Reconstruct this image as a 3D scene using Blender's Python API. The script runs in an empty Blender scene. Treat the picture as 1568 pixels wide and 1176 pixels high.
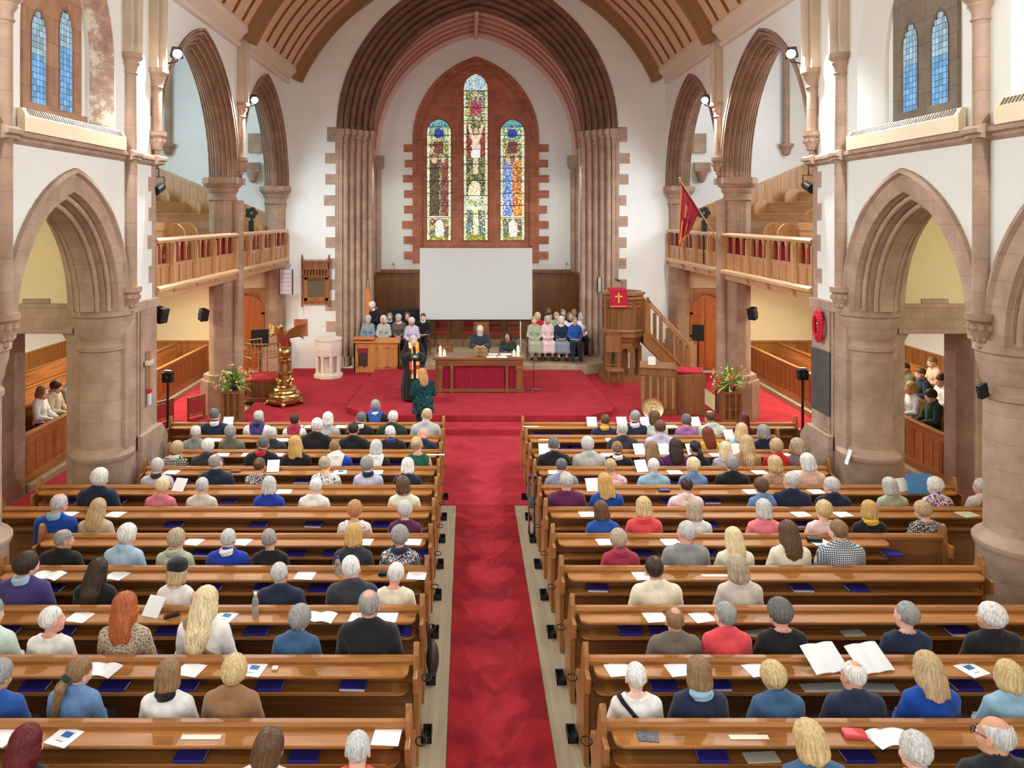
import bpy, bmesh, math, random
import numpy as np
from mathutils import Vector, Matrix, Euler
R = math.radians
PI = math.pi
S = bpy.context.scene
COL = S.collection
rnd = random.Random(7)
# ---------------------------------------------------------------- camera, world, exposure
FPX, PX, PY, CX, CZ = 1191.0, 716.0, 332.0, -0.3, 4.9
cam_d = bpy.data.cameras.new('camera'); cam = bpy.data.objects.new('camera', cam_d); COL.objects.link(cam)
cam.location = (CX, 0, CZ); cam.rotation_euler = (R(90), 0, 0)
cam_d.sensor_width = 36; cam_d.lens = 36*FPX/1568
cam_d.shift_x = (784-PX)/1568; cam_d.shift_y = (PY-588)/1568
cam_d.clip_start = 0.05; cam_d.clip_end = 100
S.camera = cam
def at(px, Y): return (px-PX)*Y/FPX + CX          # world x of an image column at depth Y
def zat(py, Y): return CZ - (py-PY)*Y/FPX
S.view_settings.view_transform = 'Standard'; S.view_settings.look = 'None'
S.view_settings.gamma = 1; S.view_settings.exposure = 0.0
S.view_settings.use_curve_mapping = False
W_ = bpy.data.worlds.new('world'); S.world = W_; W_.use_nodes = True
_nt = W_.node_tree; _bg = _nt.nodes['Background']; _bg.inputs[1].default_value = 2.3
_tc = _nt.nodes.new('ShaderNodeTexCoord'); _sp = _nt.nodes.new('ShaderNodeSeparateXYZ'); _rp = _nt.nodes.new('ShaderNodeValToRGB')
_nt.links.new(_tc.outputs['Generated'], _sp.inputs[0]); _nt.links.new(_sp.outputs[2], _rp.inputs[0]); _nt.links.new(_rp.outputs[0], _bg.inputs[0])
_rp.color_ramp.elements[0].position = 0.0; _rp.color_ramp.elements[0].color = (0.30, 0.26, 0.22, 1)      # dim ground below the horizon, bright sky above
_rp.color_ramp.elements[1].position = 0.08; _rp.color_ramp.elements[1].color = (0.90, 0.96, 1.0, 1)
def area(name, loc, rot, sx, sy, power, col=(1, 1, 1), shape='RECTANGLE', spread=180):
    d = bpy.data.lights.new(name, 'AREA'); d.shape = shape; d.size = sx; d.size_y = sy; d.energy = power; d.color = col
    d.spread = R(spread)
    o = bpy.data.objects.new(name, d); COL.objects.link(o); o.location = loc; o.rotation_euler = rot
    return o
def aim(o, tgt):
    o.rotation_euler = (Vector(tgt)-o.location).to_track_quat('-Z', 'Y').to_euler()
# daylight of the clerestory (nave bays) and transept windows
for s in (-1, 1):
    for y in (4.05, 7.55):
        area('clerestory_daylight', (s*5.85, y, 7.3), (0, s*R(90), 0), 2.0, 1.6, 165, (0.88, 0.95, 1.0))
    area('transept_daylight', (s*11.3, 18.6, 7.6), (0, s*R(80), 0), 2.6, 4.0, 420 if s > 0 else 380, (0.80, 0.91, 1.0) if s > 0 else (0.58, 0.85, 1.0))
    area('gallery_underside_fill', (s*8.3, 20.5, 3.15), (0, 0, 0), 0.5, 3.0, 235, (0.98, 0.90, 0.66))  # unseen warm fill, added to lift the shaded space below the gallery
    area('gallery_underside_fill', (s*8.3, 17.6, 3.15), (0, 0, 0), 0.5, 2.0, 100, (0.98, 0.90, 0.66))
    area('aisle_fill', (s*8.1, 10.6, 5.7), (0, 0, 0), 0.4, 1.2, 52, (0.98, 0.9, 0.68))  # unseen warm fill added over the aisle, no fixture built
    area('aisle_fill', (s*8.1, 6.6, 5.7), (0, 0, 0), 0.4, 1.2, 52, (0.98, 0.9, 0.68))
    area('chancel_fill', (s*2.9, 25.8, 6.6), (0, 0, 0), 0.3, 0.3, 42, (1, 0.98, 0.90))  # unseen fill light, added to keep the chancel bright
# ---------------------------------------------------------------- materials
def lin(c):
    return tuple(((v/255)/12.92 if v/255 <= 0.04045 else ((v/255+0.055)/1.055)**2.4) for v in c)
def mix(a, b, t): return tuple(x+(y-x)*t for x, y in zip(a, b))
MATS = {}
class NT:
    def __init__(s, m): s.m = m; s.t = m.node_tree; s.n = s.t.nodes; s.l = s.t.links; s.b = s.n['Principled BSDF']
    def add(s, typ, **kw):
        n = s.n.new(typ)
        for k, v in kw.items():
            if k.startswith('_'): setattr(n, k[1:], v)
            else: n.inputs[k.replace('__', ' ')].default_value = v
        return n
    def link(s, a, b): s.l.new(a, b)
def newmat(name):
    m = bpy.data.materials.new(name); m.use_nodes = True
    return m, NT(m)
def plain(name, rgb, rough=0.6, metal=0.0, spec=0.4, var=0.0, scale=8, bump=0.0, bscale=60, stretch=(1, 1, 1), emit=None, sheen=0):
    if name in MATS: return MATS[name]
    m, k = newmat(name)
    c = lin(rgb)
    k.b.inputs['Base Color'].default_value = (*c, 1); k.b.inputs['Roughness'].default_value = rough
    k.b.inputs['Metallic'].default_value = metal; k.b.inputs['Specular IOR Level'].default_value = spec
    if sheen: k.b.inputs['Sheen Weight'].default_value = sheen
    if var or bump:
        co = k.add('ShaderNodeTexCoord'); mp = k.add('ShaderNodeMapping'); mp.inputs['Scale'].default_value = stretch
        k.link(co.outputs['Object'], mp.inputs[0])
    if var:
        nz = k.add('ShaderNodeTexNoise', Scale=scale, Detail=5.0); k.link(mp.outputs[0], nz.inputs['Vector'])
        r = k.add('ShaderNodeValToRGB'); r.color_ramp.elements[0].position = 0.3; r.color_ramp.elements[1].position = 0.7
        r.color_ramp.elements[0].color = (*[v*(1-var) for v in c], 1); r.color_ramp.elements[1].color = (*[min(1, v*(1+var)) for v in c], 1)
        k.link(nz.outputs[0], r.inputs[0]); k.link(r.outputs[0], k.b.inputs['Base Color'])
    if bump:
        n2 = k.add('ShaderNodeTexNoise', Scale=bscale, Detail=4.0); k.link(mp.outputs[0], n2.inputs['Vector'])
        bp = k.add('ShaderNodeBump', Strength=bump, Distance=0.01); k.link(n2.outputs[0], bp.inputs['Height']); k.link(bp.outputs[0], k.b.inputs['Normal'])
    if emit:
        k.b.inputs['Emission Color'].default_value = (*lin(emit[0]), 1); k.b.inputs['Emission Strength'].default_value = emit[1]
    MATS[name] = m
    return m
def stone(name, rgb, rgb2, joint, bw=0.9, bh=0.32, mortar=0.006, rough=0.85, joints=True):
    m, k = newmat(name)
    g = k.add('ShaderNodeNewGeometry'); sp = k.add('ShaderNodeSeparateXYZ'); k.link(g.outputs['Position'], sp.inputs[0])
    ad = k.add('ShaderNodeMath', _operation='ADD'); k.link(sp.outputs[0], ad.inputs[0]); k.link(sp.outputs[1], ad.inputs[1])
    cb = k.add('ShaderNodeCombineXYZ'); k.link(ad.outputs[0], cb.inputs[0]); k.link(sp.outputs[2], cb.inputs[1])
    br = k.add('ShaderNodeTexBrick', Scale=1.0); br.inputs['Brick Width'].default_value = bw; br.inputs['Row Height'].default_value = bh
    br.inputs['Mortar Size'].default_value = mortar; br.inputs['Mortar Smooth'].default_value = 0.3
    br.inputs['Color1'].default_value = (*lin(rgb), 1); br.inputs['Color2'].default_value = (*lin(rgb2), 1); br.inputs['Mortar'].default_value = (*lin(joint), 1)
    k.link(cb.outputs[0], br.inputs['Vector'])
    nz = k.add('ShaderNodeTexNoise', Scale=2.2, Detail=8.0, Roughness=0.65); k.link(g.outputs['Position'], nz.inputs['Vector'])
    r = k.add('ShaderNodeValToRGB'); r.color_ramp.elements[0].position = 0.32; r.color_ramp.elements[1].position = 0.7
    r.color_ramp.elements[0].color = (0.72, 0.70, 0.68, 1); r.color_ramp.elements[1].color = (1.12, 1.1, 1.08, 1)
    k.link(nz.outputs[0], r.inputs[0])
    mx = k.add('ShaderNodeMix', _data_type='RGBA', _blend_type='MULTIPLY'); mx.inputs[0].default_value = 1
    k.link(br.outputs['Color'], mx.inputs[6]); k.link(r.outputs[0], mx.inputs[7]); k.link(mx.outputs[2], k.b.inputs['Base Color'])
    n2 = k.add('ShaderNodeTexNoise', Scale=45.0, Detail=4.0); k.link(g.outputs['Position'], n2.inputs['Vector'])
    bp = k.add('ShaderNodeBump', Strength=0.25, Distance=0.01); k.link(n2.outputs[0], bp.inputs['Height']); k.link(bp.outputs[0], k.b.inputs['Normal'])
    k.b.inputs['Roughness'].default_value = rough; k.b.inputs['Specular IOR Level'].default_value = 0.2
    MATS[name] = m
    return m
def wood(name, rgb, rgb2, axis=0, rough=0.35, scale=1.0, spec=0.5):
    m, k = newmat(name)
    co = k.add('ShaderNodeTexCoord'); mp = k.add('ShaderNodeMapping')
    sc = [14*scale]*3; sc[axis] = 0.7*scale; mp.inputs['Scale'].default_value = sc
    k.link(co.outputs['Object'], mp.inputs[0])
    nz = k.add('ShaderNodeTexNoise', Scale=1.0, Detail=7.0, Roughness=0.6, Distortion=0.6); k.link(mp.outputs[0], nz.inputs['Vector'])
    r = k.add('ShaderNodeValToRGB'); r.color_ramp.elements[0].position = 0.3; r.color_ramp.elements[1].position = 0.7
    r.color_ramp.elements[0].color = (*lin(rgb2), 1); r.color_ramp.elements[1].color = (*lin(rgb), 1)
    k.link(nz.outputs[0], r.inputs[0]); k.link(r.outputs[0], k.b.inputs['Base Color'])
    k.b.inputs['Roughness'].default_value = rough; k.b.inputs['Specular IOR Level'].default_value = spec
    MATS[name] = m
    return m
PLASTER = plain('cream_plaster', (236, 238, 233), 0.9, spec=0.15, var=0.03, scale=0.8, bump=0.06, bscale=25)
PLASTER_TAN = plain('tan_plaster', (238, 222, 180), 0.9, spec=0.15, var=0.04, scale=0.8)
PLASTER_WHITE = plain('white_plaster', (240, 239, 236), 0.9, spec=0.15, var=0.02, scale=0.8)
SAND = stone('pink_sandstone', (192, 166, 148), (182, 156, 138), (172, 146, 128))
SAND_DK = stone('dimmed_brown_sandstone', (138, 108, 90), (124, 95, 78), (108, 82, 67), 0.6, 0.3)  # chancel arch stone; part of its dark colour stands for dim light
SAND_SHAFT = stone('shaft_sandstone', (188, 160, 140), (174, 146, 126), (162, 134, 116), 3.0, 0.4)
SAND_MID = stone('mid_sandstone', (172, 142, 122), (156, 127, 108), (140, 114, 96), 0.6, 0.3)
RED_STONE = stone('red_sandstone', (190, 124, 100), (176, 112, 90), (198, 144, 122), 0.7, 0.3, 0.008)
PINK_PAINT = plain('pink_painted_vault', (226, 188, 176), 0.8, spec=0.2)
PINK_DK = plain('dark_pink_rib', (176, 128, 114), 0.8, spec=0.2)
OAK = wood('oak_along_x', (196, 130, 70), (140, 84, 40), 0)
OAK_Y = wood('oak_along_y', (196, 130, 70), (140, 84, 40), 1)
OAK_V = wood('oak_upright', (190, 126, 68), (138, 84, 42), 2)
OAK_DK = wood('dark_oak_upright', (156, 104, 62), (116, 74, 42), 2)
OAK_PALE = wood('pale_oak', (204, 158, 108), (170, 122, 76), 2)
OAK_PALE_Y = wood('pale_oak_rail', (222, 188, 142), (194, 154, 108), 1)
RIBST = plain('pale_rib_stone', (206, 188, 166), 0.85, spec=0.2, var=0.06, scale=3)
CEIL = plain('boarded_ceiling', (228, 196, 158), 0.7, spec=0.25, var=0.10, scale=14, stretch=(1, 6, 1))
CEIL_DK = plain('dark_ceiling_rib', (134, 98, 70), 0.7, spec=0.25)
CEIL_RIB = plain('stained_rib', (158, 122, 88), 0.7, spec=0.25, var=0.08)
BLACK = plain('black_metal', (22, 22, 24), 0.45)
WHITE = plain('white_paint', (235, 233, 228), 0.5)
BRASS = plain('brass', (190, 160, 104), 0.3, metal=1.0, var=0.12, scale=30)
PALEBRASS = plain('pale_brass', (232, 212, 160), 0.38, metal=0.75)
def carpet(name, rgb, var=0.16):
    m, k = newmat(name)
    g = k.add('ShaderNodeNewGeometry')
    vo = k.add('ShaderNodeTexNoise', Scale=1.6, Detail=3.0, Distortion=1.2); k.link(g.outputs['Position'], vo.inputs['Vector'])
    r = k.add('ShaderNodeValToRGB'); r.color_ramp.elements[0].position = 0.4; r.color_ramp.elements[1].position = 0.6
    c = lin(rgb); r.color_ramp.elements[0].color = (*[v*(1-var) for v in c], 1); r.color_ramp.elements[1].color = (*[v*(1+var) for v in c], 1)
    k.link(vo.outputs[0], r.inputs[0])
    n2 = k.add('ShaderNodeTexNoise', Scale=240.0, Detail=2.0); k.link(g.outputs['Position'], n2.inputs['Vector'])
    bp = k.add('ShaderNodeBump', Strength=0.4, Distance=0.006); k.link(n2.outputs[0], bp.inputs['Height']); k.link(bp.outputs[0], k.b.inputs['Normal'])
    k.link(r.outputs[0], k.b.inputs['Base Color']); k.b.inputs['Roughness'].default_value = 0.95; k.b.inputs['Specular IOR Level'].default_value = 0.1
    MATS[name] = m
    return m
CARPET = carpet('red_carpet', (164, 48, 58), 0.10)
CARPET_AISLE = carpet('red_aisle_carpet', (142, 34, 44), 0.2)
FLOORM = wood('pale_floor_boards', (172, 158, 132), (146, 132, 106), 1, 0.6)
# ---------------------------------------------------------------- mesh builder
class MB:
    def __init__(s): s.v = []; s.f = []; s.m = []; s.cur = 0
    def mat(s, i): s.cur = i; return s
    def add(s, vs, fs):
        o = len(s.v); s.v.extend([tuple(p) for p in vs])
        for f in fs: s.f.append(tuple(i+o for i in f)); s.m.append(s.cur)
        return s
    def box(s, x0, x1, y0, y1, z0, z1):
        if x0 > x1: x0, x1 = x1, x0
        if y0 > y1: y0, y1 = y1, y0
        if z0 > z1: z0, z1 = z1, z0
        return s.add([(x0, y0, z0), (x1, y0, z0), (x1, y1, z0), (x0, y1, z0), (x0, y0, z1), (x1, y0, z1), (x1, y1, z1), (x0, y1, z1)],
                     [(0, 3, 2, 1), (4, 5, 6, 7), (0, 1, 5, 4), (1, 2, 6, 5), (2, 3, 7, 6), (3, 0, 4, 7)])
    def cbox(s, c, d): return s.box(c[0]-d[0]/2, c[0]+d[0]/2, c[1]-d[1]/2, c[1]+d[1]/2, c[2]-d[2]/2, c[2]+d[2]/2)
    def obox(s, c, d, rot):
        M = Euler(rot).to_matrix(); c = Vector(c)
        vs = [c+M @ Vector((x*d[0]/2, y*d[1]/2, z*d[2]/2)) for z in (-1, 1) for x, y in ((-1, -1), (1, -1), (1, 1), (-1, 1))]
        return s.add(vs, [(0, 3, 2, 1), (4, 5, 6, 7), (0, 1, 5, 4), (1, 2, 6, 5), (2, 3, 7, 6), (3, 0, 4, 7)])
    def prism(s, poly, a, b, axis):                 # 2D polygon pushed along an axis (0: poly=(y,z), 1: (x,z), 2: (x,y))
        def P(p, t):
            return (t, p[0], p[1]) if axis == 0 else (p[0], t, p[1]) if axis == 1 else (p[0], p[1], t)
        n = len(poly); vs = [P(p, a) for p in poly]+[P(p, b) for p in poly]
        fs = [tuple(range(n))[::-1], tuple(range(n, 2*n))]+[(i, (i+1) % n, n+(i+1) % n, n+i) for i in range(n)]
        return s.add(vs, fs)
    def tube(s, pts, r, n=8, cap=True):
        pts = [Vector(p) for p in pts]; k = len(pts)
        rs = r if isinstance(r, (list, tuple)) else [r]*k
        vs = []; prev = None
        for i, p in enumerate(pts):
            t = (pts[min(i+1, k-1)]-pts[max(i-1, 0)])
            t = t.normalized() if t.length > 1e-9 else Vector((0, 0, 1))
            u = t.orthogonal().normalized() if prev is None else (prev-t*prev.dot(t)).normalized()
            prev = u; w = t.cross(u)
            for j in range(n):
                a = 2*PI*j/n; vs.append(p+(u*math.cos(a)+w*math.sin(a))*rs[i])
        fs = [(i*n+j, i*n+(j+1) % n, (i+1)*n+(j+1) % n, (i+1)*n+j) for i in range(k-1) for j in range(n)]
        if cap: fs += [tuple(range(n))[::-1], tuple(range((k-1)*n, k*n))]
        return s.add(vs, fs)
    def lathe(s, prof, c=(0, 0, 0), n=24, a0=0, a1=2*PI, sx=1, sy=1):   # prof: (radius, z)
        full = abs(a1-a0-2*PI) < 1e-6; m = n if full else n+1; vs = []
        for r, z in prof:
            for j in range(m):
                a = a0+(a1-a0)*j/n; vs.append((c[0]+r*math.cos(a)*sx, c[1]+r*math.sin(a)*sy, c[2]+z))
        fs = []
        for i in range(len(prof)-1):
            for j in range(n):
                j2 = (j+1) % m
                fs.append((i*m+j, i*m+j2, (i+1)*m+j2, (i+1)*m+j))
        if full:
            if prof[0][0] > 1e-4: fs.append(tuple(range(m))[::-1])
            if prof[-1][0] > 1e-4: fs.append(tuple(range((len(prof)-1)*m, len(prof)*m)))
        return s.add(vs, fs)
    def sphere(s, c, r, n=12, sc=(1, 1, 1)):
        k = max(4, n//2)
        return s.lathe([(max(1e-5, r*math.sin(PI*i/k)), -r*math.cos(PI*i/k)) for i in range(k+1)] if sc == (1, 1, 1) else
                       [(max(1e-5, r*math.sin(PI*i/k)), -r*sc[2]*math.cos(PI*i/k)) for i in range(k+1)], c, n, 0, 2*PI, sc[0], sc[1])
    def grid(s, rows, close=False):                 # rows: equal-length point lists
        n = len(rows[0]); vs = [p for r in rows for p in r]
        fs = []
        for i in range(len(rows)-1):
            for j in range(n if close else n-1):
                j2 = (j+1) % n
                fs.append((i*n+j, i*n+j2, (i+1)*n+j2, (i+1)*n+j))
        return s.add(vs, fs)
    def build(s, name, mats, parent=None, smooth=None, bevel=0.0, loc=None, seg=2):
        me = bpy.data.meshes.new(name); me.from_pydata([tuple(p) for p in s.v], [], s.f)
        if not isinstance(mats, (list, tuple)): mats = [mats]
        for m in mats: me.materials.append(m)
        me.polygons.foreach_set('material_index', s.m)
        bm = bmesh.new(); bm.from_mesh(me); bmesh.ops.recalc_face_normals(bm, faces=bm.faces); bm.to_mesh(me); bm.free()
        o = bpy.data.objects.new(name, me); COL.objects.link(o)
        if smooth is not None:
            me.polygons.foreach_set('use_smooth', [True]*len(me.polygons))
            me.set_sharp_from_angle(angle=R(smooth))
        if bevel:
            b = o.modifiers.new('bevel', 'BEVEL'); b.width = bevel; b.segments = seg; b.limit_method = 'ANGLE'; b.angle_limit = R(40)
        if parent is not None: o.parent = parent
        if loc is not None: o.location = loc
        return o
def tag(o, label=None, cat=None, group=None, kind=None):
    if label: o['label'] = label
    if cat: o['category'] = cat
    if group: o['group'] = group
    if kind: o['kind'] = kind
    return o
def empty(name, loc=(0, 0, 0), rz=0.0, label=None, cat=None, group=None, kind=None, scale=1.0):
    o = bpy.data.objects.new(name, None); COL.objects.link(o); o.location = loc; o.rotation_euler = (0, 0, rz); o.empty_display_size = 0.1
    if scale != 1.0: o.scale = (scale,)*3
    return tag(o, label, cat, group, kind)
def struct(mb, name, mats, **kw):
    return tag(mb.build(name, mats, **kw), kind='structure')
def copy_tree(o, parent=None):
    c = o.copy(); COL.objects.link(c); c.parent = parent
    for ch in o.children: copy_tree(ch, c)
    return c
# ---------------------------------------------------------------- setting: arches and walls
def arch_curve(w, c, spring, inset=0.0, n=14, bottom=None):     # two-centred arch outline (u, z), left foot -> apex -> right foot
    Rr = w+c-inset; tm = math.acos(min(1, c/Rr)) if c > 0 else PI/2
    right = [(-c+Rr*math.cos(tm*i/n), spring+Rr*math.sin(tm*i/n)) for i in range(n+1)]
    pts = [(-u, z) for u, z in right][:-1]+[(0.0, right[-1][1])]+right[:-1][::-1]
    if bottom is not None: pts = [(pts[0][0], bottom)]+pts+[(pts[-1][0], bottom)]
    return pts
def c_for(w, h): return (h*h-w*w)/(2*w)
def sweep_arch(mb, M, w, c, spring, prof, bottom=None, n=14):   # prof: (inset, depth); M(u, z, d) -> xyz
    mb.grid([[M(u, z, d) for u, z in arch_curve(w, c, spring, i, n, bottom)] for i, d in prof])
def wall_arches(mb, M, u0, u1, z0, z1, arches, d=0.0, n=14):    # flat face with arched openings (uc, w, c, spring, bottom)
    cur = u0
    for uc, w, c, sp, bot in arches:
        mb.add([M(cur, z0, d), M(uc-w, z0, d), M(uc-w, z1, d), M(cur, z1, d)], [(0, 1, 2, 3)])
        pts = arch_curve(w, c, sp, 0, n)
        for (ua, za), (ub, zb) in zip(pts[:-1], pts[1:]):
            mb.add([M(uc+ua, za, d), M(uc+ub, zb, d), M(uc+ub, z1, d), M(uc+ua, z1, d)], [(0, 1, 2, 3)])
        if bot > z0+1e-6:
            mb.add([M(uc-w, z0, d), M(uc+w, z0, d), M(uc+w, bot, d), M(uc-w, bot, d)], [(0, 1, 2, 3)])
        cur = uc+w
    mb.add([M(cur, z0, d), M(u1, z0, d), M(u1, z1, d), M(cur, z1, d)], [(0, 1, 2, 3)])
def rolls(n, i0, i1, d0, d1, k=6):                              # n roll mouldings stepping inwards
    out = []
    for j in range(n):
        a = j/n; b = (j+1)/n
        ia, ib = i0+(i1-i0)*a, i0+(i1-i0)*b; da, db = d0+(d1-d0)*a, d0+(d1-d0)*b
        rr = min(ib-ia, db-da)*0.36; ci, cd = ia+(ib-ia)*0.5, da+(db-da)*0.42
        out += [(ia, da), (ia+(ib-ia)*0.1, da+(db-da)*0.62)]
        for q in range(k+1):
            t = PI*0.95-(PI*1.25)*q/k
            out.append((ci+rr*1.15*math.cos(t), cd-rr*math.sin(t)))
        out.append((ib-(ib-ia)*0.06, da+(db-da)*0.66)); out.append((ib, db))
    return out
WX, NT_, PIERX = 5.9, 0.8, 6.3
YW = 13.95                      # nave wall ends, transept opens
YC = 24.4                       # chancel wall
YB = 28.5                       # east wall
ARC_Y = [12.8, 9.3, 5.8, 2.3]   # arcade piers
TP = 19.05                      # transept pier
def MS(s): return lambda u, z, d: (s*(WX+d), u, z)
a_w, a_h, a_sp = 1.66, 2.08, 3.42
a_c = c_for(a_w, a_h)
for s, side in ((-1, 'left'), (1, 'right')):
    M = MS(s)
    # --- nave wall, lower zone
    mb = MB(); arches = [((ARC_Y[i]+ARC_Y[i+1])/2, a_w, a_c, a_sp, 0.0) for i in range(2, -1, -1)]
    arches.insert(0, (0.55, 1.66, a_c, a_sp, 0.0)) if False else None
    wall_arches(mb, M, 2.3, YW, a_sp, 5.9, [(a, b, c_, d, a_sp) for a, b, c_, d, e in arches])
    wall_arches(mb, M, 2.3, YW, a_sp, 5.9, [(a, b, c_, d, a_sp) for a, b, c_, d, e in arches], NT_)
    mb.add([M(YW, 0, 0), M(YW, 0, NT_), M(YW, 9.6, NT_), M(YW, 9.6, 0)], [(0, 1, 2, 3)])
    # --- nave wall, upper zone with window recesses
    rec = [((ARC_Y[i]+ARC_Y[i+1])/2, 1.36, c_for(1.36, 1.95), 7.3, 5.9) for i in range(2, -1, -1)]
    wall_arches(mb, M, 2.3, YW, 5.9, 10.2, rec)
    for uc, w, c, sp, b in rec:
        Mu = (lambda uc_: (lambda u, z, d: M(uc_+u, z, d)))(uc)
        sweep_arch(mb, Mu, w, c, sp, [(0, 0), (0.04, 0.0), (0.36, 0.27), (0.36, 0.32)], b)
        mb.add([M(uc-w, 5.9, 0.32), M(uc+w, 5.9, 0.32), M(uc+w, 9.6, 0.32), M(uc-w, 9.6, 0.32)], [(0, 1, 2, 3)])
        mb.add([M(uc-w, 5.9, 0), M(uc+w, 5.9, 0), M(uc+w, 5.9, 0.32), M(uc-w, 5.9, 0.32)], [(0, 1, 2, 3)])
    # --- transept arcade wall above the two tall arches
    tw, th, tsp = 2.5, 3.05, 5.8
    tc = c_for(tw, th)
    tarch = [(16.5, tw, tc, tsp, 5.8), (21.7, 2.5, c_for(2.5, th), tsp, 5.8)]
    for d in (0.0, 0.68):
        mb2 = mb
        cur = YW
        for uc, w, c, sp, b in tarch:
            for ua, ub in ((cur, uc-w),):
                mb2.add([M(ua, sp, d), M(ub, sp, d), M(ub, 10.2, d), M(ua, 10.2, d)], [(0, 1, 2, 3)])
            pts = arch_curve(w, c, sp)
            for (ua, za), (ub, zb) in zip(pts[:-1], pts[1:]):
                mb2.add([M(uc+ua, za, d), M(uc+ub, zb, d), M(uc+ub, 10.2, d), M(uc+ua, 10.2, d)], [(0, 1, 2, 3)])
            cur = uc+w
        mb2.add([M(cur, sp, d), M(YC, sp, d), M(YC, 10.2, d), M(cur, 10.2, d)], [(0, 1, 2, 3)])
    struct(mb, 'wall_'+side, PLASTER)
    # --- arch mouldings
    mb = MB()
    half = [(-0.09, -0.002), (-0.09, -0.06), (-0.03, -0.075), (0.0, -0.02), (0.24, -0.015), (0.25, 0.05)]+rolls(2, 0.26, 0.46, 0.06, 0.34)
    prof = half+[(i, NT_-d) for i, d in half[::-1]]
    for uc, w, c, sp, b in arches:
        Mu = (lambda uc_: (lambda u, z, d: M(uc_+u, z, d)))(uc)
        sweep_arch(mb, Mu, w, c, sp, prof, sp-0.02)
    struct(mb, 'arcade_arches', SAND, smooth=35)
    mb = MB()
    half = [(-0.05, -0.002), (-0.05, -0.04), (0.0, -0.04)]+rolls(4, 0.0, 0.40, -0.03, 0.33)
    prof = half+[(i, 0.68-d) for i, d in half[::-1]]
    for uc, w, c, sp, b in tarch:
        Mu = (lambda uc_: (lambda u, z, d: M(uc_+u, z, d)))(uc)
        sweep_arch(mb, Mu, w, c, sp, prof, sp)
    struct(mb, 'transept_arches', SAND_MID, smooth=35)
    # --- string course
    mb = MB()
    sc_ = [(0, 5.80), (0.07, 5.84), (0.05, 5.88), (0.11, 5.90), (0.11, 5.95), (0.03, 6.0), (0, 6.0)]
    mb.prism([(s*(WX-d), z) for d, z in sc_], 0.2, YW+0.08, 1)
    for y in ARC_Y+[YW-0.12]:
        mb.prism([(s*(WX-d-0.1*(d > 0)), z) for d, z in sc_], y-0.16, y+0.16, 1)
    struct(mb, 'trim_%d' % (1 if s < 0 else 2), SAND, smooth=30)
    # --- round arcade piers with capitals, bases
    for i, y in enumerate(ARC_Y):
        mb = MB(); r = 0.37
        zb = 0.0
        mb.lathe([(0.45, 0), (0.45, 0.92), (0.47, 0.96), (0.49, 1.0), (0.49, 1.04), (0.46, 1.08), (0.42, 1.1), (r, 1.16), (r, 2.72), (0.40, 2.74), (0.40, 2.80), (r, 2.83), (r, 2.90), (0.40, 2.95), (0.41, 3.05), (0.42, 3.1), (0.44, 3.14), (0.45, 3.22), (0.45, 3.27), (0.48, 3.30), (0.48, 3.44)], (s*PIERX, y, 0), 40)
        struct(mb, 'stone_pier', SAND, smooth=28)
    # --- flat wall end between the last pier and the transept (stone below, white above)
    mb = MB()
    mb.box(s*(WX-0.02), s*(WX+NT_+0.02), 12.7, YW+0.02, 0, 3.46)
    mb.box(s*(WX-0.06), s*(WX+0.02), 12.8, YW+0.04, 3.3, 3.46)
    mb.prism([(13.1, 0), (14.22, 0), (14.22, 0.95), (13.97, 1.2), (13.1, 1.2)], s*(WX-0.12), s*(WX+NT_), 0)
    for k, (y0, dy) in enumerate([(13.1, 0.06), (13.22, 0.06)]):
        mb.box(s*(WX-0.05), s*WX, y0, y0+dy, 0.95, 3.3)
    # quoins up the wall end
    z = 3.46; k = 0
    while z < 5.75:
        h = rnd.uniform(0.24, 0.34); wq = (0.16, 0.34)[k % 2]*rnd.uniform(0.85, 1.15)
        mb.box(s*(WX-0.004), s*(WX+0.1), YW-wq, YW+0.012, z, min(z+h, 5.8)); z += h; k += 1
    z = 3.5; k = 1
    while z < 5.75:
        h = rnd.uniform(0.24, 0.34); wq = (0.14, 0.24)[k % 2]
        mb.box(s*(WX-0.004), s*(WX+0.1), 12.75, 12.86+wq, z, min(z+h, 5.8)); z += h; k += 1
    z = 6.0
    for wq in (0.2, 0.12, 0.22, 0.14):
        mb.box(s*(WX-0.004), s*(WX+0.1), YW-wq, YW+0.012, z, z+0.34); z += 0.34
    struct(mb, 'wall_end_%s' % side, SAND, bevel=0.006)
    # --- vaulting shafts on carved corbels
    for y, zc, zt in [(v, 3.55, 7.45) for v in ARC_Y]+[(YW-0.1, 6.22, 7.4), (TP, 6.15, 7.55)]:
        mb = MB(); xx = s*(WX-0.06)
        mb.tube([(xx, y, zc+0.2), (xx, y, zt)], 0.095, 14)
        mb.lathe([(0.1, -0.22), (0.12, -0.2), (0.1, -0.17), (0.105, -0.1), (0.15, -0.03), (0.14, 0.0), (0.18, 0.04), (0.2, 0.06), (0.2, 0.13), (0.0001, 0.13)], (xx, y, zt), 16)
        mb.lathe([(0.0001, -0.26), (0.06, -0.2), (0.05, -0.14), (0.12, -0.06), (0.14, 0.04), (0.12, 0.08), (0.17, 0.12), (0.17, 0.2), (0.0001, 0.2)], (xx, y, zc), 16)
        for a in range(9):                       # carved leaves of the corbel
            t = a*2*PI/9
            mb.sphere((xx+0.12*math.cos(t), y+0.12*math.sin(t), zc+0.03), 0.05, 8)
            mb.sphere((xx+0.08*math.cos(t+.3), y+0.08*math.sin(t+.3), zc-0.11), 0.035, 8)
        # rib springer rising to the roof
        ztop = 9.8
        mb.mat(1)
        mb.prism([(y-0.17, zt+0.12), (y+0.17, zt+0.12), (y+0.2, ztop), (y-0.2, ztop)], s*(WX+0.02), s*(WX-0.15), 0)
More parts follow.
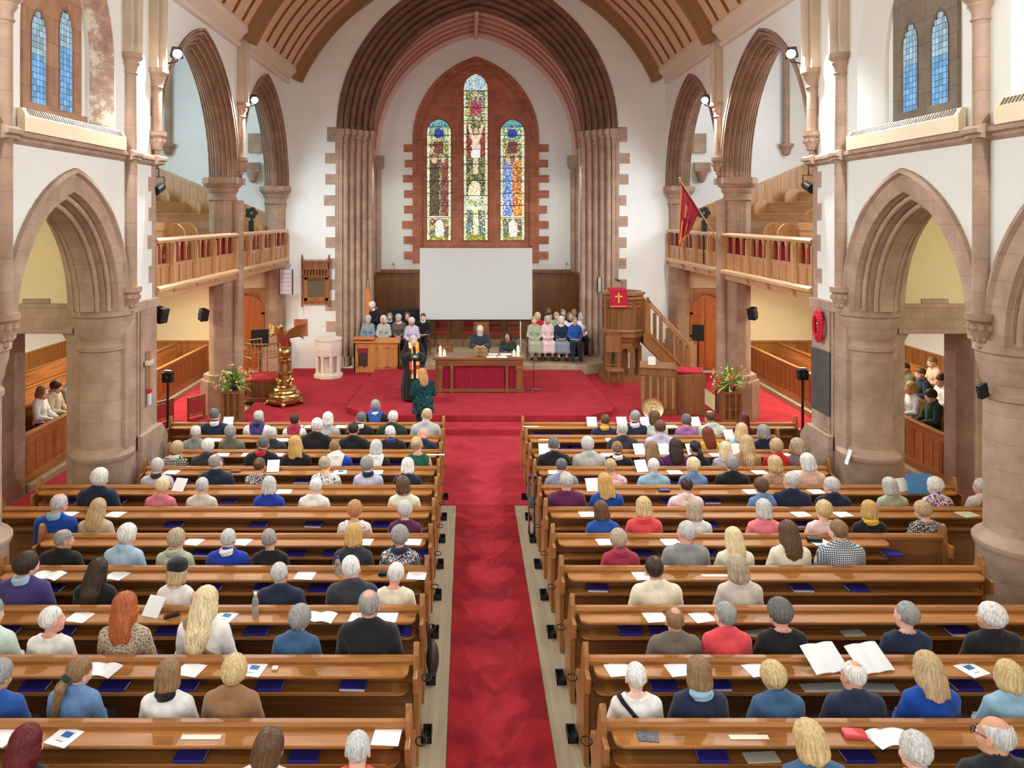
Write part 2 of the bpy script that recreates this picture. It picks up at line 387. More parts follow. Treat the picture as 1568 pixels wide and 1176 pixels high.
        mb.tube([(s*(WX-0.16), y, zt+0.1), (s*(WX-0.18), y, ztop)], 0.09, 10)
        struct(mb, 'vaulting_shaft', [SAND_SHAFT, RIBST], smooth=35)
    # --- tall transept pier (cluster) and its respond at the chancel wall
    for y, half_ in ((TP, False), (YC-0.12, True)):
        mb = MB(); px_ = s*PIERX
        for k in range(8):
            a = 2*PI*k/8+PI/8
            if half_ and math.sin(a) > 0.5: continue
            cxx, cyy = px_+0.215*math.cos(a), y+0.215*math.sin(a)
            mb.tube([(cxx, cyy, 0.9), (cxx, cyy, 5.45)], 0.10, 12)
        mb.lathe([(0.3, 0.9), (0.3, 5.45)], (px_, y, 0), 16)
        mb.lathe([(0.3, 5.28), (0.35, 5.3), (0.35, 5.34), (0.32, 5.37), (0.32, 5.46), (0.37, 5.52), (0.38, 5.6), (0.44, 5.64), (0.48, 5.72), (0.48, 5.84), (0.01, 5.84)], (px_, y, 0), 32)
        mb.prism([(s*5.84, y-0.36), (s*5.96, y-0.48), (s*6.5, y-0.48), (s*6.62, y-0.36), (s*6.62, y+0.36), (s*6.5, y+0.48), (s*5.96, y+0.48), (s*5.84, y+0.36)] if not half_ else [(s*5.84, y-0.3), (s*5.96, y-0.42), (s*6.5, y-0.42), (s*6.62, y-0.3), (s*6.62, YC), (s*5.84, YC)], 5.70, 5.85, 2)
        mb.prism([(px_+0.52*math.cos(2*PI*k/8+PI/8), y+0.52*math.sin(2*PI*k/8+PI/8)) for k in range(8)], 0, 0.95, 2)
        mb.prism([(px_+0.45*math.cos(2*PI*k/8+PI/8), y+0.45*math.sin(2*PI*k/8+PI/8)) for k in range(8)], 0.95, 1.08, 2)
        if not half_: mb.tube([(s*5.91, y-0.03, 0.9), (s*5.91, y-0.03, 5.3)], 0.13, 14)
        struct(mb, 'clustered_pier', SAND_SHAFT, smooth=35)
    mb = MB()
    mb.tube([(s*9.65, YC-0.12, 7.15), (s*9.65, YC-0.12, 10.1)], 0.1, 12); mb.lathe([(0.0001, -0.3), (0.1, -0.25), (0.16, -0.05), (0.22, 0.0), (0.22, 0.08), (0.0001, 0.08)], (s*9.65, YC-0.12, 7.1), 14)
    mb.box(s*6.75, s*7.15, YC-0.14, YC, 6.9, 7.5); mb.box(s*6.8, s*7.3, YC-0.12, YC, 6.3, 6.6); mb.lathe([(0.0001, -0.25), (0.1, -0.2), (0.18, 0.0), (0.18, 0.12), (0.0001, 0.12)], (s*7.0, YC-0.12, 6.2), 12)
    struct(mb, 'transept_wall_shafts', SAND_SHAFT, smooth=35)
    # --- cross wall with stone-dressed doorway between aisle and transept
    mb = MB(); xo = 10.6; j0, j1, ztl = 6.95, 8.12, 2.96
    y0, y1 = 12.95, 13.7
    mb.box(s*6.4, s*j0, y0, y1, 0, 3.1); mb.box(s*j1, s*xo, y0, y1, 0, 3.1); mb.box(s*6.4, s*xo, y0, y1, 3.1, 9.8)
    struct(mb, 'wall_cross_%s' % side, PLASTER_TAN)
    mb = MB()
    mb.box(s*(j1-0.02), s*(j1+0.42), y0-0.02, y1+0.02, 0, 2.98); mb.box(s*(j0-0.5), s*(j0+0.02), y0-0.02, y1+0.02, 0, 2.98)
    mb.box(s*(j0-0.5), s*(j1+0.6), y0-0.02, y1+0.02, ztl, 3.38)
    mb.box(s*(j0-0.1), s*(j1+0.2), y0-0.024, y1+0.02, 3.38, 3.46); mb.box(s*(j0+0.3), s*(j0+0.75), y0-0.028, y1+0.02, 3.46, 3.54)
    mb.box(s*(j0-0.1), s*(j1+0.2), y0-0.06, y0, ztl, ztl+0.08)
    mb.prism([(j1*s, 2.98), ((j1-0.12)*s, 2.98), (j1*s, 2.78)], y0, y1, 1); mb.prism([(j0*s, 2.98), ((j0+0.12)*s, 2.98), (j0*s, 2.78)], y0, y1, 1)
    mb.tube([(s*(j1+0.02), y0-0.04, 0), (s*(j1+0.02), y0-0.04, 2.9)], 0.04, 8)
    struct(mb, 'stone_doorway_%s' % side, SAND_DK if False else SAND, bevel=0.008)
    # --- aisle and transept outer walls, ceilings
    mb = MB()
    mb.box(s*xo, s*(xo+0.2), 0, 13.0, 0, 6.4)
    mb.add([(s*6.6, 0, 6.2), (s*xo, 0, 6.2), (s*xo, 13, 6.2), (s*6.6, 13, 6.2)], [(0, 1, 2, 3)])
    mb.add([(s*6.7, 0, 5.9), (s*6.7, 13, 5.9), (s*6.7, 13, 6.3), (s*6.7, 0, 6.3)], [(0, 1, 2, 3)])
    struct(mb, 'wall_aisle_%s' % side, PLASTER_TAN)
    mb = MB()
    mb.box(s*12.2, s*12.4, 13.0, YC+0.3, 0, 10.2)
    mb.box(s*xo, s*12.3, 12.95, 13.7, 0, 10.2)
    mb.box(s*6.6, s*12.3, YC, YC+0.3, 3.3, 10.2)
    mb.box(s*6.5, s*12.3, 13.0, YC+0.3, 10.1, 10.2)
    struct(mb, 'wall_transept_%s' % side, PLASTER_WHITE)
    mb = MB()
    mb.box(s*6.6, s*12.3, YC, YC+0.3, 0, 3.36)
    struct(mb, 'wall_undergallery_%s' % side, PLASTER_TAN)
# ---------------------------------------------------------------- chancel wall, arch, vault, east wall
MC = lambda u, z, d: (u, YC+d, z)
cw, cc, csp = 4.35, 0.69, 7.6
VC, VR = 6.63, 6.34               # nave vault circle centre height and radius
def vault_z(x): return VC+math.sqrt(max(0, VR*VR-x*x))
mb = MB()
pts = arch_curve(cw, cc, csp, 0, 20)
for (ua, za), (ub, zb) in zip(pts[:-1], pts[1:]):
    mb.add([MC(ua, za, 0), MC(ub, zb, 0), MC(ub, 13.2, 0), MC(ua, 13.2, 0)], [(0, 1, 2, 3)])
for s in (-1, 1):
    mb.box(s*cw, s*6.2, YC, YC+0.9, 0, 13.2)
    mb.add([MC(s*cw, csp, 0.9), MC(s*6.2, csp, 0.9), MC(s*6.2, 13.2, 0.9), MC(s*cw, 13.2, 0.9)], [(0, 1, 2, 3)])
struct(mb, 'wall_chancel_arch', PLASTER)
profc = [(-0.06, -0.005), (-0.06, -0.05), (0.0, -0.05), (0.0, -0.03), (0.12, -0.02)]+rolls(5, 0.12, 0.98, -0.02, 0.85)+[(1.0, 0.9)]
mb = MB(); sweep_arch(mb, MC, cw, cc, csp, profc, None, 28)
struct(mb, 'chancel_arch', SAND_DK, smooth=40)
mb = MB()
for s in (-1, 1):
    ps = [(s*(cw-i), YC+d) for i, d in profc]
    mb.grid([[(x, y, z) for x, y in ps] for z in (0.2, csp)])
    for z0, z1, o in ((7.22, 7.28, 0.03), (7.34, 7.46, 0.03), (7.46, 7.66, 0.07), (0.2, 0.5, 0.06)):
        po = [(s*(cw-i+o*(1 if i < 0.02 else -1)), YC+d-o) for i, d in profc]
        mb.prism(po+[(s*(cw+0.1), YC+0.92)], z0, z1, 2)
    # quoins on the nave side of the jamb
    z = 0.3; k = 0
    while z < 7.2:
        h = 0.33
        wq = (0.10, 0.40)[k % 2]*rnd.uniform(0.8, 1.15)
        mb.box(s*(cw-0.02), s*(cw+wq), YC-0.012, YC+0.05, z, z+h); z += h; k += 1
    mb.box(s*(cw-0.02), s*(cw+0.36), YC-0.015, YC+0.05, 7.25, 7.72)
struct(mb, 'chancel_arch_jambs', SAND, smooth=40)
# chancel side walls, vault with ribs, east wall
mb = MB()
for s in (-1, 1):
    mb.box(s*3.72, s*3.95, YC+0.9, YB, 0.2, 9.0)
struct(mb, 'wall_chancel_sides', PLASTER)
vw, vc, vsp = 3.7, 0.69, 7.35
ME_ = lambda u, z, d: (u, YC+0.85+d, z)
mb = MB(); sweep_arch(mb, ME_, vw, vc, vsp, [(0, 0.0), (0, YB-YC-0.85)], None, 24)
struct(mb, 'ceiling_chancel', PINK_PAINT, smooth=40)
mb = MB()
for d in (0.25, 0.95, 1.65, 2.35, 3.0):
    sweep_arch(mb, ME_, vw, vc, vsp, [(0.0, d-0.05), (0.06, d-0.05), (0.08, d), (0.06, d+0.05), (0.0, d+0.05)], None, 24)
d = YB-YC-0.85
mb.mat(1)
sweep_arch(mb, ME_, vw, vc, vsp, [(0.0, d-0.22), (0.12, d-0.2), (0.2, d-0.12), (0.2, d-0.02), (0.2, d)], 7.1, 24)
mb.prism([(-0.06, 11.4), (0.06, 11.4), (0.06, 11.72), (-0.06, 11.72)], YC+0.9, YB, 1)
struct(mb, 'chancel_vault_ribs', [PINK_DK, PINK_PAINT], smooth=40)
mb = MB()
for s in (-1, 1):                       # corner shafts of the chancel
    xx = s*3.55
    mb.tube([(xx, YB-0.14, 2.9), (xx, YB-0.14, 7.0)], 0.1, 12); mb.tube([(xx+s*0.14, YB-0.2, 0.4), (xx+s*0.14, YB-0.2, 7.0)], 0.06, 10)
    mb.box(xx-0.2, xx+0.2, YB-0.34, YB, 6.78, 7.12); mb.box(xx-0.16, xx+0.16, YB-0.28, YB, 6.66, 6.78)
struct(mb, 'chancel_corner_shafts', SAND_SHAFT, smooth=40)
ew, eh, esp = 2.05, 2.75, 7.75
ec = c_for(ew, eh)
MEW = lambda u, z, d: (u, YB+d, z)
mb = MB(); wall_arches(mb, MEW, -3.95, 3.95, 0.2, 12.2, [(0, ew, ec, esp, 3.75)])
struct(mb, 'wall_east', PLASTER)
# ---------------------------------------------------------------- nave roof: boarded barrel vault, ribs, cornice
mb = MB(); n = 40; am = math.acos(-5.72/VR); an = math.acos(5.72/VR)
arc = [(VR*math.cos(an+(am-an)*i/n), VC+VR*math.sin(an+(am-an)*i/n)) for i in range(n+1)]
mb.grid([[(x, y, z) for x, z in arc] for y in (-1.0, YC)])
struct(mb, 'ceiling', CEIL, smooth=60)
def arc_rib(mb, y0, y1, depth, x0=-5.63, x1=5.63):
    def A(r): 
        a0 = math.acos(x1/VR); a1 = math.acos(x0/VR)
        return [(r*math.cos(a0+(a1-a0)*i/n), VC+r*math.sin(a0+(a1-a0)*i/n)) for i in range(n+1)]
    o, i_ = A(VR+0.01), A(VR-depth)
    mb.grid([[(x, y0, z) for x, z in o], [(x, y0, z) for x, z in i_], [(x, y1, z) for x, z in i_], [(x, y1, z) for x, z in o]])
mb = MB()
y = 8.0
mains = [9.3, YW-0.1, TP, YC-0.1]
while y < YC-0.4:
    if all(abs(y-m_) > 0.4 for m_ in mains): arc_rib(mb, y-0.028, y+0.028, 0.05)
    y += 0.74
struct(mb, 'ceiling_boards_ribs', CEIL_DK, smooth=50)
mb = MB()
for y in [5.8]+mains: arc_rib(mb, y-0.17, y+0.17 if y < YC-0.2 else YC, 0.26, -5.78, 5.78); arc_rib(mb, y-0.08, y+0.08, 0.34, -5.78, 5.78)
struct(mb, 'ceiling_main_ribs', CEIL_RIB, smooth=50)
for s in (-1, 1):
    mb = MB()
    co_ = [(0, 9.0), (0.1, 9.02), (0.12, 9.1), (0.06, 9.13), (0.2, 9.3), (0.28, 9.36), (0.3, 9.46), (0, 9.6)]
    for y0, y1 in ((2.3, 5.6), (6.0, 9.1), (9.5, YW-0.3), (YW+0.12, TP-0.24), (TP+0.24, YC-0.3)):
        mb.prism([(s*(WX-d), z) for d, z in co_], y0, y1, 1)
    struct(mb, 'trim_%d' % (3 if s < 0 else 4), plain('cornice_paint', (226, 214, 198), 0.7), smooth=30)
# ---------------------------------------------------------------- floors
mb = MB(); mb.box(-12.3, 12.3, 0, 30, -0.2, 0)
struct(mb, 'floor', FLOORM)
def slab(poly, z0, z1, name, mat, bevel=0.0):
    mb = MB(); mb.prism(poly, z0, z1, 2); return struct(mb, name, mat, bevel=bevel)
slab([(-10.4, 15.55), (10.4, 15.55), (10.4, 17.4), (-10.4, 17.4)], 0, 0.012, 'floor_carpet_crossing', CARPET)
slab([(-0.9, 13.2), (0.9, 13.2), (0.9, 15.55), (-0.9, 15.55)], 0, 0.012, 'floor_carpet_front', CARPET)
slab([(-0.49, 1.5), (0.49, 1.5), (0.49, 13.2), (-0.49, 13.2)], 0, 0.010, 'floor_carpet_aisle', CARPET_AISLE)
for s in (-1, 1):
    slab([(s*6.5, 12.0), (s*8.05, 12.0), (s*8.05, YC), (s*6.5, YC)], 0, 0.016, 'floor_carpet_transept_%s' % ('left' if s < 0 else 'right'), CARPET)
slab([(-5.75, 17.4), (5.75, 17.4), (5.75, YC), (-5.75, YC)], 0, 0.15, 'floor_raised_step', CARPET, 0.015)
slab([(-3.25, 18.85), (-2.5, 18.05), (2.5, 18.05), (3.15, 18.5), (3.25, 18.85), (3.1, 23.5), (-3.1, 23.5)], 0.15, 0.30, 'floor_platform', CARPET, 0.015)
n = 14
front = [(-3.7+7.4*i/n, 23.45+0.35*(abs(-1+2*i/n))**2.2*0-0.0) for i in range(n+1)]
STEPST = plain('chancel_stone_floor', (176, 158, 128), 0.6, var=0.1, scale=6)
slab([(-3.9, 24.3), (-2.2, 24.3), (-2.2, 23.4), (3.3, 23.4), (3.9, 23.75), (3.9, YB), (-3.9, YB)], 0.15, 0.45, 'floor_chancel', STEPST, 0.02)

mb = MB(); mb.box(-6.6, 6.6, -1.25, -1.0, 6.4, 13.2)  # unseen upper west wall, added to keep high light off the chancel wall
struct(mb, 'wall_west', PLASTER)
# ---------------------------------------------------------------- east window of three coloured lancets
def vcol_mat(name, emit, rough=0.3):
    m, k = newmat(name)
    a = k.add('ShaderNodeAttribute'); a.attribute_name = 'Col'
    k.link(a.outputs['Color'], k.b.inputs['Base Color']); k.link(a.outputs['Color'], k.b.inputs['Emission Color'])
    k.b.inputs['Emission Strength'].default_value = emit; k.b.inputs['Roughness'].default_value = rough
    return m
GLASS = vcol_mat('stained_glass', 1.15)
LEAD = plain('lead', (30, 32, 34), 0.6)
def glass_mesh(name, cells, parent):           # cells: list of (polygon points, rgb)
    me = bpy.data.meshes.new(name); vs = []; fs = []; cs = []
    for poly, c in cells:
        o = len(vs); vs += poly; fs.append(tuple(range(o, o+len(poly)))); cs += [(*lin(c), 1)]*len(poly)
    me.from_pydata(vs, [], fs)
    ca = me.color_attributes.new('Col', 'FLOAT_COLOR', 'CORNER')
    ca.data.foreach_set('color', np.array(cs, dtype=np.float32).ravel())
    me.materials.append(GLASS)
    o = bpy.data.objects.new(name, me); COL.objects.link(o); o.parent = parent
    return o
def E(u, v, cu, cv, ru, rv): return ((u-cu)/ru)**2+((v-cv)/rv)**2 < 1
def paint(kind, u, v):
    r = rnd.random()
    if abs(u) > 0.80: return [(238, 238, 200), (226, 208, 120), (170, 206, 180), (236, 232, 214)][int(r*4)]
    leaf = [(120, 150, 70), (206, 200, 110), (70, 110, 80), (150, 60, 50), (226, 220, 180)]
    if v < 0.035: return [(150, 150, 60), (190, 180, 80), (110, 120, 60)][int(r*3)]
    if 0.185 < v < 0.205: return (236, 234, 212)
    if kind == 'c':
        if v > 0.90: return [(206, 228, 238), (150, 196, 214), (232, 238, 226), (120, 176, 190)][int(r*4)]
        if 0.76 < v < 0.84 and abs(u) < 0.5: return [(200, 50, 50), (226, 110, 100), (150, 30, 50), (90, 110, 150)][int(r*4)]
        if v > 0.70: return leaf[int(r*5)] if r < 0.8 else (190, 216, 226)
        if E(u, v, 0, 0.655, 0.20, 0.022): return (226, 188, 150)
        if E(u, v, 0, 0.595, 0.32, 0.04): return (240, 214, 190)
        if abs(abs(u)-(0.3+(v-0.62)*3.2)) < 0.13 and 0.6 < v < 0.70: return (240, 214, 188)
        if abs(u) < 0.36 and 0.50 < v <= 0.575: return (246, 246, 250)
        if abs(u) < 0.20 and 0.40 < v <= 0.50: return (236, 208, 180)
        if 0.5 < v < 0.66 and abs(u) > 0.42: return [(150, 40, 40), (190, 90, 50), (90, 40, 50)][int(r*3)]
        if E(u, v, -0.1, 0.30, 0.5, 0.06): return [(244, 238, 214), (230, 206, 120), (250, 248, 236)][int(r*3)]
        if 0.205 < v < 0.27: return [(240, 242, 236), (206, 220, 170), (120, 160, 90)][int(r*3)]
        if v < 0.185:
            if abs(u) < 0.22: return [(240, 240, 230), (226, 206, 120)][int(r*2)]
            return [(40, 110, 120), (60, 150, 150), (150, 60, 50), (210, 206, 150)][int(r*4)]
        return [(60, 84, 60), (96, 116, 70), (170, 160, 90), (52, 60, 60)][int(r*4)]
    if v > 0.93: return [(90, 170, 170), (150, 200, 190), (60, 120, 150)][int(r*3)]
    if E(u, v, 0, 0.885, 0.42, 0.04): return [(30, 50, 150), (50, 80, 190), (30, 40, 110)][int(r*3)]
    if v > 0.82: return [(110, 170, 120), (200, 206, 120), (70, 130, 130), (220, 224, 190)][int(r*4)]
    if v > 0.72: return leaf[int(r*5)] if abs(u) > 0.4 else [(110, 40, 40), (90, 60, 40), (140, 70, 50)][int(r*3)]
    if E(u, v, -0.38, 0.665, 0.22, 0.03) or E(u, v, 0.36, 0.675, 0.2, 0.03): return (232, 190, 150)
    if 0.205 < v <= 0.66:
        if kind == 'l':
            if u < 0.05: return [(60, 48, 34), (84, 70, 44), (50, 40, 32), (110, 90, 50)][int(r*4)]
            if u < 0.2: return [(180, 170, 100), (90, 100, 60)][int(r*2)]
            return [(120, 40, 54), (150, 70, 50), (170, 110, 60), (96, 40, 70)][int(r*4)]
        if u < 0.0: return [(40, 110, 190), (70, 150, 210), (200, 214, 240), (150, 130, 200)][int(r*4)]
        return [(224, 160, 50), (236, 190, 80), (190, 90, 50), (160, 60, 50)][int(r*4)]
    if E(u, v, 0.05, 0.09, 0.4, 0.085): return [(246, 246, 240), (224, 230, 230), (236, 226, 190)][int(r*3)]
    return [(150, 50, 60), (100, 140, 80), (200, 190, 110), (60, 110, 110)][int(r*4)]
win = tag(empty('window_1', (0, YB, 3.75)), kind='structure')
def inwin(mb, name, mat, **kw): 
    o = mb.build(name, mat, **kw); o.parent = win; o.matrix_parent_inverse = Matrix.Translation((0, -YB, -3.75)); return o
lanc = [(-1.36, 0.44, 'l', 8.0, 0.5), (0.0, 0.44, 'c', 9.62, 0.56), (1.36, 0.44, 'r', 8.0, 0.5)]
ZL = 4.02
mb = MB()
holes = [(u, w+0.05, c_for(w+0.05, h+0.05), sp, ZL-0.04) for u, w, k, sp, h in lanc]
wall_arches(mb, MEW, -2.2, 2.2, 3.7, 11.0, holes, 0.16)
for u, w, c, sp, b in holes:
    Mu = (lambda uc: (lambda a, z, d: (uc+a, YB+d, z)))(u)
    sweep_arch(mb, Mu, w, c, sp, [(0, 0.16), (0.0, 0.19), (0.05, 0.30)], b)
    mb.add([(u-w, YB+0.16, b), (u+w, YB+0.16, b), (u+w, YB+0.3, b+0.04), (u-w, YB+0.3, b+0.04)], [(0, 1, 2, 3)])
inwin(mb, 'stone_panel', RED_STONE)
mb = MB()
prf = [(-0.26, -0.004), (-0.26, -0.05), (-0.16, -0.06), (-0.12, -0.03), (-0.08, -0.07), (-0.02, -0.06), (0.0, 0.0), (0.02, 0.06), (0.06, 0.04), (0.1, 0.08), (0.12, 0.17)]
sweep_arch(mb, MEW, ew, ec, esp, prf, 3.75, 20)
for s in (-1, 1):
    z = 3.35; k = 1
    while z < 7.4:
        q = (0.0, 0.34)[k % 2]*rnd.uniform(0.85, 1.15)
        if q: mb.box(s*(ew+0.1), s*(ew+0.26+q), YB-0.05, YB+0.02, z, z+0.28)
        z += 0.28; k += 1
    mb.box(s*(ew-0.02), s*(ew+0.26), YB-0.04, YB+0.02, 3.2, 3.8)
    mb.tube([(s*(ew-0.02), YB+0.02, 3.85), (s*(ew-0.02), YB+0.02, 7.6)], 0.06, 10)
    mb.box(s*(ew-0.14), s*(ew+0.14), YB-0.09, YB+0.06, 7.6, 7.68); mb.box(s*(ew-0.1), s*(ew+0.1), YB-0.06, YB+0.06, 7.52, 7.6)
mb.box(-ew, ew, YB-0.06, YB+0.2, 3.66, 3.78)
inwin(mb, 'stone_surround', RED_STONE, smooth=35)
for u, w, kind, sp, h in lanc:
    c = c_for(w, h); cells = []; n = 20; top = sp+h; rows = int((top-ZL)/0.045)
    jit = {}
    def node(i, j):
        if (i, j) not in jit:
            jit[(i, j)] = (0 if i in (0, n) else rnd.uniform(-.35, .35), 0 if j in (0, rows) else rnd.uniform(-.35, .35))
        a, b = jit[(i, j)]
        z = ZL+(top-ZL)*(j+b)/rows
        if z > sp:
            t = z-sp; Rr = w+c; hw = max(0.0, math.sqrt(max(0, Rr*Rr-t*t))-c)
        else: hw = w
        return (u+hw*(-1+2*(i+a)/n), z)
    for j in range(rows):
        for i in range(n):
            q = [node(i, j), node(i+1, j), node(i+1, j+1), node(i, j+1)]
            mu = sum(p[0] for p in q)/4; mz = sum(p[1] for p in q)/4
            col = paint(kind, (mu-u)/w, (mz-ZL)/(top-ZL))
            kk = rnd.uniform(0.72, 1.0); col = tuple(min(255, v*kk) for v in col)
            cells.append(([(mu+(x-mu)*0.93, YB+0.27, mz+(z-mz)*0.93) for x, z in q], col))
    g = glass_mesh('coloured_glass', cells, win); g.matrix_parent_inverse = Matrix.Translation((0, -YB, -3.75))
    mb = MB(); pts = arch_curve(w+0.03, c, sp, 0, 12, ZL-0.02)
    mb.prism([(u+a, z) for a, z in pts], YB+0.275, YB+0.29, 1)
    z = ZL
    for f in (0.0, 0.19, 0.29, 0.39, 0.49, 0.6, 0.69, 0.79, 0.87, 0.94) if kind != 'c' else (0.0, 0.16, 0.27, 0.36, 0.46, 0.55, 0.64, 0.72, 0.80, 0.9):
        mb.box(u-w, u+w, YB+0.255, YB+0.275, ZL+(top-ZL)*f-0.012, ZL+(top-ZL)*f+0.012)
    inwin(mb, 'glazing_bars', LEAD)
# ---------------------------------------------------------------- clerestory windows, convector heaters, faded wall painting
SKYGL = vcol_mat('leaded_sky_glass', 0.62)
STONE_GREY = stone('grey_window_stone', (150, 138, 124), (138, 124, 110), (120, 108, 96), 0.7, 0.35)
STONE_WIN = stone('warm_window_stone', (190, 148, 122), (178, 138, 112), (150, 118, 98), 0.7, 0.35)
wn = 2
CREAM = plain('cream_enamel', (240, 224, 190), 0.5)
GRILLE = plain('dark_grille', (96, 86, 70), 0.6)
for s, side in ((-1, 'left'), (1, 'right')):
    for bay, yc in enumerate((11.05, 7.55)):
        w = tag(empty('window_%d' % wn, (s*6.2, yc, 6.3)), kind='structure'); wn += 1
        Mw = lambda u, z, d: (s*(6.17+d), yc+u, z)
        holes = [(-0.36, 0.21, c_for(0.21, 0.34), 7.42, 6.45), (0.36, 0.21, c_for(0.21, 0.34), 7.42, 6.45)]
        if s < 0: holes[1] = (0.36, 0.21, c_for(0.21, 0.34), 7.62, 6.45)
        mb = MB(); wall_arches(mb, Mw, -0.78, 0.78, 6.2, 9.2, holes)
        for d in (-0.78, 0.78): mb.add([Mw(d, 6.2, 0), Mw(d, 9.2, 0), Mw(d, 9.2, 0.1), Mw(d, 6.2, 0.1)], [(0, 1, 2, 3)])
        for u, ww, c, sp, b in holes:
            Mu = (lambda uc: (lambda a, z, d: Mw(uc+a, z, d)))(u)
            sweep_arch(mb, Mu, ww, c, sp, [(-0.03, -0.01), (0, 0), (0.02, 0.035)], b, 8)
        if s < 0: mb.prism([(yc-0.78, 6.2), (yc+0.78, 6.2), (yc+0.78, 6.42), (yc-0.78, 6.34)], s*6.17, s*6.08, 0)
        o = mb.build('stone_tracery', STONE_WIN if s < 0 else STONE_GREY); o.parent = w; o.matrix_parent_inverse = w.matrix_world.inverted() if False else Matrix.Translation((-s*6.2, -yc, -6.3))
        cells = []
        for u, ww, c, sp, b in holes+[(0.0, 0.2, 0.05, 8.42, 8.2)]:
            nz_ = int((sp+0.36-b)/0.085)
            for j in range(nz_):
                z0 = b+j*0.085; z1 = z0+0.078
                hw = ww if z1 < sp else max(0, math.sqrt(max(0, (ww+c)**2-(z1-sp)**2))-c)
                for i in range(5):
                    a0 = u-hw+2*hw*i/5; a1 = a0+2*hw/5*0.9
                    bb = rnd.uniform(0.8, 1.05)
                    base = (112, 168, 214) if z0 < sp-0.3 else (150, 182, 200)
                    cells.append(([Mw(a0, z0, 0.03), Mw(a1, z0, 0.03), Mw(a1, z1, 0.03), Mw(a0, z1, 0.03)], tuple(min(255, q*bb) for q in base)))
        g = glass_mesh('leaded_glass', cells, w); g.matrix_parent_inverse = Matrix.Translation((-s*6.2, -yc, -6.3)); g.data.materials[0] = SKYGL
        mb = MB()
        for u, ww, c, sp, b in holes: mb.prism([(yc+u+a, z) for a, z in arch_curve(ww+0.02, c, sp, 0, 8, b)], s*6.206, s*6.214, 0)
        mb.prism([(yc-0.24, 8.15), (yc+0.24, 8.15), (yc+0.24, 8.85), (yc-0.24, 8.85)], s*6.206, s*6.214, 0)
        o = mb.build('leading', LEAD); o.parent = w; o.matrix_parent_inverse = Matrix.Translation((-s*6.2, -yc, -6.3))
        # heater on the string course
        y0, y1 = yc-1.42, yc+1.42
        h = empty('convector_heater', (s*5.835, yc, 5.96), 0, ('cream convector heater with slotted top under the %s clerestory window' % side) if bay == 0 else ('cream convector heater in the nearer bay of the %s wall' % side), 'heater')
        mb = MB(); mb.prism([(s*0.04, 0), (-s*0.07, 0), (-s*0.07, 0.2), (-s*0.01, 0.3), (s*0.04, 0.3)], -1.42, 1.42, 1)
        mb.build('case', CREAM, h, bevel=0.006)
        mb = MB()
        for k in range(44):
            yy = -1.3+2.6*k/43
            mb.obox((-s*0.043, yy, 0.254), (0.010, 0.026, 0.09), (0, s*R(31), 0))
        mb.build('slots', GRILLE, h)
    if s < 0:
        m, k = newmat('faded_wall_painting')
        co = k.add('ShaderNodeNewGeometry')
        nz = k.add('ShaderNodeTexNoise', Scale=2.6, Detail=8.0, Roughness=0.7); k.link(co.outputs['Position'], nz.inputs['Vector'])
        r = k.add('ShaderNodeValToRGB'); e = r.color_ramp.elements
        e[0].position = 0.38; e[0].color = (*lin((172, 136, 122)), 1); e[1].position = 0.56; e[1].color = (*lin((232, 224, 210)), 1)
        q = r.color_ramp.elements.new(0.50); q.color = (*lin((194, 164, 146)), 1)
        k.link(nz.outputs[0], r.inputs[0]); k.link(r.outputs[0], k.b.inputs['Base Color']); k.b.inputs['Roughness'].default_value = 0.9
        mb = MB(); pw, pc_ = 1.36, c_for(1.36, 1.95)
        rowsP = []
        for f_ in (0.0, 0.25, 0.5, 0.75, 1.0):
            pt = arch_curve(pw, pc_, 7.3, 0.06+0.29*f_, 14, 6.32); pt = pt[len(pt)//2+2:]
            rowsP.append([(s*(WX+0.016+0.25*f_-0.006), 11.05+u-0.004, z) for u, z in pt])
        mb.grid(rowsP)
        tag(mb.build('wall_painting', m), 'faded pink and brown wall painting beside the left clerestory window', 'painting')
# ---------------------------------------------------------------- floodlights on the shaft capitals
LAMPF = plain('lamp_glass', (255, 255, 250), 0.3, emit=((255, 253, 246), 40.0))
def floodlight(x, y, z, label, seen=True, fwd=False):
    f = empty('floodlight', (x, y, z), 0, label, 'floodlight', 'floodlights on the wall shafts')
    s = 1 if x > 0 else -1
    mb = MB(); mb.prism([(-0.11, -0.09), (0.11, -0.09), (0.08, 0.09), (-0.08, 0.09)], -0.05, 0.1, 1)
    b = mb.build('housing', BLACK, f, bevel=0.01); b.rotation_euler = (R(-28), 0, s*R(-28))
    mb = MB(); mb.lathe([(0.0001, 0), (0.075, 0), (0.075, 0.012), (0.0001, 0.012)], (0, 0, 0), 20)
    g = mb.build('lens', LAMPF, f); g.rotation_euler = (R(90-28+180+0), 0, s*R(-28)); g.location = (-s*0.0, 0, 0)
    d = Vector((-s*0.45, -0.8, -0.45)).normalized()
    g.rotation_euler = d.to_track_quat('Z', 'Y').to_euler(); g.location = d*0.065
    b.rotation_euler = (-d).to_track_quat('Y', 'Z').to_euler()
    mb = MB(); mb.tube([(0, 0, 0), (0, 0.03, -0.14), (s*0.2, 0.0, -0.2)], 0.014, 6)
    mb.build('bracket', BLACK, f)
    a = area('floodlight_beam', Vector((x, y, z))+d*0.11, (0, 0, 0), 0.15, 0.15, 265, (0.93, 0.98, 1.0), 'DISK', 150)
    if fwd: a.data.energy = 45; a.data.spread = R(75); a.location = Vector((x, y, z))+Vector((-s*0.1, 0.16, 0)); aim(a, (-s*0.3, 22.5, 0.5))
    else: aim(a, (-s*0.5, y-6.5, 0.6))
    if abs(y-19.2) < 0.1:
        a2 = area('floodlight_beam', (x-s*0.05, y+0.16, z-0.05), (0, 0, 0), 0.15, 0.15, 38, (0.95, 0.99, 1.0), 'DISK', 72); aim(a2, (s*3.2, 25.5, 1.6))
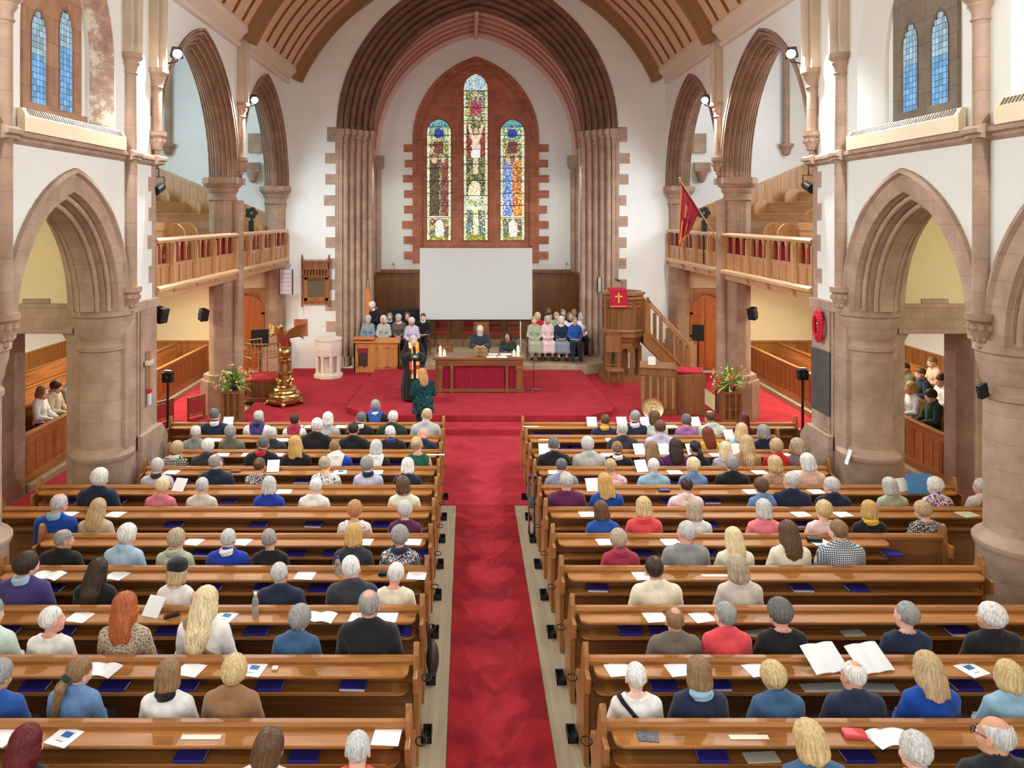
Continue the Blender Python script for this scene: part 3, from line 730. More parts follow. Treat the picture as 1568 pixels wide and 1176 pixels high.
for s, side in ((-1, 'left'), (1, 'right')):
    floodlight(s*5.55, 14.05, 7.86, 'glaring white floodlight at the near corner shaft of the %s wall' % side)
    floodlight(s*5.57, 19.2, 7.8, 'glaring white floodlight on the far pier shaft of the %s side' % side)
    for y in (9.4, 5.9): floodlight(s*5.55, y, 7.86, 'floodlight on a nearer wall shaft of the %s side' % side, fwd=True)
# ---------------------------------------------------------------- galleries in the transepts
CURT = plain('red_curtain', (150, 20, 48), 0.8, var=0.2, scale=12, stretch=(1, 6, 0.3))
GALO = wood('gallery_oak', (216, 168, 118), (186, 136, 88), 1)
GALV = wood('gallery_oak_upright', (216, 168, 118), (186, 136, 88), 2)
for s, side in ((-1, 'left'), (1, 'right')):
    gx = s*6.0
    for bay, posts in enumerate(([14.0, 14.85, 16.1, 17.3, 18.9], [19.14, 20.05, 21.3, 22.5, 24.2])):
        g = empty('gallery_parapet', (gx, (posts[0]+posts[-1])/2, 3.38), 0, 'carved oak gallery front with red curtain behind tracery, %s bay of the %s transept' % (('nearer', 'farther')[bay], side), 'gallery front')
        oy = -(posts[0]+posts[-1])/2
        def B(mb, name, mat, **kw): return mb.build(name, mat, g, **kw)
        a, b = posts[0]+oy, posts[-1]+oy
        mb = MB(); mb.prism([(-s*0.12, 1.04), (s*0.1, 1.04), (s*0.12, 1.08), (s*0.1, 1.13), (-s*0.1, 1.13), (-s*0.14, 1.09)], a, b, 1); B(mb, 'top_rail', OAK_PALE_Y, smooth=30)
        mb = MB(); mb.prism([(-s*0.16, 0.16), (s*0.08, 0.16), (s*0.08, 0.24), (-s*0.1, 0.26), (-s*0.16, 0.22)], a, b, 1); B(mb, 'bottom_rail', OAK_PALE_Y, smooth=30)
        mb = MB(); mb.box(-0.05, 0.1, a, b, 0.0, 0.17); mb.box(-s*0.07, s*0.05, a, b, 0.12, 0.17); B(mb, 'fascia', GALO)
        for i, p in enumerate(posts):
            wd = 0.11 if i == 1 else 0.055
            mb = MB(); mb.box(-s*0.09, s*0.05, p+oy-wd, p+oy+wd, 0.24, 1.05); mb.box(-s*0.12, -s*0.09, p+oy-wd*0.5, p+oy+wd*0.5, 0.28, 1.0)
            B(mb, 'post', GALV, bevel=0.008)
            mb = MB(); mb.prism([(-s*0.15, 0.16), (0, 0.16), (0, -0.02), (-s*0.05, 0.0)], p+oy-0.05, p+oy+0.05, 1); B(mb, 'bracket', GALO)
        for i in range(len(posts)-1):
            p0, p1 = posts[i]+oy+(0.11 if i == 1 else 0.055), posts[i+1]+oy-(0.11 if i == 0 else 0.055)
            wdt = p1-p0; nl = 3 if wdt > 0.7 else 2 if wdt > 0.5 else 1
            mb = MB(); mb.box(-0.02, 0.02, p0, p1, 0.24, 0.62)
            for j in range(nl):
                c0 = p0+wdt*(j+0.08)/nl; c1 = p0+wdt*(j+0.92)/nl
                mb.box(-s*0.035, -s*0.02, c0, c1, 0.56, 0.62); 
                mb.box(-s*0.04, -s*0.02, p0+wdt*j/nl-0.02, p0+wdt*j/nl+0.02, 0.24, 0.62)
            mb.box(-s*0.045, s*0.03, p0, p1, 0.60, 0.645)
            B(mb, 'panel', GALV)
            mb = MB(); Mt = lambda u, z, d: (-s*0.03+d*s, p0+u, z)
            hl = wdt/nl
            hs = [((j+0.5)*hl, hl*0.44, c_for(hl*0.44, hl*0.55), 0.86, 0.65) for j in range(nl)]
            wall_arches(mb, Mt, 0, wdt, 0.65, 1.05, hs, 0, 6); wall_arches(mb, Mt, 0, wdt, 0.65, 1.05, hs, 0.04, 6)
            for u_, w_, c_, sp_, b_ in hs:
                Mu = (lambda uc: (lambda a_, z, d: Mt(uc+a_, z, d)))(u_); sweep_arch(mb, Mu, w_, c_, sp_, [(0, 0), (0, 0.04)], b_, 6)
            B(mb, 'tracery', GALV)
            mb = MB(); nn = int(wdt/0.04)+2
            mb.grid([[(s*0.06+0.012*math.sin(q*1.9), p0+wdt*q/nn, z) for q in range(nn+1)] for z in (0.25, 1.04)]); B(mb, 'curtain', CURT, smooth=60)
    # gallery floor and stepped tiers
    mb = MB(); mb.box(s*6.1, s*12.2, YW+0.1, YC, 3.36, 3.56)
    for i in range(5): mb.box(s*(6.75+0.95*i), s*12.2, YW+0.1, YC, 3.5, 3.62+0.34*i)
    struct(mb, 'floor_gallery_%s' % side, [PLASTER_TAN if False else GALO])
    # tiered gallery pews: backrest, seat and rounded ends
    def bench_end(mb, x0, x1, y0, y1, z0, z1):
        xs = sorted((x0, x1)); pts = [(xs[0], z0), (xs[1], z0)]
        for q in range(9):
            t = PI*q/8; pts.append(((xs[0]+xs[1])/2+(xs[1]-xs[0])/2*math.cos(t), z1-(xs[1]-xs[0])/2+(xs[1]-xs[0])/2*math.sin(t)))
        mb.prism(pts, y0, y1, 1)
    lab = ['front tier', 'second tier', 'third tier', 'top tier']
    for i in range(4):
        for half_, (y0, y1) in enumerate(((14.3, 17.3), (18.1, 23.9))):
            xb = s*(7.05+0.95*i); zb = 3.62+0.34*i
            g = empty('gallery_pew', (xb, (y0+y1)/2, zb), 0, 'oak gallery pew, %s of the %s transept gallery, %s the gangway' % (lab[i], side, ('nearer side of', 'far side of')[half_]), 'pew', 'gallery pews')
            l = (y1-y0)/2
            mb = MB(); mb.box(-0.02, 0.03, -l, l, 0.0, 1.02 if i else 1.15); mb.box(-0.04, 0.05, -l, l, 0.98, 1.03); mb.build('backrest', GALO, g, bevel=0.006)
            mb = MB(); mb.box(-s*0.42, 0, -l, l, 0.40, 0.45); mb.build('seat', GALO, g, bevel=0.006)
            for e in (-1, 1):
                mb = MB(); bench_end(mb, -s*0.46, s*0.03, e*l-0.035, e*l+0.035, 0, 1.14); mb.build('bench_end', GALV, g, bevel=0.006)
    # sloping wainscot on the far wall of the gallery
    mb = MB()
    top = lambda x: 4.84+(x-6.3)*0.42
    mb.prism([(s*6.4, 3.56), (s*6.4, top(6.4)), (s*11.9, top(11.9)), (s*11.9, 3.56)], YC-0.06, YC-0.003, 1)
    mb.prism([(s*6.4, top(6.4)-0.03), (s*6.4, top(6.4)+0.06), (s*11.9, top(11.9)+0.06), (s*11.9, top(11.9)-0.03)], YC-0.1, YC-0.003, 1)
    for k in range(22):
        x = 6.5+0.25*k; mb.box(s*x, s*(x+0.03), YC-0.075, YC-0.05, top(x)-0.6, top(x))
    mb.box(s*12.05, s*12.2, YW, YC, 5.0, 7.15)
    struct(mb, 'wainscot_gallery_%s' % side, GALV)
    # under the gallery: wainscot, door
    mb = MB(); mb.box(s*8.0, s*12.2, YC-0.07, YC-0.004, 0, 1.0); mb.box(s*8.0, s*12.2, YC-0.1, YC-0.004, 0.96, 1.03)
    for k in range(12): mb.box(s*(8.1+0.34*k), s*(8.14+0.34*k), YC-0.085, YC-0.06, 0.1, 0.95)
    mb.box(s*12.1, s*12.2, YW, YC, 0, 1.25)
    struct(mb, 'wainscot_%s' % side, OAK_V)
    d = tag(empty('door_%d' % (1 if s < 0 else 2), (s*7.15, YC, 0.15)), kind='structure')
    mb = MB(); Md = lambda u, z, dd: (u, -0.16+dd, z)
    wall_arches(mb, Md, -0.95, 0.95, 0, 2.45, [(0, 0.56, c_for(0.56, 0.6), 1.72, 0.0)])
    sweep_arch(mb, Md, 0.56, c_for(0.56, 0.6), 1.72, [(-0.1, -0.03), (-0.04, -0.05), (0, 0), (0.0, 0.1)], 0)
    mb.box(-0.95, -0.9, -0.16, 0, 0, 2.45); mb.box(0.9, 0.95, -0.16, 0, 0, 2.45); mb.box(-1.0, 1.0, -0.22, 0, 2.4, 2.52)
    mb.build('door_surround', OAK_V, d)
    mb = MB(); mb.prism([(u, z) for u, z in arch_curve(0.56, c_for(0.56, 0.6), 1.72, 0, 10, 0)], -0.1, -0.06, 1)
    for zz in (0.2, 1.0, 1.7): mb.box(-0.5, 0.5, -0.12, -0.1, zz, zz+0.07)
    mb.box(-0.03, 0.03, -0.125, -0.1, 0.1, 2.2); mb.box(-0.5, -0.42, -0.12, -0.1, 0.1, 1.8); mb.box(0.42, 0.5, -0.12, -0.1, 0.1, 1.8)
    lf = mb.build('door_leaf', wood('door_oak', (190, 108, 50), (150, 78, 34), 2) if s < 0 else MATS['door_oak'], d)
    mb = MB(); mb.sphere((0.42*s, -0.15, 0.98), 0.03, 10); mb.build('door_knob', BRASS, lf)
    # pews below the gallery, facing the nave
    for i in range(4):
        xb = s*(8.25+0.9*i) if i else s*8.22
        zb = 0.0 if i == 0 else 0.10+0.05*i
        nm = ['panelled front screen of the pews', 'first pew', 'second pew', 'back pew'][i]
        g = empty('transept_pew', (xb, 18.7, 0), 0, 'long oak %s under the %s gallery' % (nm, side), 'pew', 'pews under the galleries')
        l = 4.9
        if i == 0:
            mb = MB(); mb.box(-0.02, 0.03, -l, l, 0.14, 1.0); mb.box(-0.05, 0.06, -l, l, 0.96, 1.02); mb.box(-s*0.045, s*0.0, -l, l, 0.14, 0.3); mb.build('front_panel', OAK_Y, g, bevel=0.006)
            mb = MB()
            for k in range(32): mb.box(-s*0.035, -s*0.015, -l+0.3*k+0.1, -l+0.3*k+0.22, 0.3, 0.86)
            mb.build('slats', OAK_V, g)
            mb = MB(); mb.box(-s*0.17, s*0.03, -l, l, 0, 0.14); mb.build('kerb', STEPST, g, bevel=0.01)
            mb = MB(); mb.box(s*0.02, s*0.24, -l, l, 0.82, 0.85); mb.build('book_ledge', OAK_Y, g)
        else:
            mb = MB(); mb.box(-0.02, 0.03, -l, l, zb, zb+0.95); mb.box(-0.04, 0.05, -l, l, zb+0.9, zb+0.95); mb.build('backrest', OAK_Y, g, bevel=0.006)
            mb = MB(); mb.box(-s*0.45, 0, -l, l, zb+0.40, zb+0.45); mb.build('seat', plain('red_pew_cushion', (150, 24, 40), 0.9), g, bevel=0.01)
    mb = MB()
    for i in range(1, 4): mb.box(s*(8.25+0.9*(i-1)+0.05), s*12.2, 13.72, YC-0.1, 0, 0.10+0.05*i)
    struct(mb, 'floor_transept_tiers_%s' % side, OAK_Y)
# ---------------------------------------------------------------- chancel panelling
mb = MB()
mb.box(-3.72, 3.72, YB-0.1, YB-0.004, 0.45, 2.85); mb.box(-3.72, 3.72, YB-0.2, YB-0.004, 2.85, 2.98); mb.box(-3.72, 3.72, YB-0.15, YB, 2.5, 2.56)
Mp = lambda u, z, d: (u, YB-0.15+d, z)
hs = [(-3.4+0.54*k, 0.2, c_for(0.2, 0.28), 2.0, 0.75) for k in range(13)]
wall_arches(mb, Mp, -3.72, 3.72, 0.45, 2.5, hs, 0, 8)
for k in range(14): mb.box(-3.72+0.55*k-0.03, -3.72+0.55*k+0.03, YB-0.19, YB-0.1, 0.45, 2.5)
for s in (-1, 1):
    mb.box(s*3.62, s*3.72, YC+0.9, YB, 0.45, 2.85); mb.box(s*3.58, s*3.72, YC+0.9, YB, 2.8, 2.9)
    for k in range(6): mb.box(s*3.6, s*3.64, YC+1.0+0.5*k, YC+1.05+0.5*k, 0.5, 2.8)
struct(mb, 'trim_5', OAK_DK)
# ---------------------------------------------------------------- communion table and what is on it
PF, PS, PCH = 0.30, 0.15, 0.45          # platform, side floor, chancel floor levels
OAKT = wood('table_oak', (150, 96, 50), (112, 68, 34), 0)
OAKT_V = wood('table_oak_upright', (150, 96, 50), (112, 68, 34), 2)
TX = (at(665, 20.3)+at(803, 20.3))/2; TW = 2.34; TY = 20.75
t = empty('communion_table', (TX, TY, PF), 0, 'oak communion table with dark red curtains between its legs', 'table')
mb = MB(); mb.box(-TW/2-0.04, TW/2+0.04, -0.46, 0.42, 0.86, 0.92); mb.build('table_top', OAKT, t, bevel=0.012)
mb = MB(); mb.box(-TW/2+0.02, TW/2-0.02, -0.42, -0.36, 0.70, 0.86); mb.box(-TW/2+0.02, TW/2-0.02, 0.34, 0.38, 0.70, 0.86)
mb.box(-TW/2+0.02, -TW/2+0.08, -0.4, 0.36, 0.7, 0.86); mb.box(TW/2-0.08, TW/2-0.02, -0.4, 0.36, 0.7, 0.86); mb.box(-TW/2+0.02, TW/2-0.02, -0.44, -0.4, 0.78, 0.8)
mb.build('apron', OAKT, t, bevel=0.006)
for x, wd in ((-TW/2+0.12, 0.17), (-0.72, 0.07), (0.72, 0.07), (TW/2-0.12, 0.17)):
    mb = MB(); mb.box(x-wd/2, x+wd/2, -0.43, -0.43+wd*0.9, 0.0, 0.72); mb.box(x-wd*0.65, x+wd*0.65, -0.445, -0.40+wd*0.7, 0.0, 0.12); mb.box(x-wd*0.65, x+wd*0.65, -0.445, -0.40+wd*0.7, 0.6, 0.68)
    mb.build('leg', OAKT_V, t, bevel=0.01)
for x in (-TW/2+0.12, TW/2-0.12):
    mb = MB(); mb.box(x-0.08, x+0.08, 0.22, 0.38, 0, 0.72); mb.build('leg', OAKT_V, t, bevel=0.01)
mb = MB(); mb.box(-TW/2+0.04, TW/2-0.04, -0.42, -0.34, 0.02, 0.09); mb.build('stretcher', OAKT, t, bevel=0.006)
for a, b in ((-TW/2+0.2, -0.755), (-0.685, 0.685), (0.755, TW/2-0.2)):
    n = int((b-a)/0.025); mb = MB()
    mb.grid([[(a+(b-a)*q/n, -0.33+0.018*math.sin(q*1.3), z) for q in range(n+1)] for z in (0.08, 0.72)]); mb.build('curtain', CURT, t, smooth=60)
TZ = PF+0.92
WAX = plain('candle_wax', (250, 244, 226), 0.5, spec=0.5, emit=((255, 236, 200), 0.25))
FLAME = plain('candle_flame', (255, 210, 120), 0.5, emit=((255, 200, 110), 6.0))
GLASSY = plain('tray_glass', (170, 140, 90), 0.15, spec=0.6)
PAPER = plain('white_paper', (240, 243, 244), 0.8, spec=0.2)
PAPER2 = plain('cream_paper', (236, 228, 206), 0.8, spec=0.2)
def candle(x, y, h, r, label):
    c = empty('candle', (x, y, TZ+0.016), 0, label, 'candle', 'altar candles')
    mb = MB(); mb.lathe([(r, 0), (r, h-0.005), (r*0.8, h), (0.0001, h-0.004)], (0, 0, 0), 16); mb.build('wax', WAX, c, smooth=40)
    mb = MB(); mb.lathe([(0.0001, h), (0.009, h+0.012), (0.006, h+0.03), (0.0001, h+0.05)], (0, 0, 0), 8); mb.build('flame', FLAME, c, smooth=60)
for sx, nm in ((-1, 'left'), (1, 'right')):
    x0 = TX+sx*(TW/2-0.2)
    tr = MB(); tr.lathe([(0.0001, 0), (0.16, 0), (0.18, 0.015), (0.0001, 0.013)], (0, 0, 0), 24)
    tag(tr.build('candle_tray', GLASSY, loc=(x0, TY-0.28, TZ+0.001)), 'round glass tray under the candles on the %s end of the table' % nm, 'tray')
    candle(x0-0.055, TY-0.28, 0.23 if sx < 0 else 0.13, 0.036, '%s white candle on the %s end of the communion table' % (('taller', 'shorter')[sx > 0], nm))
    candle(x0+0.05, TY-0.29, 0.15 if sx < 0 else 0.25, 0.038, '%s white candle on the %s end of the communion table' % (('shorter', 'taller')[sx > 0], nm))
c = empty('book_stand', (at(735, TY), TY-0.18, TZ+0.004), 0, 'brass book stand with a fleur ornament at the middle of the communion table', 'book stand')
mb = MB(); mb.obox((0, 0, 0.12), (0.34, 0.02, 0.24), (R(-18), 0, 0)); mb.box(-0.12, 0.12, -0.06, 0.1, 0, 0.02); mb.build('back_plate', wood('stand_wood', (160, 120, 80), (120, 86, 52), 0), c)
mb = MB(); mb.tube([(0, -0.1, 0.0), (0, -0.06, 0.2)], 0.012, 8); mb.tube([(-0.09, -0.08, 0.13), (0.09, -0.08, 0.13)], 0.012, 8); mb.sphere((0, -0.055, 0.22), 0.03, 10); mb.sphere((0, -0.1, 0.03), 0.05, 10, (1, 0.6, 0.6)); mb.build('cross', BRASS, c)
for i, (px, dy, w, d, rz, lb) in enumerate(((752, -0.36, 0.26, 0.18, 4, 'open white booklet at the front edge of the communion table'), (768, -0.37, 0.24, 0.18, -3, 'second open booklet at the front edge, nearest the right candles'), (775, 0.0, 0.3, 0.2, 12, 'sheaf of printed notes in front of the woman at the table'), (755, 0.02, 0.24, 0.18, -8, 'loose printed sheet beside the brass book stand'))):
    mb = MB(); mb.box(-w/2, w/2, -d/2, d/2, 0, 0.012); mb.box(-w/2+.01, -0.005, -d/2+.01, d/2-.01, 0.012, 0.02); mb.box(0.005, w/2-.01, -d/2+.01, d/2-.01, 0.012, 0.02)
    o = tag(mb.build('booklet', PAPER, loc=(at(px, TY), TY+dy, TZ+0.002)), lb, 'booklet'); o.rotation_euler = (0, 0, R(rz))
# ---------------------------------------------------------------- projection screen
sc = empty('projection_screen', ((at(643, 25.5)+at(815, 25.5))/2, 25.5, PCH), 0, 'large blank white projection screen on a thin white frame', 'screen')
sw = (815-643)*25.5/FPX/2; zt, zb = zat(380, 25.5)-PCH, zat(489, 25.5)-PCH
mb = MB(); mb.box(-sw, sw, -0.012, 0.012, zb, zt); mb.build('fabric', plain('screen_fabric', (214, 216, 212), 0.85, spec=0.15), sc)
mb = MB(); mb.box(-sw, sw, -0.02, 0.02, zb-0.05, zb-0.01); mb.build('lower_bar', BLACK, sc)
for x in (-sw+0.3, sw-0.38):
    mb = MB(); mb.tube([(x, 0.06, 0), (x, 0.06, zb+0.2)], 0.022, 8); mb.box(x-0.03, x+0.03, -0.25, 0.35, 0, 0.04); mb.build('leg', WHITE, sc)
mb = MB(); mb.tube([(-sw+0.25, 0.06, zb-0.02), (sw-0.1, 0.06, zb-0.02)], 0.018, 8); mb.build('crossbar', WHITE, sc)
# ---------------------------------------------------------------- chairs
REDUP = plain('red_upholstery', (160, 44, 44), 0.85)
CHW = wood('chair_wood', (150, 92, 48), (110, 64, 32), 2)
def chair(x, y, z, rz, label, group=None, tall=1.0, seat=None, bx='pad', name='chair'):
    c = empty(name, (x, y, z), rz, label, 'chair', group)      # faces local -Y
    mb = MB(); mb.box(-0.23, 0.23, -0.22, 0.2, 0.42, 0.48); mb.build('seat', seat or REDUP, c, bevel=0.015)
    mb = MB()
    if bx == 'pad': mb.box(-0.2, 0.2, 0.19, 0.23, 0.6*tall, 0.92*tall)
    else:
        for zz in (0.62, 0.8): mb.box(-0.2, 0.2, 0.2, 0.22, zz*tall, (zz+0.1)*tall)
    mb.build('backrest', seat or REDUP, c, bevel=0.01)
    mb = MB(); mb.box(-0.235, 0.235, 0.19, 0.235, 0.93*tall, 1.0*tall); mb.box(-0.21, 0.21, 0.2, 0.22, 0.52, 0.56); mb.build('back_frame', CHW, c, bevel=0.008)
    for sx in (-1, 1):
        mb = MB(); mb.box(sx*0.235, sx*0.195, 0.19, 0.235, 0, 0.98*tall); mb.build('leg', CHW, c, bevel=0.005)
        mb = MB(); mb.box(sx*0.235, sx*0.195, -0.22, -0.18, 0, 0.43); mb.build('leg', CHW, c, bevel=0.005)
    return c
for i, px in enumerate((637, 676, 719, 759, 787)):
    chair(at(px, 26.9), 26.9, PCH, 0, 'empty red padded wooden chair under the screen, %s from the left' % ['first', 'second', 'third', 'fourth', 'fifth'][i], 'empty red chairs', bx='pad' if i < 3 else 'rail')
chair(at(681, 22.2), 22.2, PF, 0, 'empty brown wooden chair behind the left end of the communion table', tall=0.95, seat=wood('brown_chair_pad', (150, 100, 70), (120, 76, 50), 0))
chair(at(737, 23.0), 23.0, PF, 0, 'tall oak chair with high back behind the seated white-bearded man', tall=1.45, seat=CHW)
chair(at(779, 22.2), 22.2, PF, 0, 'wooden chair under the dark-haired woman at the communion table', tall=0.9)
# ---------------------------------------------------------------- left: choir desk, piano, font, wall furniture
DESK = wood('light_oak_desk', (214, 146, 82), (184, 116, 58), 2)
d = empty('choir_desk', (at(578, 23.75), 23.75, PS), 0, 'light oak choir desk with panelled front beside the left chancel pier', 'desk')
x0, x1 = -0.72, 0.66
mb = MB(); mb.box(x0, x1, 0, 0.05, 0, 0.9); mb.build('front_panel', DESK, d, bevel=0.006)
for xa, xb in ((x0+0.08, x0+0.34), (-0.05, 0.28), (0.34, 0.6)):
    mb = MB(); 
    for (a, b, c_, e) in ((xa, xb, 0.14, 0.19), (xa, xb, 0.72, 0.77), (xa, xa+0.04, 0.14, 0.77), (xb-0.04, xb, 0.14, 0.77)): mb.box(a, b, -0.02, 0.0, c_, e)
    mb.build('panel_frame', DESK, d)
mb = MB(); mb.box(x0+0.14, x0+0.42, -0.025, 0.0, 0.2, 0.72); mb.build('fretwork', plain('dark_fretwork', (70, 50, 36), 0.7), d)
mb = MB(); mb.box(x0+0.12, x0+0.44, -0.03, 0.0, 0.6, 0.74); mb.build('cloth', plain('crimson_cloth', (150, 30, 60), 0.8), d)
mb = MB(); mb.prism([(-0.06, 0.9), (0.4, 0.98), (0.4, 1.01), (-0.06, 0.94)], x0-0.03, x1+0.03, 0); mb.box(x0-0.03, x0+0.62, -0.04, 0.3, 1.0, 1.06); mb.build('book_board', DESK, d, bevel=0.006)
for x in (x0, x1-0.05):
    mb = MB(); mb.box(x, x+0.05, 0, 0.4, 0, 0.94); mb.build('side_panel', DESK, d, bevel=0.006)
p = empty('upright_piano', (at(625, 26.3), 26.3, PCH), R(8), 'dark upright piano back behind the seated choir on the left', 'piano')
PIANO = plain('piano_black', (30, 34, 42), 0.4)
mb = MB(); mb.box(-0.62, 0.62, -0.2, 0.2, 0.08, 1.3); mb.build('case', PIANO, p, bevel=0.01)
mb = MB(); mb.box(-0.66, 0.66, -0.24, 0.24, 1.3, 1.34); mb.build('lid', PIANO, p, bevel=0.006)
mb = MB(); mb.box(-0.62, 0.62, 0.2, 0.5, 0.65, 0.78); mb.build('keyboard', PIANO, p, bevel=0.006)
f = empty('font', (at(503, 23.1), 23.1, PS), R(22.5), 'white carved stone octagonal font by the left chancel wall', 'font')
FST = plain('white_font_stone', (226, 212, 196), 0.7, var=0.06, scale=6)
def octo(mb, r0, r1, z0, z1): mb.lathe([(0.0001, z0), (r0, z0), (r1, z1), (0.0001, z1)], (0, 0, 0), 8)
mb = MB(); octo(mb, 0.44, 0.44, 0, 0.1); octo(mb, 0.4, 0.38, 0.1, 0.16); mb.build('base', FST, f, bevel=0.01)
mb = MB(); octo(mb, 0.2, 0.2, 0.16, 0.78)
for k in range(8):
    a = 2*PI*k/8; mb.tube([(0.33*math.cos(a), 0.33*math.sin(a), 0.16), (0.33*math.cos(a), 0.33*math.sin(a), 0.66)], 0.05, 10)
mb.build('stem', FST, f, smooth=40)
mb = MB(); octo(mb, 0.38, 0.40, 0.64, 0.76); octo(mb, 0.40, 0.40, 0.76, 1.1); octo(mb, 0.43, 0.43, 1.1, 1.16)
for k in range(8):
    a = 2*PI*(k+0.5)/8; mb.obox((0.372*math.cos(a), 0.372*math.sin(a), 0.93), (0.03, 0.2, 0.22), (0, 0, a))
mb.build('bowl', FST, f, bevel=0.012)
wy = YC-0.005
b = empty('memorial_cabinet', (at(485, YC), YC, zat(466, YC)), 0, 'carved oak memorial frame with pinnacles on the left chancel wall', 'wall cabinet')
hgt = zat(388, YC)-zat(466, YC)
mb = MB(); mb.box(-0.38, 0.38, -0.06, -0.003, 0, hgt-0.3); mb.build('backboard', OAK_V, b)
mb = MB(); mb.box(-0.27, 0.27, -0.075, -0.06, 0.22, 0.78); mb.build('glazed_panel', plain('dim_roll_panel', (110, 96, 70), 0.4), b)
mb = MB()
for (a, c_, z0, z1) in ((-0.38, 0.38, 0.08, 0.22), (-0.38, 0.38, 0.78, 0.86), (-0.38, -0.27, 0.1, 0.9), (0.27, 0.38, 0.1, 0.9)): mb.box(a, c_, -0.1, -0.05, z0, z1)
mb.build('frame', OAK_V, b, bevel=0.01)
mb = MB(); mb.box(-0.42, 0.42, -0.2, -0.003, 0.86, 0.92); mb.box(-0.42, 0.42, -0.2, -0.15, 1.1, 1.32); mb.box(-0.44, 0.44, -0.22, -0.003, 1.32, 1.38)
for k in range(9): mb.box(-0.4+0.094*k, -0.36+0.094*k, -0.21, -0.15, 0.92, 1.12)
for k in range(12): mb.sphere((-0.4+0.073*k, -0.18, 1.41), 0.022, 6)
mb.build('canopy', OAK_DK, b)
for x in (-0.42, 0.42):
    mb = MB(); mb.box(x-0.03, x+0.03, -0.2, -0.14, 0.7 if False else -0.06, 1.4); mb.lathe([(0.035, 1.4), (0.05, 1.44), (0.02, 1.47), (0.035, 1.52), (0.0001, hgt)], (x, -0.17, 0), 8); mb.build('pinnacle', OAK_DK, b)
mb = MB(); mb.box(-0.21, 0.21, -0.04, -0.003, 0, 0.52); mb.mat(1); mb.box(-0.15, 0.15, -0.05, -0.03, 0.08, 0.42)
tag(mb.build('wall_plaque', [OAK_V, plain('reddish_wood', (178, 104, 70), 0.5)], loc=(at(461, YC), YC, zat(514, YC))), 'small square wooden plaque behind the brass eagle lectern', 'plaque')
def board(px, Y, z0, z1, w, label):
    o = empty('number_board', (at(px, Y), Y, z0), 0, label, 'board')
    mb = MB(); mb.box(-w/2, w/2, -0.02, 0.02, 0, z1-z0); mb.build('backing', plain('pale_board', (208, 206, 210), 0.6), o)
    mb = MB(); 
    for x in (-w/2, w/2): mb.box(x-0.012, x+0.012, -0.035, 0.025, -0.02, z1-z0+0.02)
    mb.build('frame', BLACK, o)
    mb = MB()
    for k in range(5): mb.box(-w/2+.02, w/2-.02, -0.03, -0.02, 0.1+(z1-z0-0.1)*k/5, 0.115+(z1-z0-0.1)*k/5)
    mb.build('slats', plain('board_line', (170, 150, 160), 0.7), o)
board(438, 23.6, zat(450, 23.6), zat(413, 23.6), 0.4, 'pale number board hung on the left pier by the chancel wall')
board(918, 24.6, zat(447, 24.6), zat(425, 24.6), 0.12, 'narrow pale card fixed to the right chancel pier')
# ---------------------------------------------------------------- brass eagle lectern and railed platform
e = empty('eagle_lectern', (at(436, 19.75), 19.75, PS), R(-20), 'polished brass eagle lectern on a round clawed base', 'lectern')
mb = MB(); mb.lathe([(0.0001, 0.06), (0.40, 0.06), (0.43, 0.10), (0.43, 0.14), (0.38, 0.16), (0.37, 0.22), (0.40, 0.25), (0.38, 0.29), (0.28, 0.31), (0.26, 0.36), (0.3, 0.39), (0.27, 0.43), (0.2, 0.44)], (0, 0, 0), 28); mb.build('base', BRASS, e, smooth=40)
for k in range(4):
    a = 2*PI*k/4+0.5
    mb = MB(); mb.sphere((0.4*math.cos(a), 0.4*math.sin(a), 0.06), 0.07, 10, (1.1, 1.1, 0.8)); mb.sphere((0.34*math.cos(a), 0.34*math.sin(a), 0.14), 0.06, 10); mb.tube([(0.38*math.cos(a), 0.38*math.sin(a), 0.05), (0.5*math.cos(a), 0.5*math.sin(a), 0.02)], [0.04, 0.02], 8); mb.build('claw_foot', BRASS, e, smooth=60)
mb = MB(); mb.lathe([(0.16, 0.4), (0.2, 0.46), (0.15, 0.5), (0.13, 0.74), (0.2, 0.77), (0.2, 0.81), (0.13, 0.84), (0.12, 1.04), (0.16, 1.07), (0.17, 1.12), (0.12, 1.16)], (0, 0, 0), 20)
for k in range(6):
    a = 2*PI*k/6; mb.tube([(0.155*math.cos(a+q*0.25), 0.155*math.sin(a+q*0.25), 0.48+q*0.05) for q in range(6)], 0.028, 6); mb.sphere((0.36*math.cos(a), 0.36*math.sin(a), 0.23), 0.05, 8); mb.sphere((0.19*math.cos(a+.4), 0.19*math.sin(a+.4), 0.62), 0.045, 8)
mb.build('column', BRASS, e, smooth=40)
mb = MB(); mb.sphere((0, 0, 1.31), 0.16, 20); mb.lathe([(0.165, 1.28), (0.172, 1.31), (0.165, 1.34)], (0, 0, 0), 20); mb.build('globe', BRASS, e, smooth=60)
mb = MB()
mb.tube([(0, 0.04, 1.44), (0, 0.0, 1.6), (0, -0.04, 1.76), (0, -0.09, 1.88), (0, -0.14, 1.95)], [0.08, 0.13, 0.12, 0.08, 0.06], 12)
mb.sphere((0, -0.17, 1.98), 0.065, 10); mb.tube([(0, -0.22, 1.98), (0, -0.29, 1.95)], [0.035, 0.008], 8)
for sx in (-1, 1): mb.tube([(sx*0.06, 0.0, 1.56), (sx*0.07, -0.02, 1.42)], [0.045, 0.03], 8)
mb.tube([(0, 0.1, 1.6), (0, 0.26, 1.44)], [0.09, 0.03], 8); mb.build('eagle_body', BRASS, e, smooth=60)
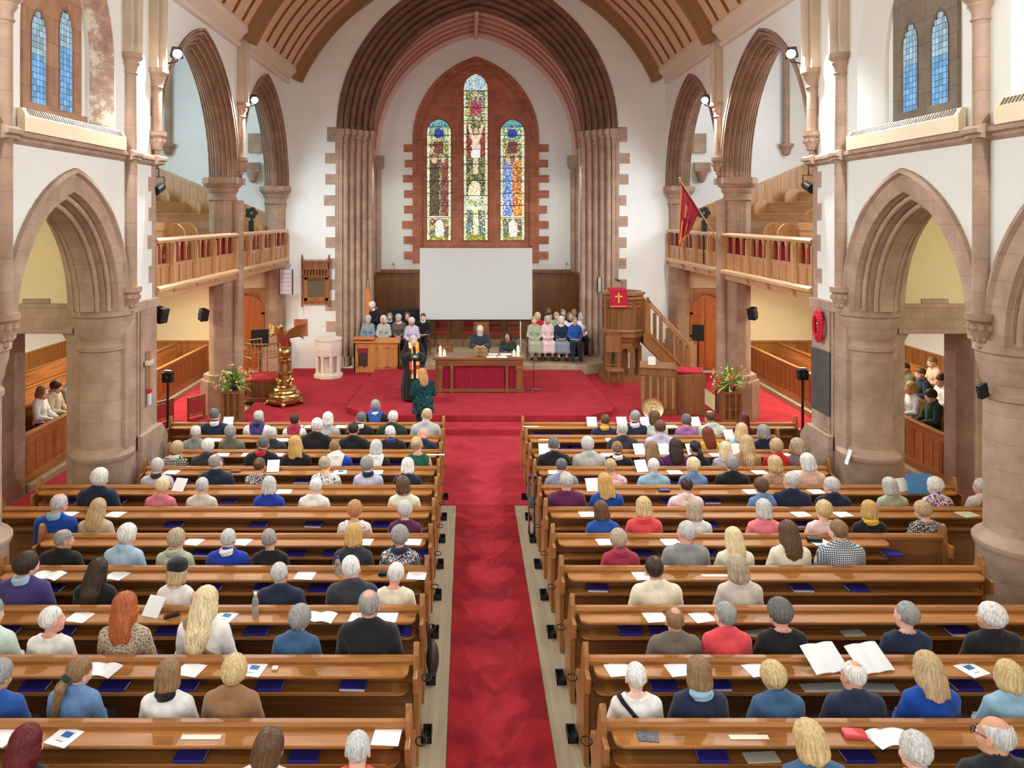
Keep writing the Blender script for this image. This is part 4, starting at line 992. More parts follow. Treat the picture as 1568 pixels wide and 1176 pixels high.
for sx in (-1, 1):
    mb = MB()
    for k in range(7):
        t = k/6
        mb.tube([(sx*0.1, 0.02, 1.82-0.02*k), (sx*(0.30+0.05*t), 0.06+0.03*k*0.3, 1.94-0.03*k), (sx*(0.56-0.06*t), 0.10, 2.04-0.062*k)], [0.045, 0.05, 0.012], 8)
    mb.build('wing', BRASS, e, smooth=60)
    mb = MB(); mb.obox((sx*0.13, -0.1, 1.62), (0.05, 0.015, 0.34), (R(-8), R(6*sx), 0)); mb.build('ribbon', plain('red_ribbon', (170, 30, 60), 0.7), e)
pl = empty('lectern_platform', (at(404, 20.5), 20.55, PS), 0, 'octagonal wooden reading platform with brass railing behind the eagle lectern', 'platform')
def ngon(r, n=8, off=PI/8): return [(r*math.cos(2*PI*k/n+off), r*math.sin(2*PI*k/n+off)) for k in range(n)]
BRW = wood('brown_platform_wood', (130, 84, 50), (96, 58, 32), 2)
mb = MB(); mb.prism(ngon(0.66), 0, 0.1, 2); mb.prism(ngon(0.58), 0.1, 0.5, 2)
for k in range(24):
    a = 2*PI*k/24; mb.obox((0.55*math.cos(a), 0.55*math.sin(a), 0.3), (0.03, 0.03, 0.36), (0, 0, a))
mb.build('base', BRW, pl, bevel=0.006)
mb = MB(); mb.prism(ngon(0.6), 0.5, 0.56, 2); mb.build('carpeted_top', CARPET, pl)
P8 = ngon(0.54)
BRASSD = plain('dull_brass', (186, 150, 104), 0.35, metal=0.9)
order = [2, 3, 4, 5, 6, 7, 0]
for k in order:
    mb = MB(); mb.tube([(P8[k][0], P8[k][1], 0.56), (P8[k][0], P8[k][1], 1.46)], 0.016, 8); mb.sphere((P8[k][0], P8[k][1], 0.6), 0.03, 8); mb.sphere((P8[k][0], P8[k][1], 1.1), 0.025, 8); mb.build('post', BRASSD, pl)
mb = MB()
for z, r in ((1.46, 0.02), (1.1, 0.012), (0.66, 0.012)): mb.tube([(P8[k][0], P8[k][1], z) for k in order], r, 8)
mb.build('rail', BRASSD, pl)
mb = MB()
for a, b_ in zip(order[:-1], order[1:]):
    for q in range(1, 4):
        x, y = P8[a][0]+(P8[b_][0]-P8[a][0])*q/4, P8[a][1]+(P8[b_][1]-P8[a][1])*q/4
        mb.tube([(x, y, 1.12), (x+0.02, y, 1.25), (x-0.02, y, 1.38), (x, y, 1.45)], 0.009, 6); mb.sphere((x, y, 1.28), 0.025, 6)
mb.build('scrollwork', BRASSD, pl)
def monitor(px, Y, z, w, h, rz, label):
    o = empty('monitor', (at(px, Y), Y, z), rz, label, 'monitor')
    mb = MB(); mb.box(-w/2, w/2, -0.03, 0.03, 0.0, h); mb.build('screen', BLACK, o, bevel=0.01)
    mb = MB(); mb.tube([(0, 0.03, -(z-PS)), (0, 0.03, 0.1)], 0.02, 8); mb.lathe([(0.0001, 0), (0.2, 0), (0.18, 0.03), (0.0001, 0.03)], (0, 0.03, -(z-PS)), 16); mb.build('stand', BLACK, o)
monitor(398, 22.6, zat(531, 22.6), 0.5, 0.5, R(14), 'black screen seen from behind, by the left oak door')
monitor(1069, 22.9, zat(522, 22.9), 0.34, 0.48, R(-20), 'black monitor at the foot of the pulpit stair')
# ---------------------------------------------------------------- right: pulpit with stair, oak chair, prayer desk, brass dish
OAKP = wood('pulpit_oak', (160, 112, 68), (122, 80, 44), 2)
pu = empty('pulpit', (at(953, 22.9), 22.9, PS), 0, 'octagonal oak pulpit with a stair falling to the right', 'pulpit')
mb = MB()
mb.prism(ngon(0.72), 0, 0.14, 2)
for x, y in ngon(0.5): mb.box(x-0.05, x+0.05, y-0.05, y+0.05, 0.14, 1.0)
V8 = ngon(0.5)
for k in range(8):
    (xa, ya), (xb, yb) = V8[k], V8[(k+1) % 8]; L_ = math.hypot(xb-xa, yb-ya); ux, uy = (xb-xa)/L_, (yb-ya)/L_
    Mk = (lambda xa, ya, ux, uy: (lambda u, z, d: (xa+ux*u+uy*d, ya+uy*u-ux*d, z)))(xa, ya, ux, uy)
    wall_arches(mb, Mk, 0, L_, 0.75, 1.1, [(L_/2, L_*0.36, c_for(L_*0.36, L_*0.4), 0.8, 0.75)], 0.02, 6)
    wall_arches(mb, Mk, 0, L_, 0.75, 1.1, [(L_/2, L_*0.36, c_for(L_*0.36, L_*0.4), 0.8, 0.75)], -0.03, 6)
mb.tube([(0, 0, 0.1), (0, 0, 1.1)], 0.16, 12)
mb.build('base', OAKP, pu)
mb = MB(); mb.lathe([(0.0001, 1.08), (0.5, 1.08), (0.56, 1.16), (0.56, 1.22), (0.62, 1.28), (0.62, 1.36), (0.57, 1.4), (0.0001, 1.4)], (0, 0, 0), 8, PI/8, 2*PI+PI/8); mb.build('floor_moulding', OAKP, pu)
V8 = ngon(0.56); mb = MB(); tr = MB(); rl = MB()
for k in range(8):
    (xa, ya), (xb, yb) = V8[k], V8[(k+1) % 8]; L_ = math.hypot(xb-xa, yb-ya); ux, uy = (xb-xa)/L_, (yb-ya)/L_
    nx, ny = uy, -ux; mx_, my_ = (xa+xb)/2, (ya+yb)/2; ang = math.atan2(uy, ux)
    if k == 7: continue                                     # doorway to the stair
    mb.obox((mx_, my_, 1.95), (L_, 0.05, 1.1), (0, 0, ang)); mb.obox((xa, ya, 1.95), (0.09, 0.09, 1.12), (0, 0, ang))
    for q in range(5):
        f_ = (q+0.5)/5-0.5; tr.obox((mx_+ux*L_*0.9*f_+nx*0.03, my_+uy*L_*0.9*f_+ny*0.03, 1.72), (0.02, 0.03, 0.52), (0, 0, ang))
    for q in range(4):
        f_ = (q+0.5)/4-0.5; tr.sphere((mx_+ux*L_*0.85*f_+nx*0.035, my_+uy*L_*0.85*f_+ny*0.035, 2.14), 0.05, 8); tr.sphere((mx_+ux*L_*0.85*f_+nx*0.03, my_+uy*L_*0.85*f_+ny*0.03, 2.26), 0.035, 8)
    rl.obox((mx_+nx*0.02, my_+ny*0.02, 2.53), (L_+0.08, 0.16, 0.08), (0, 0, ang)); rl.obox((mx_+nx*0.02, my_+ny*0.02, 2.40), (L_+0.03, 0.1, 0.06), (0, 0, ang)); rl.obox((mx_+nx*0.02, my_+ny*0.02, 1.46), (L_+0.03, 0.1, 0.06), (0, 0, ang))
mb.build('body_panels', OAKP, pu); tr.build('carving', OAKP, pu); rl.build('rim', wood('pulpit_rim', (184, 140, 98), (150, 108, 70), 0), pu, bevel=0.008)
mb = MB(); mb.obox((-0.24, -0.54, 2.62), (0.5, 0.34, 0.05), (R(14), 0, 0)); mb.build('reading_desk', OAKP, pu)
mb = MB(); mb.box(-0.5, 0.0, -0.735, -0.715, 2.16, 2.66); mb.obox((-0.25, -0.56, 2.66), (0.5, 0.34, 0.015), (R(14), 0, 0)); fl = mb.build('red_cloth', plain('red_pulpit_cloth', (180, 24, 54), 0.75), pu)
mb = MB(); mb.box(-0.27, -0.23, -0.75, -0.735, 2.30, 2.58); mb.box(-0.36, -0.14, -0.75, -0.735, 2.46, 2.5); mb.box(-0.48, -0.02, -0.745, -0.735, 2.19, 2.21); mb.build('gold_cross', plain('gold_thread', (230, 180, 90), 0.5), fl)
# stair
x0s, x1s, ys0, ys1 = 0.58, 1.72, -0.62, 0.12
mb = MB(); ns = 7
for k in range(ns):
    xa = x0s+(x1s-x0s)*k/ns; zz = 1.36-(1.36)*(k+1)/(ns+0.5)+0.1
    mb.box(xa, xa+(x1s-x0s)/ns, ys0, ys1, max(0, zz-0.16), zz)
st = mb.build('stair_treads', OAKP, pu)
mb = MB(); mb.box(x0s, x1s, ys0+0.1, ys1-0.1, 0, 0.01)
for k in range(ns):
    xa = x0s+(x1s-x0s)*k/ns; zz = 1.36-(1.36)*(k+1)/(ns+0.5)+0.1
    mb.box(xa, xa+(x1s-x0s)/ns, ys0+0.14, ys1-0.14, zz, zz+0.012)
mb.build('stair_carpet', CARPET, pu)
for y in (ys0, ys1):
    mb = MB(); mb.prism([(x0s-0.1, 1.12), (x0s-0.1, 1.42), (x0s+0.06, 1.42), (x1s+0.06, 0.28), (x1s+0.06, 0.0), (x1s-0.1, 0.0)], y-0.03, y+0.03, 1)
    mb.prism([(x0s, 1.42), (x0s+0.06, 1.47), (x1s+0.08, 0.33), (x1s+0.06, 0.26)], y-0.06, y+0.06, 1); mb.build('string_board', OAKP, pu)
    mb = MB(); mb.prism([(x0s, 2.36), (x0s, 2.44), (x1s+0.1, 1.1), (x1s+0.1, 1.02)], y-0.04, y+0.04, 1); mb.build('handrail', MATS['pulpit_rim'], pu, bevel=0.01)
    for k in range(4):
        x = x0s+0.02+(x1s-x0s)*k/3
        mb = MB(); zz = 1.36*(1-(x-x0s)/(x1s-x0s)); mb.box(x-0.045-0.03*(k in (0, 3)), x+0.045+0.03*(k in (0, 3)), y-0.04, y+0.04, max(0, zz-0.1), zz+1.02-0.0*k)
        if k in (0, 3): mb.sphere((x, y, zz+1.07), 0.055, 10)
        mb.build('baluster', OAKP, pu)
ch = chair(at(941, 21.9), 21.9, PS, 0, 'old oak chair with tall carved back in front of the pulpit', tall=1.5, seat=OAKP, name='oak_chair')
pd = empty('prayer_desk', (at(1010, 18.75), 18.75, PS), R(-14), 'oak prayer desk and stall with red cushion beside the steps', 'desk')
mb = MB(); mb.box(-0.42, 0.34, -0.03, 0.03, 0.0, 1.08); mb.box(-0.45, 0.37, -0.05, 0.05, 0.0, 0.12); mb.box(-0.45, 0.37, -0.05, 0.05, 0.92, 0.98); mb.build('front_panel', OAKP, pd, bevel=0.006)
for k in range(5):
    x = -0.38+0.175*k; mb = MB(); mb.tube([(x, -0.06, 0.14), (x, -0.06, 0.9)], 0.042, 8); mb.build('pilaster', MATS['pulpit_rim'], pd, smooth=40)
mb = MB(); mb.obox((-0.05, 0.14, 1.14), (0.84, 0.42, 0.035), (R(10), 0, 0)); mb.build('book_board', OAKP, pd, bevel=0.006)
for x in (-0.42, 0.38):
    mb = MB(); mb.prism([(-0.03, 0), (0.34, 0), (0.34, 1.15), (-0.03, 1.08)], x-0.03, x+0.03, 0); mb.build('side_panel', OAKP, pd, bevel=0.006)
mb = MB(); mb.box(0.42, 1.02, 0.16, 0.9, 0.36, 0.44); mb.build('seat', OAKP, pd)
mb = MB(); mb.obox((0.68, 0.5, 0.98), (0.66, 0.34, 0.07), (R(12), 0, 0)); mb.build('cushion', plain('red_velvet', (190, 36, 60), 0.8), pd, bevel=0.02)
for y in (0.12, 0.92):
    mb = MB(); mb.prism([(0.42, 0), (1.05, 0), (1.05, 0.9), (0.95, 0.98), (0.42, 0.92)], y-0.03, y+0.03, 1); mb.build('stall_end', OAKP, pd, bevel=0.008)
mb = MB(); mb.box(1.0, 1.05, 0.12, 0.92, 0, 1.0); mb.build('backrest', OAKP, pd, bevel=0.006)
mb = MB(); mb.box(-0.09, 0.09, -0.07, 0.07, 0, 0.2)
o = tag(mb.build('open_book', PAPER2, loc=(at(998, 18.85), 18.85, PS+1.16)), 'pale upright card on the prayer desk top', 'card'); o.rotation_euler = (R(-20), 0, R(-14)); o.scale = (1, 0.1, 1)
br = empty('brass_dish', (at(999, 18.25), 18.25, PS+0.25), 0, 'large round brass alms dish leaning against the prayer desk', 'dish')
br.rotation_euler = (R(76), 0, 0)
mb = MB(); mb.lathe([(0.0001, 0.02), (0.05, 0.03), (0.07, 0.01), (0.11, 0.012), (0.125, 0.03), (0.14, 0.01), (0.2, 0.012), (0.24, 0.03), (0.25, 0.04), (0.24, 0.02), (0.18, -0.01), (0.0001, -0.01)], (0, 0, 0), 36)
for k in range(12):
    a = 2*PI*k/12; mb.sphere((0.17*math.cos(a), 0.17*math.sin(a), 0.014), 0.016, 6)
mb.build('dish_bowl', PALEBRASS, br, smooth=40)
# ---------------------------------------------------------------- flower arrangements on carved pedestals
LEAF = [plain('leaf_green', (84, 140, 58), 0.6), plain('leaf_lime', (190, 204, 96), 0.6), plain('leaf_dark', (58, 100, 48), 0.6)]
FLW = [plain('flower_red', (214, 64, 50), 0.6), plain('flower_orange', (232, 120, 80), 0.6), plain('flower_cream', (236, 226, 176), 0.6)]
def flowers(x, y, z, label, seed, reds):
    q = random.Random(seed)
    g = empty('flower_arrangement', (x, y, z), 0, label, 'flowers')
    mb = MB(); mb.lathe([(0.0001, 0), (0.1, 0), (0.14, 0.08), (0.15, 0.12), (0.0001, 0.1)], (0, 0, 0), 16); mb.build('bowl', plain('dark_bowl', (70, 60, 50), 0.6), g)
    mb = MB()
    for k in range(150):
        a = q.uniform(0, 2*PI); el = q.uniform(-0.35, 1.5); L = q.uniform(0.22, 0.48); mb.mat(0 if q.random() < 0.4 else 1 if q.random() < 0.8 else 2)
        d = Vector((math.cos(a)*math.cos(el), math.sin(a)*math.cos(el), math.sin(el))); side = d.cross(Vector((0, 0, 1))).normalized()*q.uniform(0.012, 0.03)
        o = Vector((0, 0, 0.14)); dr = Vector((0, 0, -0.1*q.random())); p1 = o+d*L*0.5; p2 = o+d*L*0.85+dr*0.4; p3 = o+d*L+dr
        up = Vector((0, 0, 0.012))
        mb.add([o+d*0.05, p1+side, p2+side*0.8, p3, p2-side*0.8, p1-side, p1+up], [(0, 1, 6), (1, 2, 6), (2, 3, 6), (3, 4, 6), (4, 5, 6), (5, 0, 6)])
    tag(mb.build('leaves', LEAF, g), kind='stuff')
    for k in range(40):
        if k < reds: a, el, L, mi = q.uniform(0, 2*PI), q.uniform(0.5, 1.3) if x < 0 else q.uniform(-0.2, 0.9), q.uniform(0.36, 0.5), q.randrange(2)
        else: a, el, L, mi = q.uniform(0, 2*PI), q.uniform(-0.4, 1.2), q.uniform(0.3, 0.5), 2
        d = Vector((math.cos(a)*math.cos(el), math.sin(a)*math.cos(el), math.sin(el))); c = Vector((0, 0, 0.14))+d*L
        u = d.orthogonal().normalized(); w = d.cross(u); mb = MB(); r = 0.06 if mi < 2 else 0.034
        for pk in range(6):
            t = 2*PI*pk/6; e1 = u*math.cos(t)+w*math.sin(t); e2 = u*math.cos(t+0.5)+w*math.sin(t+0.5); e0 = u*math.cos(t-0.5)+w*math.sin(t-0.5)
            mb.add([c-d*0.02, c+e0*r*0.55+d*0.012, c+e1*r*1.2+d*0.02, c+e2*r*0.55+d*0.012, c+e1*r*0.5-d*0.0], [(0, 1, 4), (1, 2, 4), (2, 3, 4), (3, 0, 4)])
        mb.sphere(c+d*0.01, r*0.25, 6); mb.build('flower', FLW[mi], g)
for s, px, nm in ((-1, 358, 'left'), (1, 1118, 'right')):
    pe = empty('flower_pedestal', (at(px, 18.1), 18.1, PS), 0, 'carved wooden flower pedestal against the %s transept pier' % nm, 'pedestal')
    mb = MB(); mb.box(-0.24, 0.24, -0.2, 0.2, 0, 0.08); mb.box(-0.24, 0.24, -0.2, 0.2, 0.66, 0.72); mb.build('frame', OAKP, pe, bevel=0.006)
    for x in (-0.2, -0.07, 0.07, 0.2):
        mb = MB(); mb.box(x-0.025, x+0.025, -0.19, -0.14, 0.08, 0.66); mb.build('leg', OAKP, pe)
    mb = MB(); mb.box(-0.2, 0.2, -0.12, 0.18, 0.08, 0.66); mb.box(-0.2, 0.2, -0.17, -0.12, 0.28, 0.33); mb.build('body', OAKP, pe)
    flowers(pe.location.x, 18.1, PS+0.73, 'mixed arrangement of %s on the %s pedestal' % (('red lilies above yellow and lime foliage', 'scattered red blooms among green leaves')[s > 0], nm), 11+s, 6 if s < 0 else 9)
# ---------------------------------------------------------------- wall and pier fittings
def speaker(px, Y, py, label, rz, w=0.2, h=0.28):
    o = empty('loudspeaker', (at(px, Y), Y, zat(py, Y)), rz, label, 'loudspeaker')
    mb = MB(); mb.prism([(-w/2, -0.1), (w/2, -0.1), (w*0.35, w*0.5), (-w*0.35, w*0.5)], -h/2, h/2, 2); b = mb.build('cabinet', BLACK, o, bevel=0.01); b.rotation_euler = (R(14), 0, 0)
    mb = MB(); mb.box(-w/2+.015, w/2-.015, -0.108, -0.1, -h/2+.015, h/2-.015); c = mb.build('grille', plain('speaker_cloth', (38, 38, 42), 0.9), o); c.rotation_euler = (R(14), 0, 0)
    mb = MB(); mb.box(-0.02, 0.02, 0.09, 0.2, -0.02, 0.02); mb.build('wall_bracket', BLACK, o)
speaker(311, 18.55, 482, 'black loudspeaker on the left transept pier under the gallery', R(50))
speaker(1153, 18.55, 480, 'black loudspeaker on the right transept pier under the gallery', R(-50))
speaker(246, 14.16, 482, 'black loudspeaker at the corner below the left gallery, cut by the wall end', R(70))
speaker(1508, 9.25, 597, 'small black loudspeaker on the near right pier', R(-70), 0.07, 0.17)
def spotlight(px, Y, py, label, s):
    o = empty('spotlight', (at(px, Y), Y, zat(py, Y)), 0, label, 'spotlight')
    mb = MB(); mb.tube([(0, 0.12, 0.03), (0, -0.16, -0.06)], 0.085, 14); mb.build('barrel', BLACK, o)
    mb = MB(); mb.tube([(0.1, 0, 0), (0.1, 0, 0.2), (-0.1, 0, 0.2), (-0.1, 0, 0)], 0.012, 6); mb.tube([(0, 0, 0.2), (0, 0, 0.36), (s*0.25, 0, 0.36)], 0.014, 6); mb.build('yoke', BLACK, o)
spotlight(243, 14.1, 288, 'black stage spotlight hung at the corner below the left string course', -1)
spotlight(1238, 14.15, 285, 'black stage spotlight hung at the corner below the right string course', 1)
for s, px in ((-1, 385), (1, 1078)):
    o = empty('floodlight_stand', (at(px, 20.6), 20.6, 4.5), 0, 'dark green lamp cluster on a post behind the %s gallery rail' % ('left' if s < 0 else 'right'), 'lamp stand')
    DG = plain('dark_green_metal', (30, 50, 46), 0.5)
    mb = MB(); mb.tube([(0, 0, -0.85), (0, 0, 0.4)], 0.03, 8); mb.box(-0.06, 0.06, -0.06, 0.06, 0.0, 0.3); mb.build('post', DG, o)
    for k in range(5):
        a = 2*PI*k/5; mb = MB(); mb.tube([(0.1*math.cos(a), -0.05, 0.5+0.1*math.sin(a)), (0.1*math.cos(a), 0.08, 0.5+0.1*math.sin(a))], 0.065, 10); mb.build('lamp_head', DG, o)
FLAGR = plain('flag_red', (150, 22, 44), 0.7); FLAGO = plain('flag_orange', (226, 130, 60), 0.7)
fg = empty('flag', (5.92, 18.9, zat(362, 18.9)), 0, 'red and orange regimental style flag drooping over the right gallery rail', 'flag')
p0 = Vector((0, 0, -0.3)); p1 = Vector((at(1041, 18.2)-fg.location.x, -0.7, zat(276, 18.2)-fg.location.z))
mb = MB(); mb.tube([p0, p1], 0.016, 8); mb.sphere(p1+Vector((-.01, -.01, .04)), 0.03, 8); mb.build('pole', plain('flag_pole', (180, 150, 110), 0.5), fg)
rows = []; nn = 16
for i in range(nn+1):
    t = i/nn; top = p1.lerp(p0, 0.03+0.42*t); L = 1.5*(1-0.62*t)
    row = []
    for j in range(13):
        v = j/12; wob = 0.07*math.sin(i*1.25+v*1.5)*v
        row.append((top.x-0.0+(-0.05+wob*0.7)*v+ (p1.x+0.02-top.x)*0.45*v, top.y+wob+0.02, top.z-L*v))
    rows.append(row)
mb = MB(); mb.grid(rows); fo = mb.build('cloth', [FLAGR, FLAGO], fg, smooth=80)
fo.data.polygons.foreach_set('material_index', [1 if ((k % 12) == 11 or (k//12) == 0 or ((k//12) in (5, 6) and (k % 12) in (3, 4, 5)) or ((k//12) in (3, 9) and (k % 12) > 6)) else 0 for k in range(len(fo.data.polygons))])
so = fo.modifiers.new('thick', 'SOLIDIFY'); so.thickness = 0.006
wr = empty('poppy_wreath', (WX-0.075, 13.55, zat(499, 13.55)), 0, 'oval wreath of red poppies on the right pier end', 'wreath')
POP = plain('poppy_red', (206, 24, 52), 0.7)
mb = MB()
for k in range(22):
    a = 2*PI*k/22; mb.sphere((-0.02, 0.13*math.cos(a), 0.24*math.sin(a)), 0.055, 8, (0.6, 1, 1)); mb.sphere((-0.045, 0.10*math.cos(a+.1), 0.19*math.sin(a+.1)), 0.04, 8)
mb.build('poppies', POP, wr, smooth=60)
mb = MB(); mb.box(-0.03, 0.02, -0.012, 0.012, -0.16, 0.18); mb.box(-0.03, 0.02, -0.05, 0.05, 0.03, 0.055); mb.build('white_ribbon', WHITE, wr)
BRZ = plain('dark_bronze', (96, 96, 92), 0.5, metal=0.3, var=0.15, scale=5)
mb = MB(); mb.box(WX-0.075, WX-0.035, 13.2, 13.88, 1.5, 2.6)
tag(mb.build('memorial_tablet', BRZ, bevel=0.01), 'dark bronze memorial tablet below the poppy wreath', 'tablet')
cr = empty('wooden_cross', (-WX+0.08, 13.5, zat(600, 13.5)), 0, 'slender wooden cross with a paper tag on the left pier end', 'cross')
hz = zat(537, 13.5)-zat(600, 13.5)
mb = MB(); mb.box(-0.02, 0.02, -0.025, 0.025, 0.05, hz); mb.build('shaft', plain('cross_wood', (186, 130, 96), 0.6), cr)
mb = MB(); mb.box(-0.03, 0.03, -0.12, 0.12, hz-0.24, hz-0.17); mb.build('cross_arm', plain('cross_arm_pale', (216, 200, 180), 0.6), cr)
mb = MB(); mb.box(-0.015, 0.015, -0.04, 0.04, -0.22, 0.05); mb.mat(1); mb.box(-0.02, 0.02, -0.05, 0.05, -0.02, 0.05); mb.build('paper_tag', [plain('pale_blue_card', (206, 224, 232), 0.7), POP], cr)
cd = MB(); cd.obox((0, 0, 0.12), (0.01, 0.1, 0.24), (0, R(18), 0))
tag(cd.build('service_card', PAPER, loc=(at(1299, 12.55), 12.55, 0.905)), 'white card propped on the base moulding of the right pier', 'card')
def stand(px, Y, pyt, label, s):
    z = zat(pyt, Y)
    o = empty('camera_stand', (at(px, Y), Y, 0.016), 0, label, 'stand')
    mb = MB(); mb.tube([(0, 0, 0.02), (0, 0, z-0.1)], [0.03, 0.024], 10); mb.build('pole', BLACK, o)
    for k in range(3):
        a = 2*PI*k/3+0.4; mb = MB(); mb.tube([(0, 0, 0.4), (0.32*math.cos(a), 0.32*math.sin(a), 0.012)], 0.012, 6); mb.build('leg', BLACK, o)
    mb = MB(); mb.box(-0.1, 0.1, -0.07, 0.07, z-0.14, z+0.06); mb.tube([(0, -0.07, z-0.02), (0, -0.15, z-0.03)], 0.05, 10); mb.build('head', BLACK, o, bevel=0.015)
    mb = MB(); mb.box(-0.07, 0.07, -0.05, 0.05, z+0.06, z+0.1); mb.build('light_panel', plain('grey_green_metal', (90, 120, 110), 0.4), o)
stand(257, 15.45, 576, 'black tripod stand with camera head at the left end of the front pews', -1)
stand(1229, 15.45, 572, 'black tripod stand with camera head at the right end of the front pews', 1)
for i, (px, Y, lb) in enumerate(((262, 16.6, 'red upholstered chair beside the left tripod stand'), (311, 17.0, 'red and dark wood stool at the left transept pier'))):
    chair(at(px, Y), Y, 0.016, R(60), lb, tall=0.95)
ms = empty('microphone_stand', (at(817, 20.6), 20.6, PF), 0, 'thin microphone stand at the right end of the communion table', 'microphone stand')
mb = MB(); mb.tube([(0, 0, 0), (0, 0, 0.92)], 0.01, 6); mb.build('pole', BLACK, ms)
mb = MB(); mb.tube([(0, 0, 0.9), (-0.2, 0.1, 1.25), (-0.42, 0.2, 1.32)], 0.008, 6); mb.build('boom', plain('grey_steel', (150, 140, 140), 0.4), ms)
mb = MB()
for k in range(3): mb.tube([(0, 0, 0.06), (0.22*math.cos(2.1*k+.3), 0.22*math.sin(2.1*k+.3), 0.01)], 0.008, 6)
mb.build('feet', MATS['grey_steel'], ms)
mb = MB(); mb.sphere((-0.45, 0.2, 1.33), 0.03, 8, (1.4, 1, 1)); mb.build('microphone', BLACK, ms)
pm = empty('pulpit_microphone', (at(946, 22.4), 22.4, PS+2.7), 0, 'black gooseneck microphone on the pulpit desk', 'microphone')
mb = MB(); mb.tube([(0.1, 0, 0.0), (0.14, 0, 0.14), (0.02, -0.02, 0.22)], 0.008, 6); mb.build('gooseneck', BLACK, pm)
mb = MB(); mb.tube([(0.06, -0.01, 0.2), (-0.08, -0.03, 0.25)], 0.022, 8); mb.build('microphone_head', BLACK, pm)
for s, px in ((-1, 602), (1, 868)):
    o = empty('reading_lamp', (at(px, 27.9), 28.2, 2.98), 0, 'small swan-neck lamp on top of the %s chancel panelling' % ('left' if s < 0 else 'right'), 'lamp')
    mb = MB(); mb.tube([(0.0, 0.02, 0), (-s*0.0, -0.05, 0.2), (s*0.0, -0.3, 0.25)], 0.01, 6); mb.build('arm', BRASSD, o)
    mb = MB(); mb.lathe([(0.02, 0.05), (0.07, -0.03), (0.06, -0.03), (0.0001, 0.04)], (0, -0.32, 0.22), 12); mb.build('lamp_shade', BRASSD, o)

bn = empty('processional_banner', (at(563, 25.0), 25.0, PCH), 0, 'narrow orange banner on a pole behind the standing figure at the left chancel pier', 'banner')
mb = MB(); mb.tube([(0, 0, 0), (0, 0, 2.35)], 0.018, 8); mb.lathe([(0.03, 2.35), (0.0001, 2.45)], (0, 0, 0), 8); mb.build('pole', MATS['flag_pole'], bn)
mb = MB(); mb.prism([(-0.07, 1.3), (0.07, 1.25), (0.09, 1.9), (0.02, 2.2), (-0.02, 2.2), (-0.08, 1.9)], -0.04, -0.02, 1); mb.build('cloth', plain('banner_orange', (224, 130, 56), 0.7), bn)
# ---------------------------------------------------------------- pews, hymn books, papers
ROWY = [14.95, 14.07, 13.20, 12.31, 11.45, 10.59, 9.70, 8.80, 7.90, 7.00, 6.11, 5.22]
ORD = ['front', 'second', 'third', 'fourth', 'fifth', 'sixth', 'seventh', 'eighth', 'ninth', 'tenth', 'eleventh', 'twelfth']
LEFT0 = [-6.0, -5.25, -5.35, -5.4, -6.6, -6.65, -5.6, -5.55, -6.9, -6.9, -5.5, -5.5]
RIGHT1 = [6.0, 5.3, 5.4, 5.4, 6.85, 6.75, 5.62, 5.5, 6.9, 6.9, 5.5, 5.5]
PEW = wood('pew_oak_along_x', (186, 126, 64), (134, 84, 38), 0, 0.48, 1.0, 0.35)
PEWV = wood('pew_oak_end', (178, 122, 66), (128, 82, 40), 2, 0.35)
PEWD = wood('pew_dark_panel', (150, 98, 52), (110, 68, 34), 0, 0.45)
IRON = plain('black_iron', (24, 24, 26), 0.5)
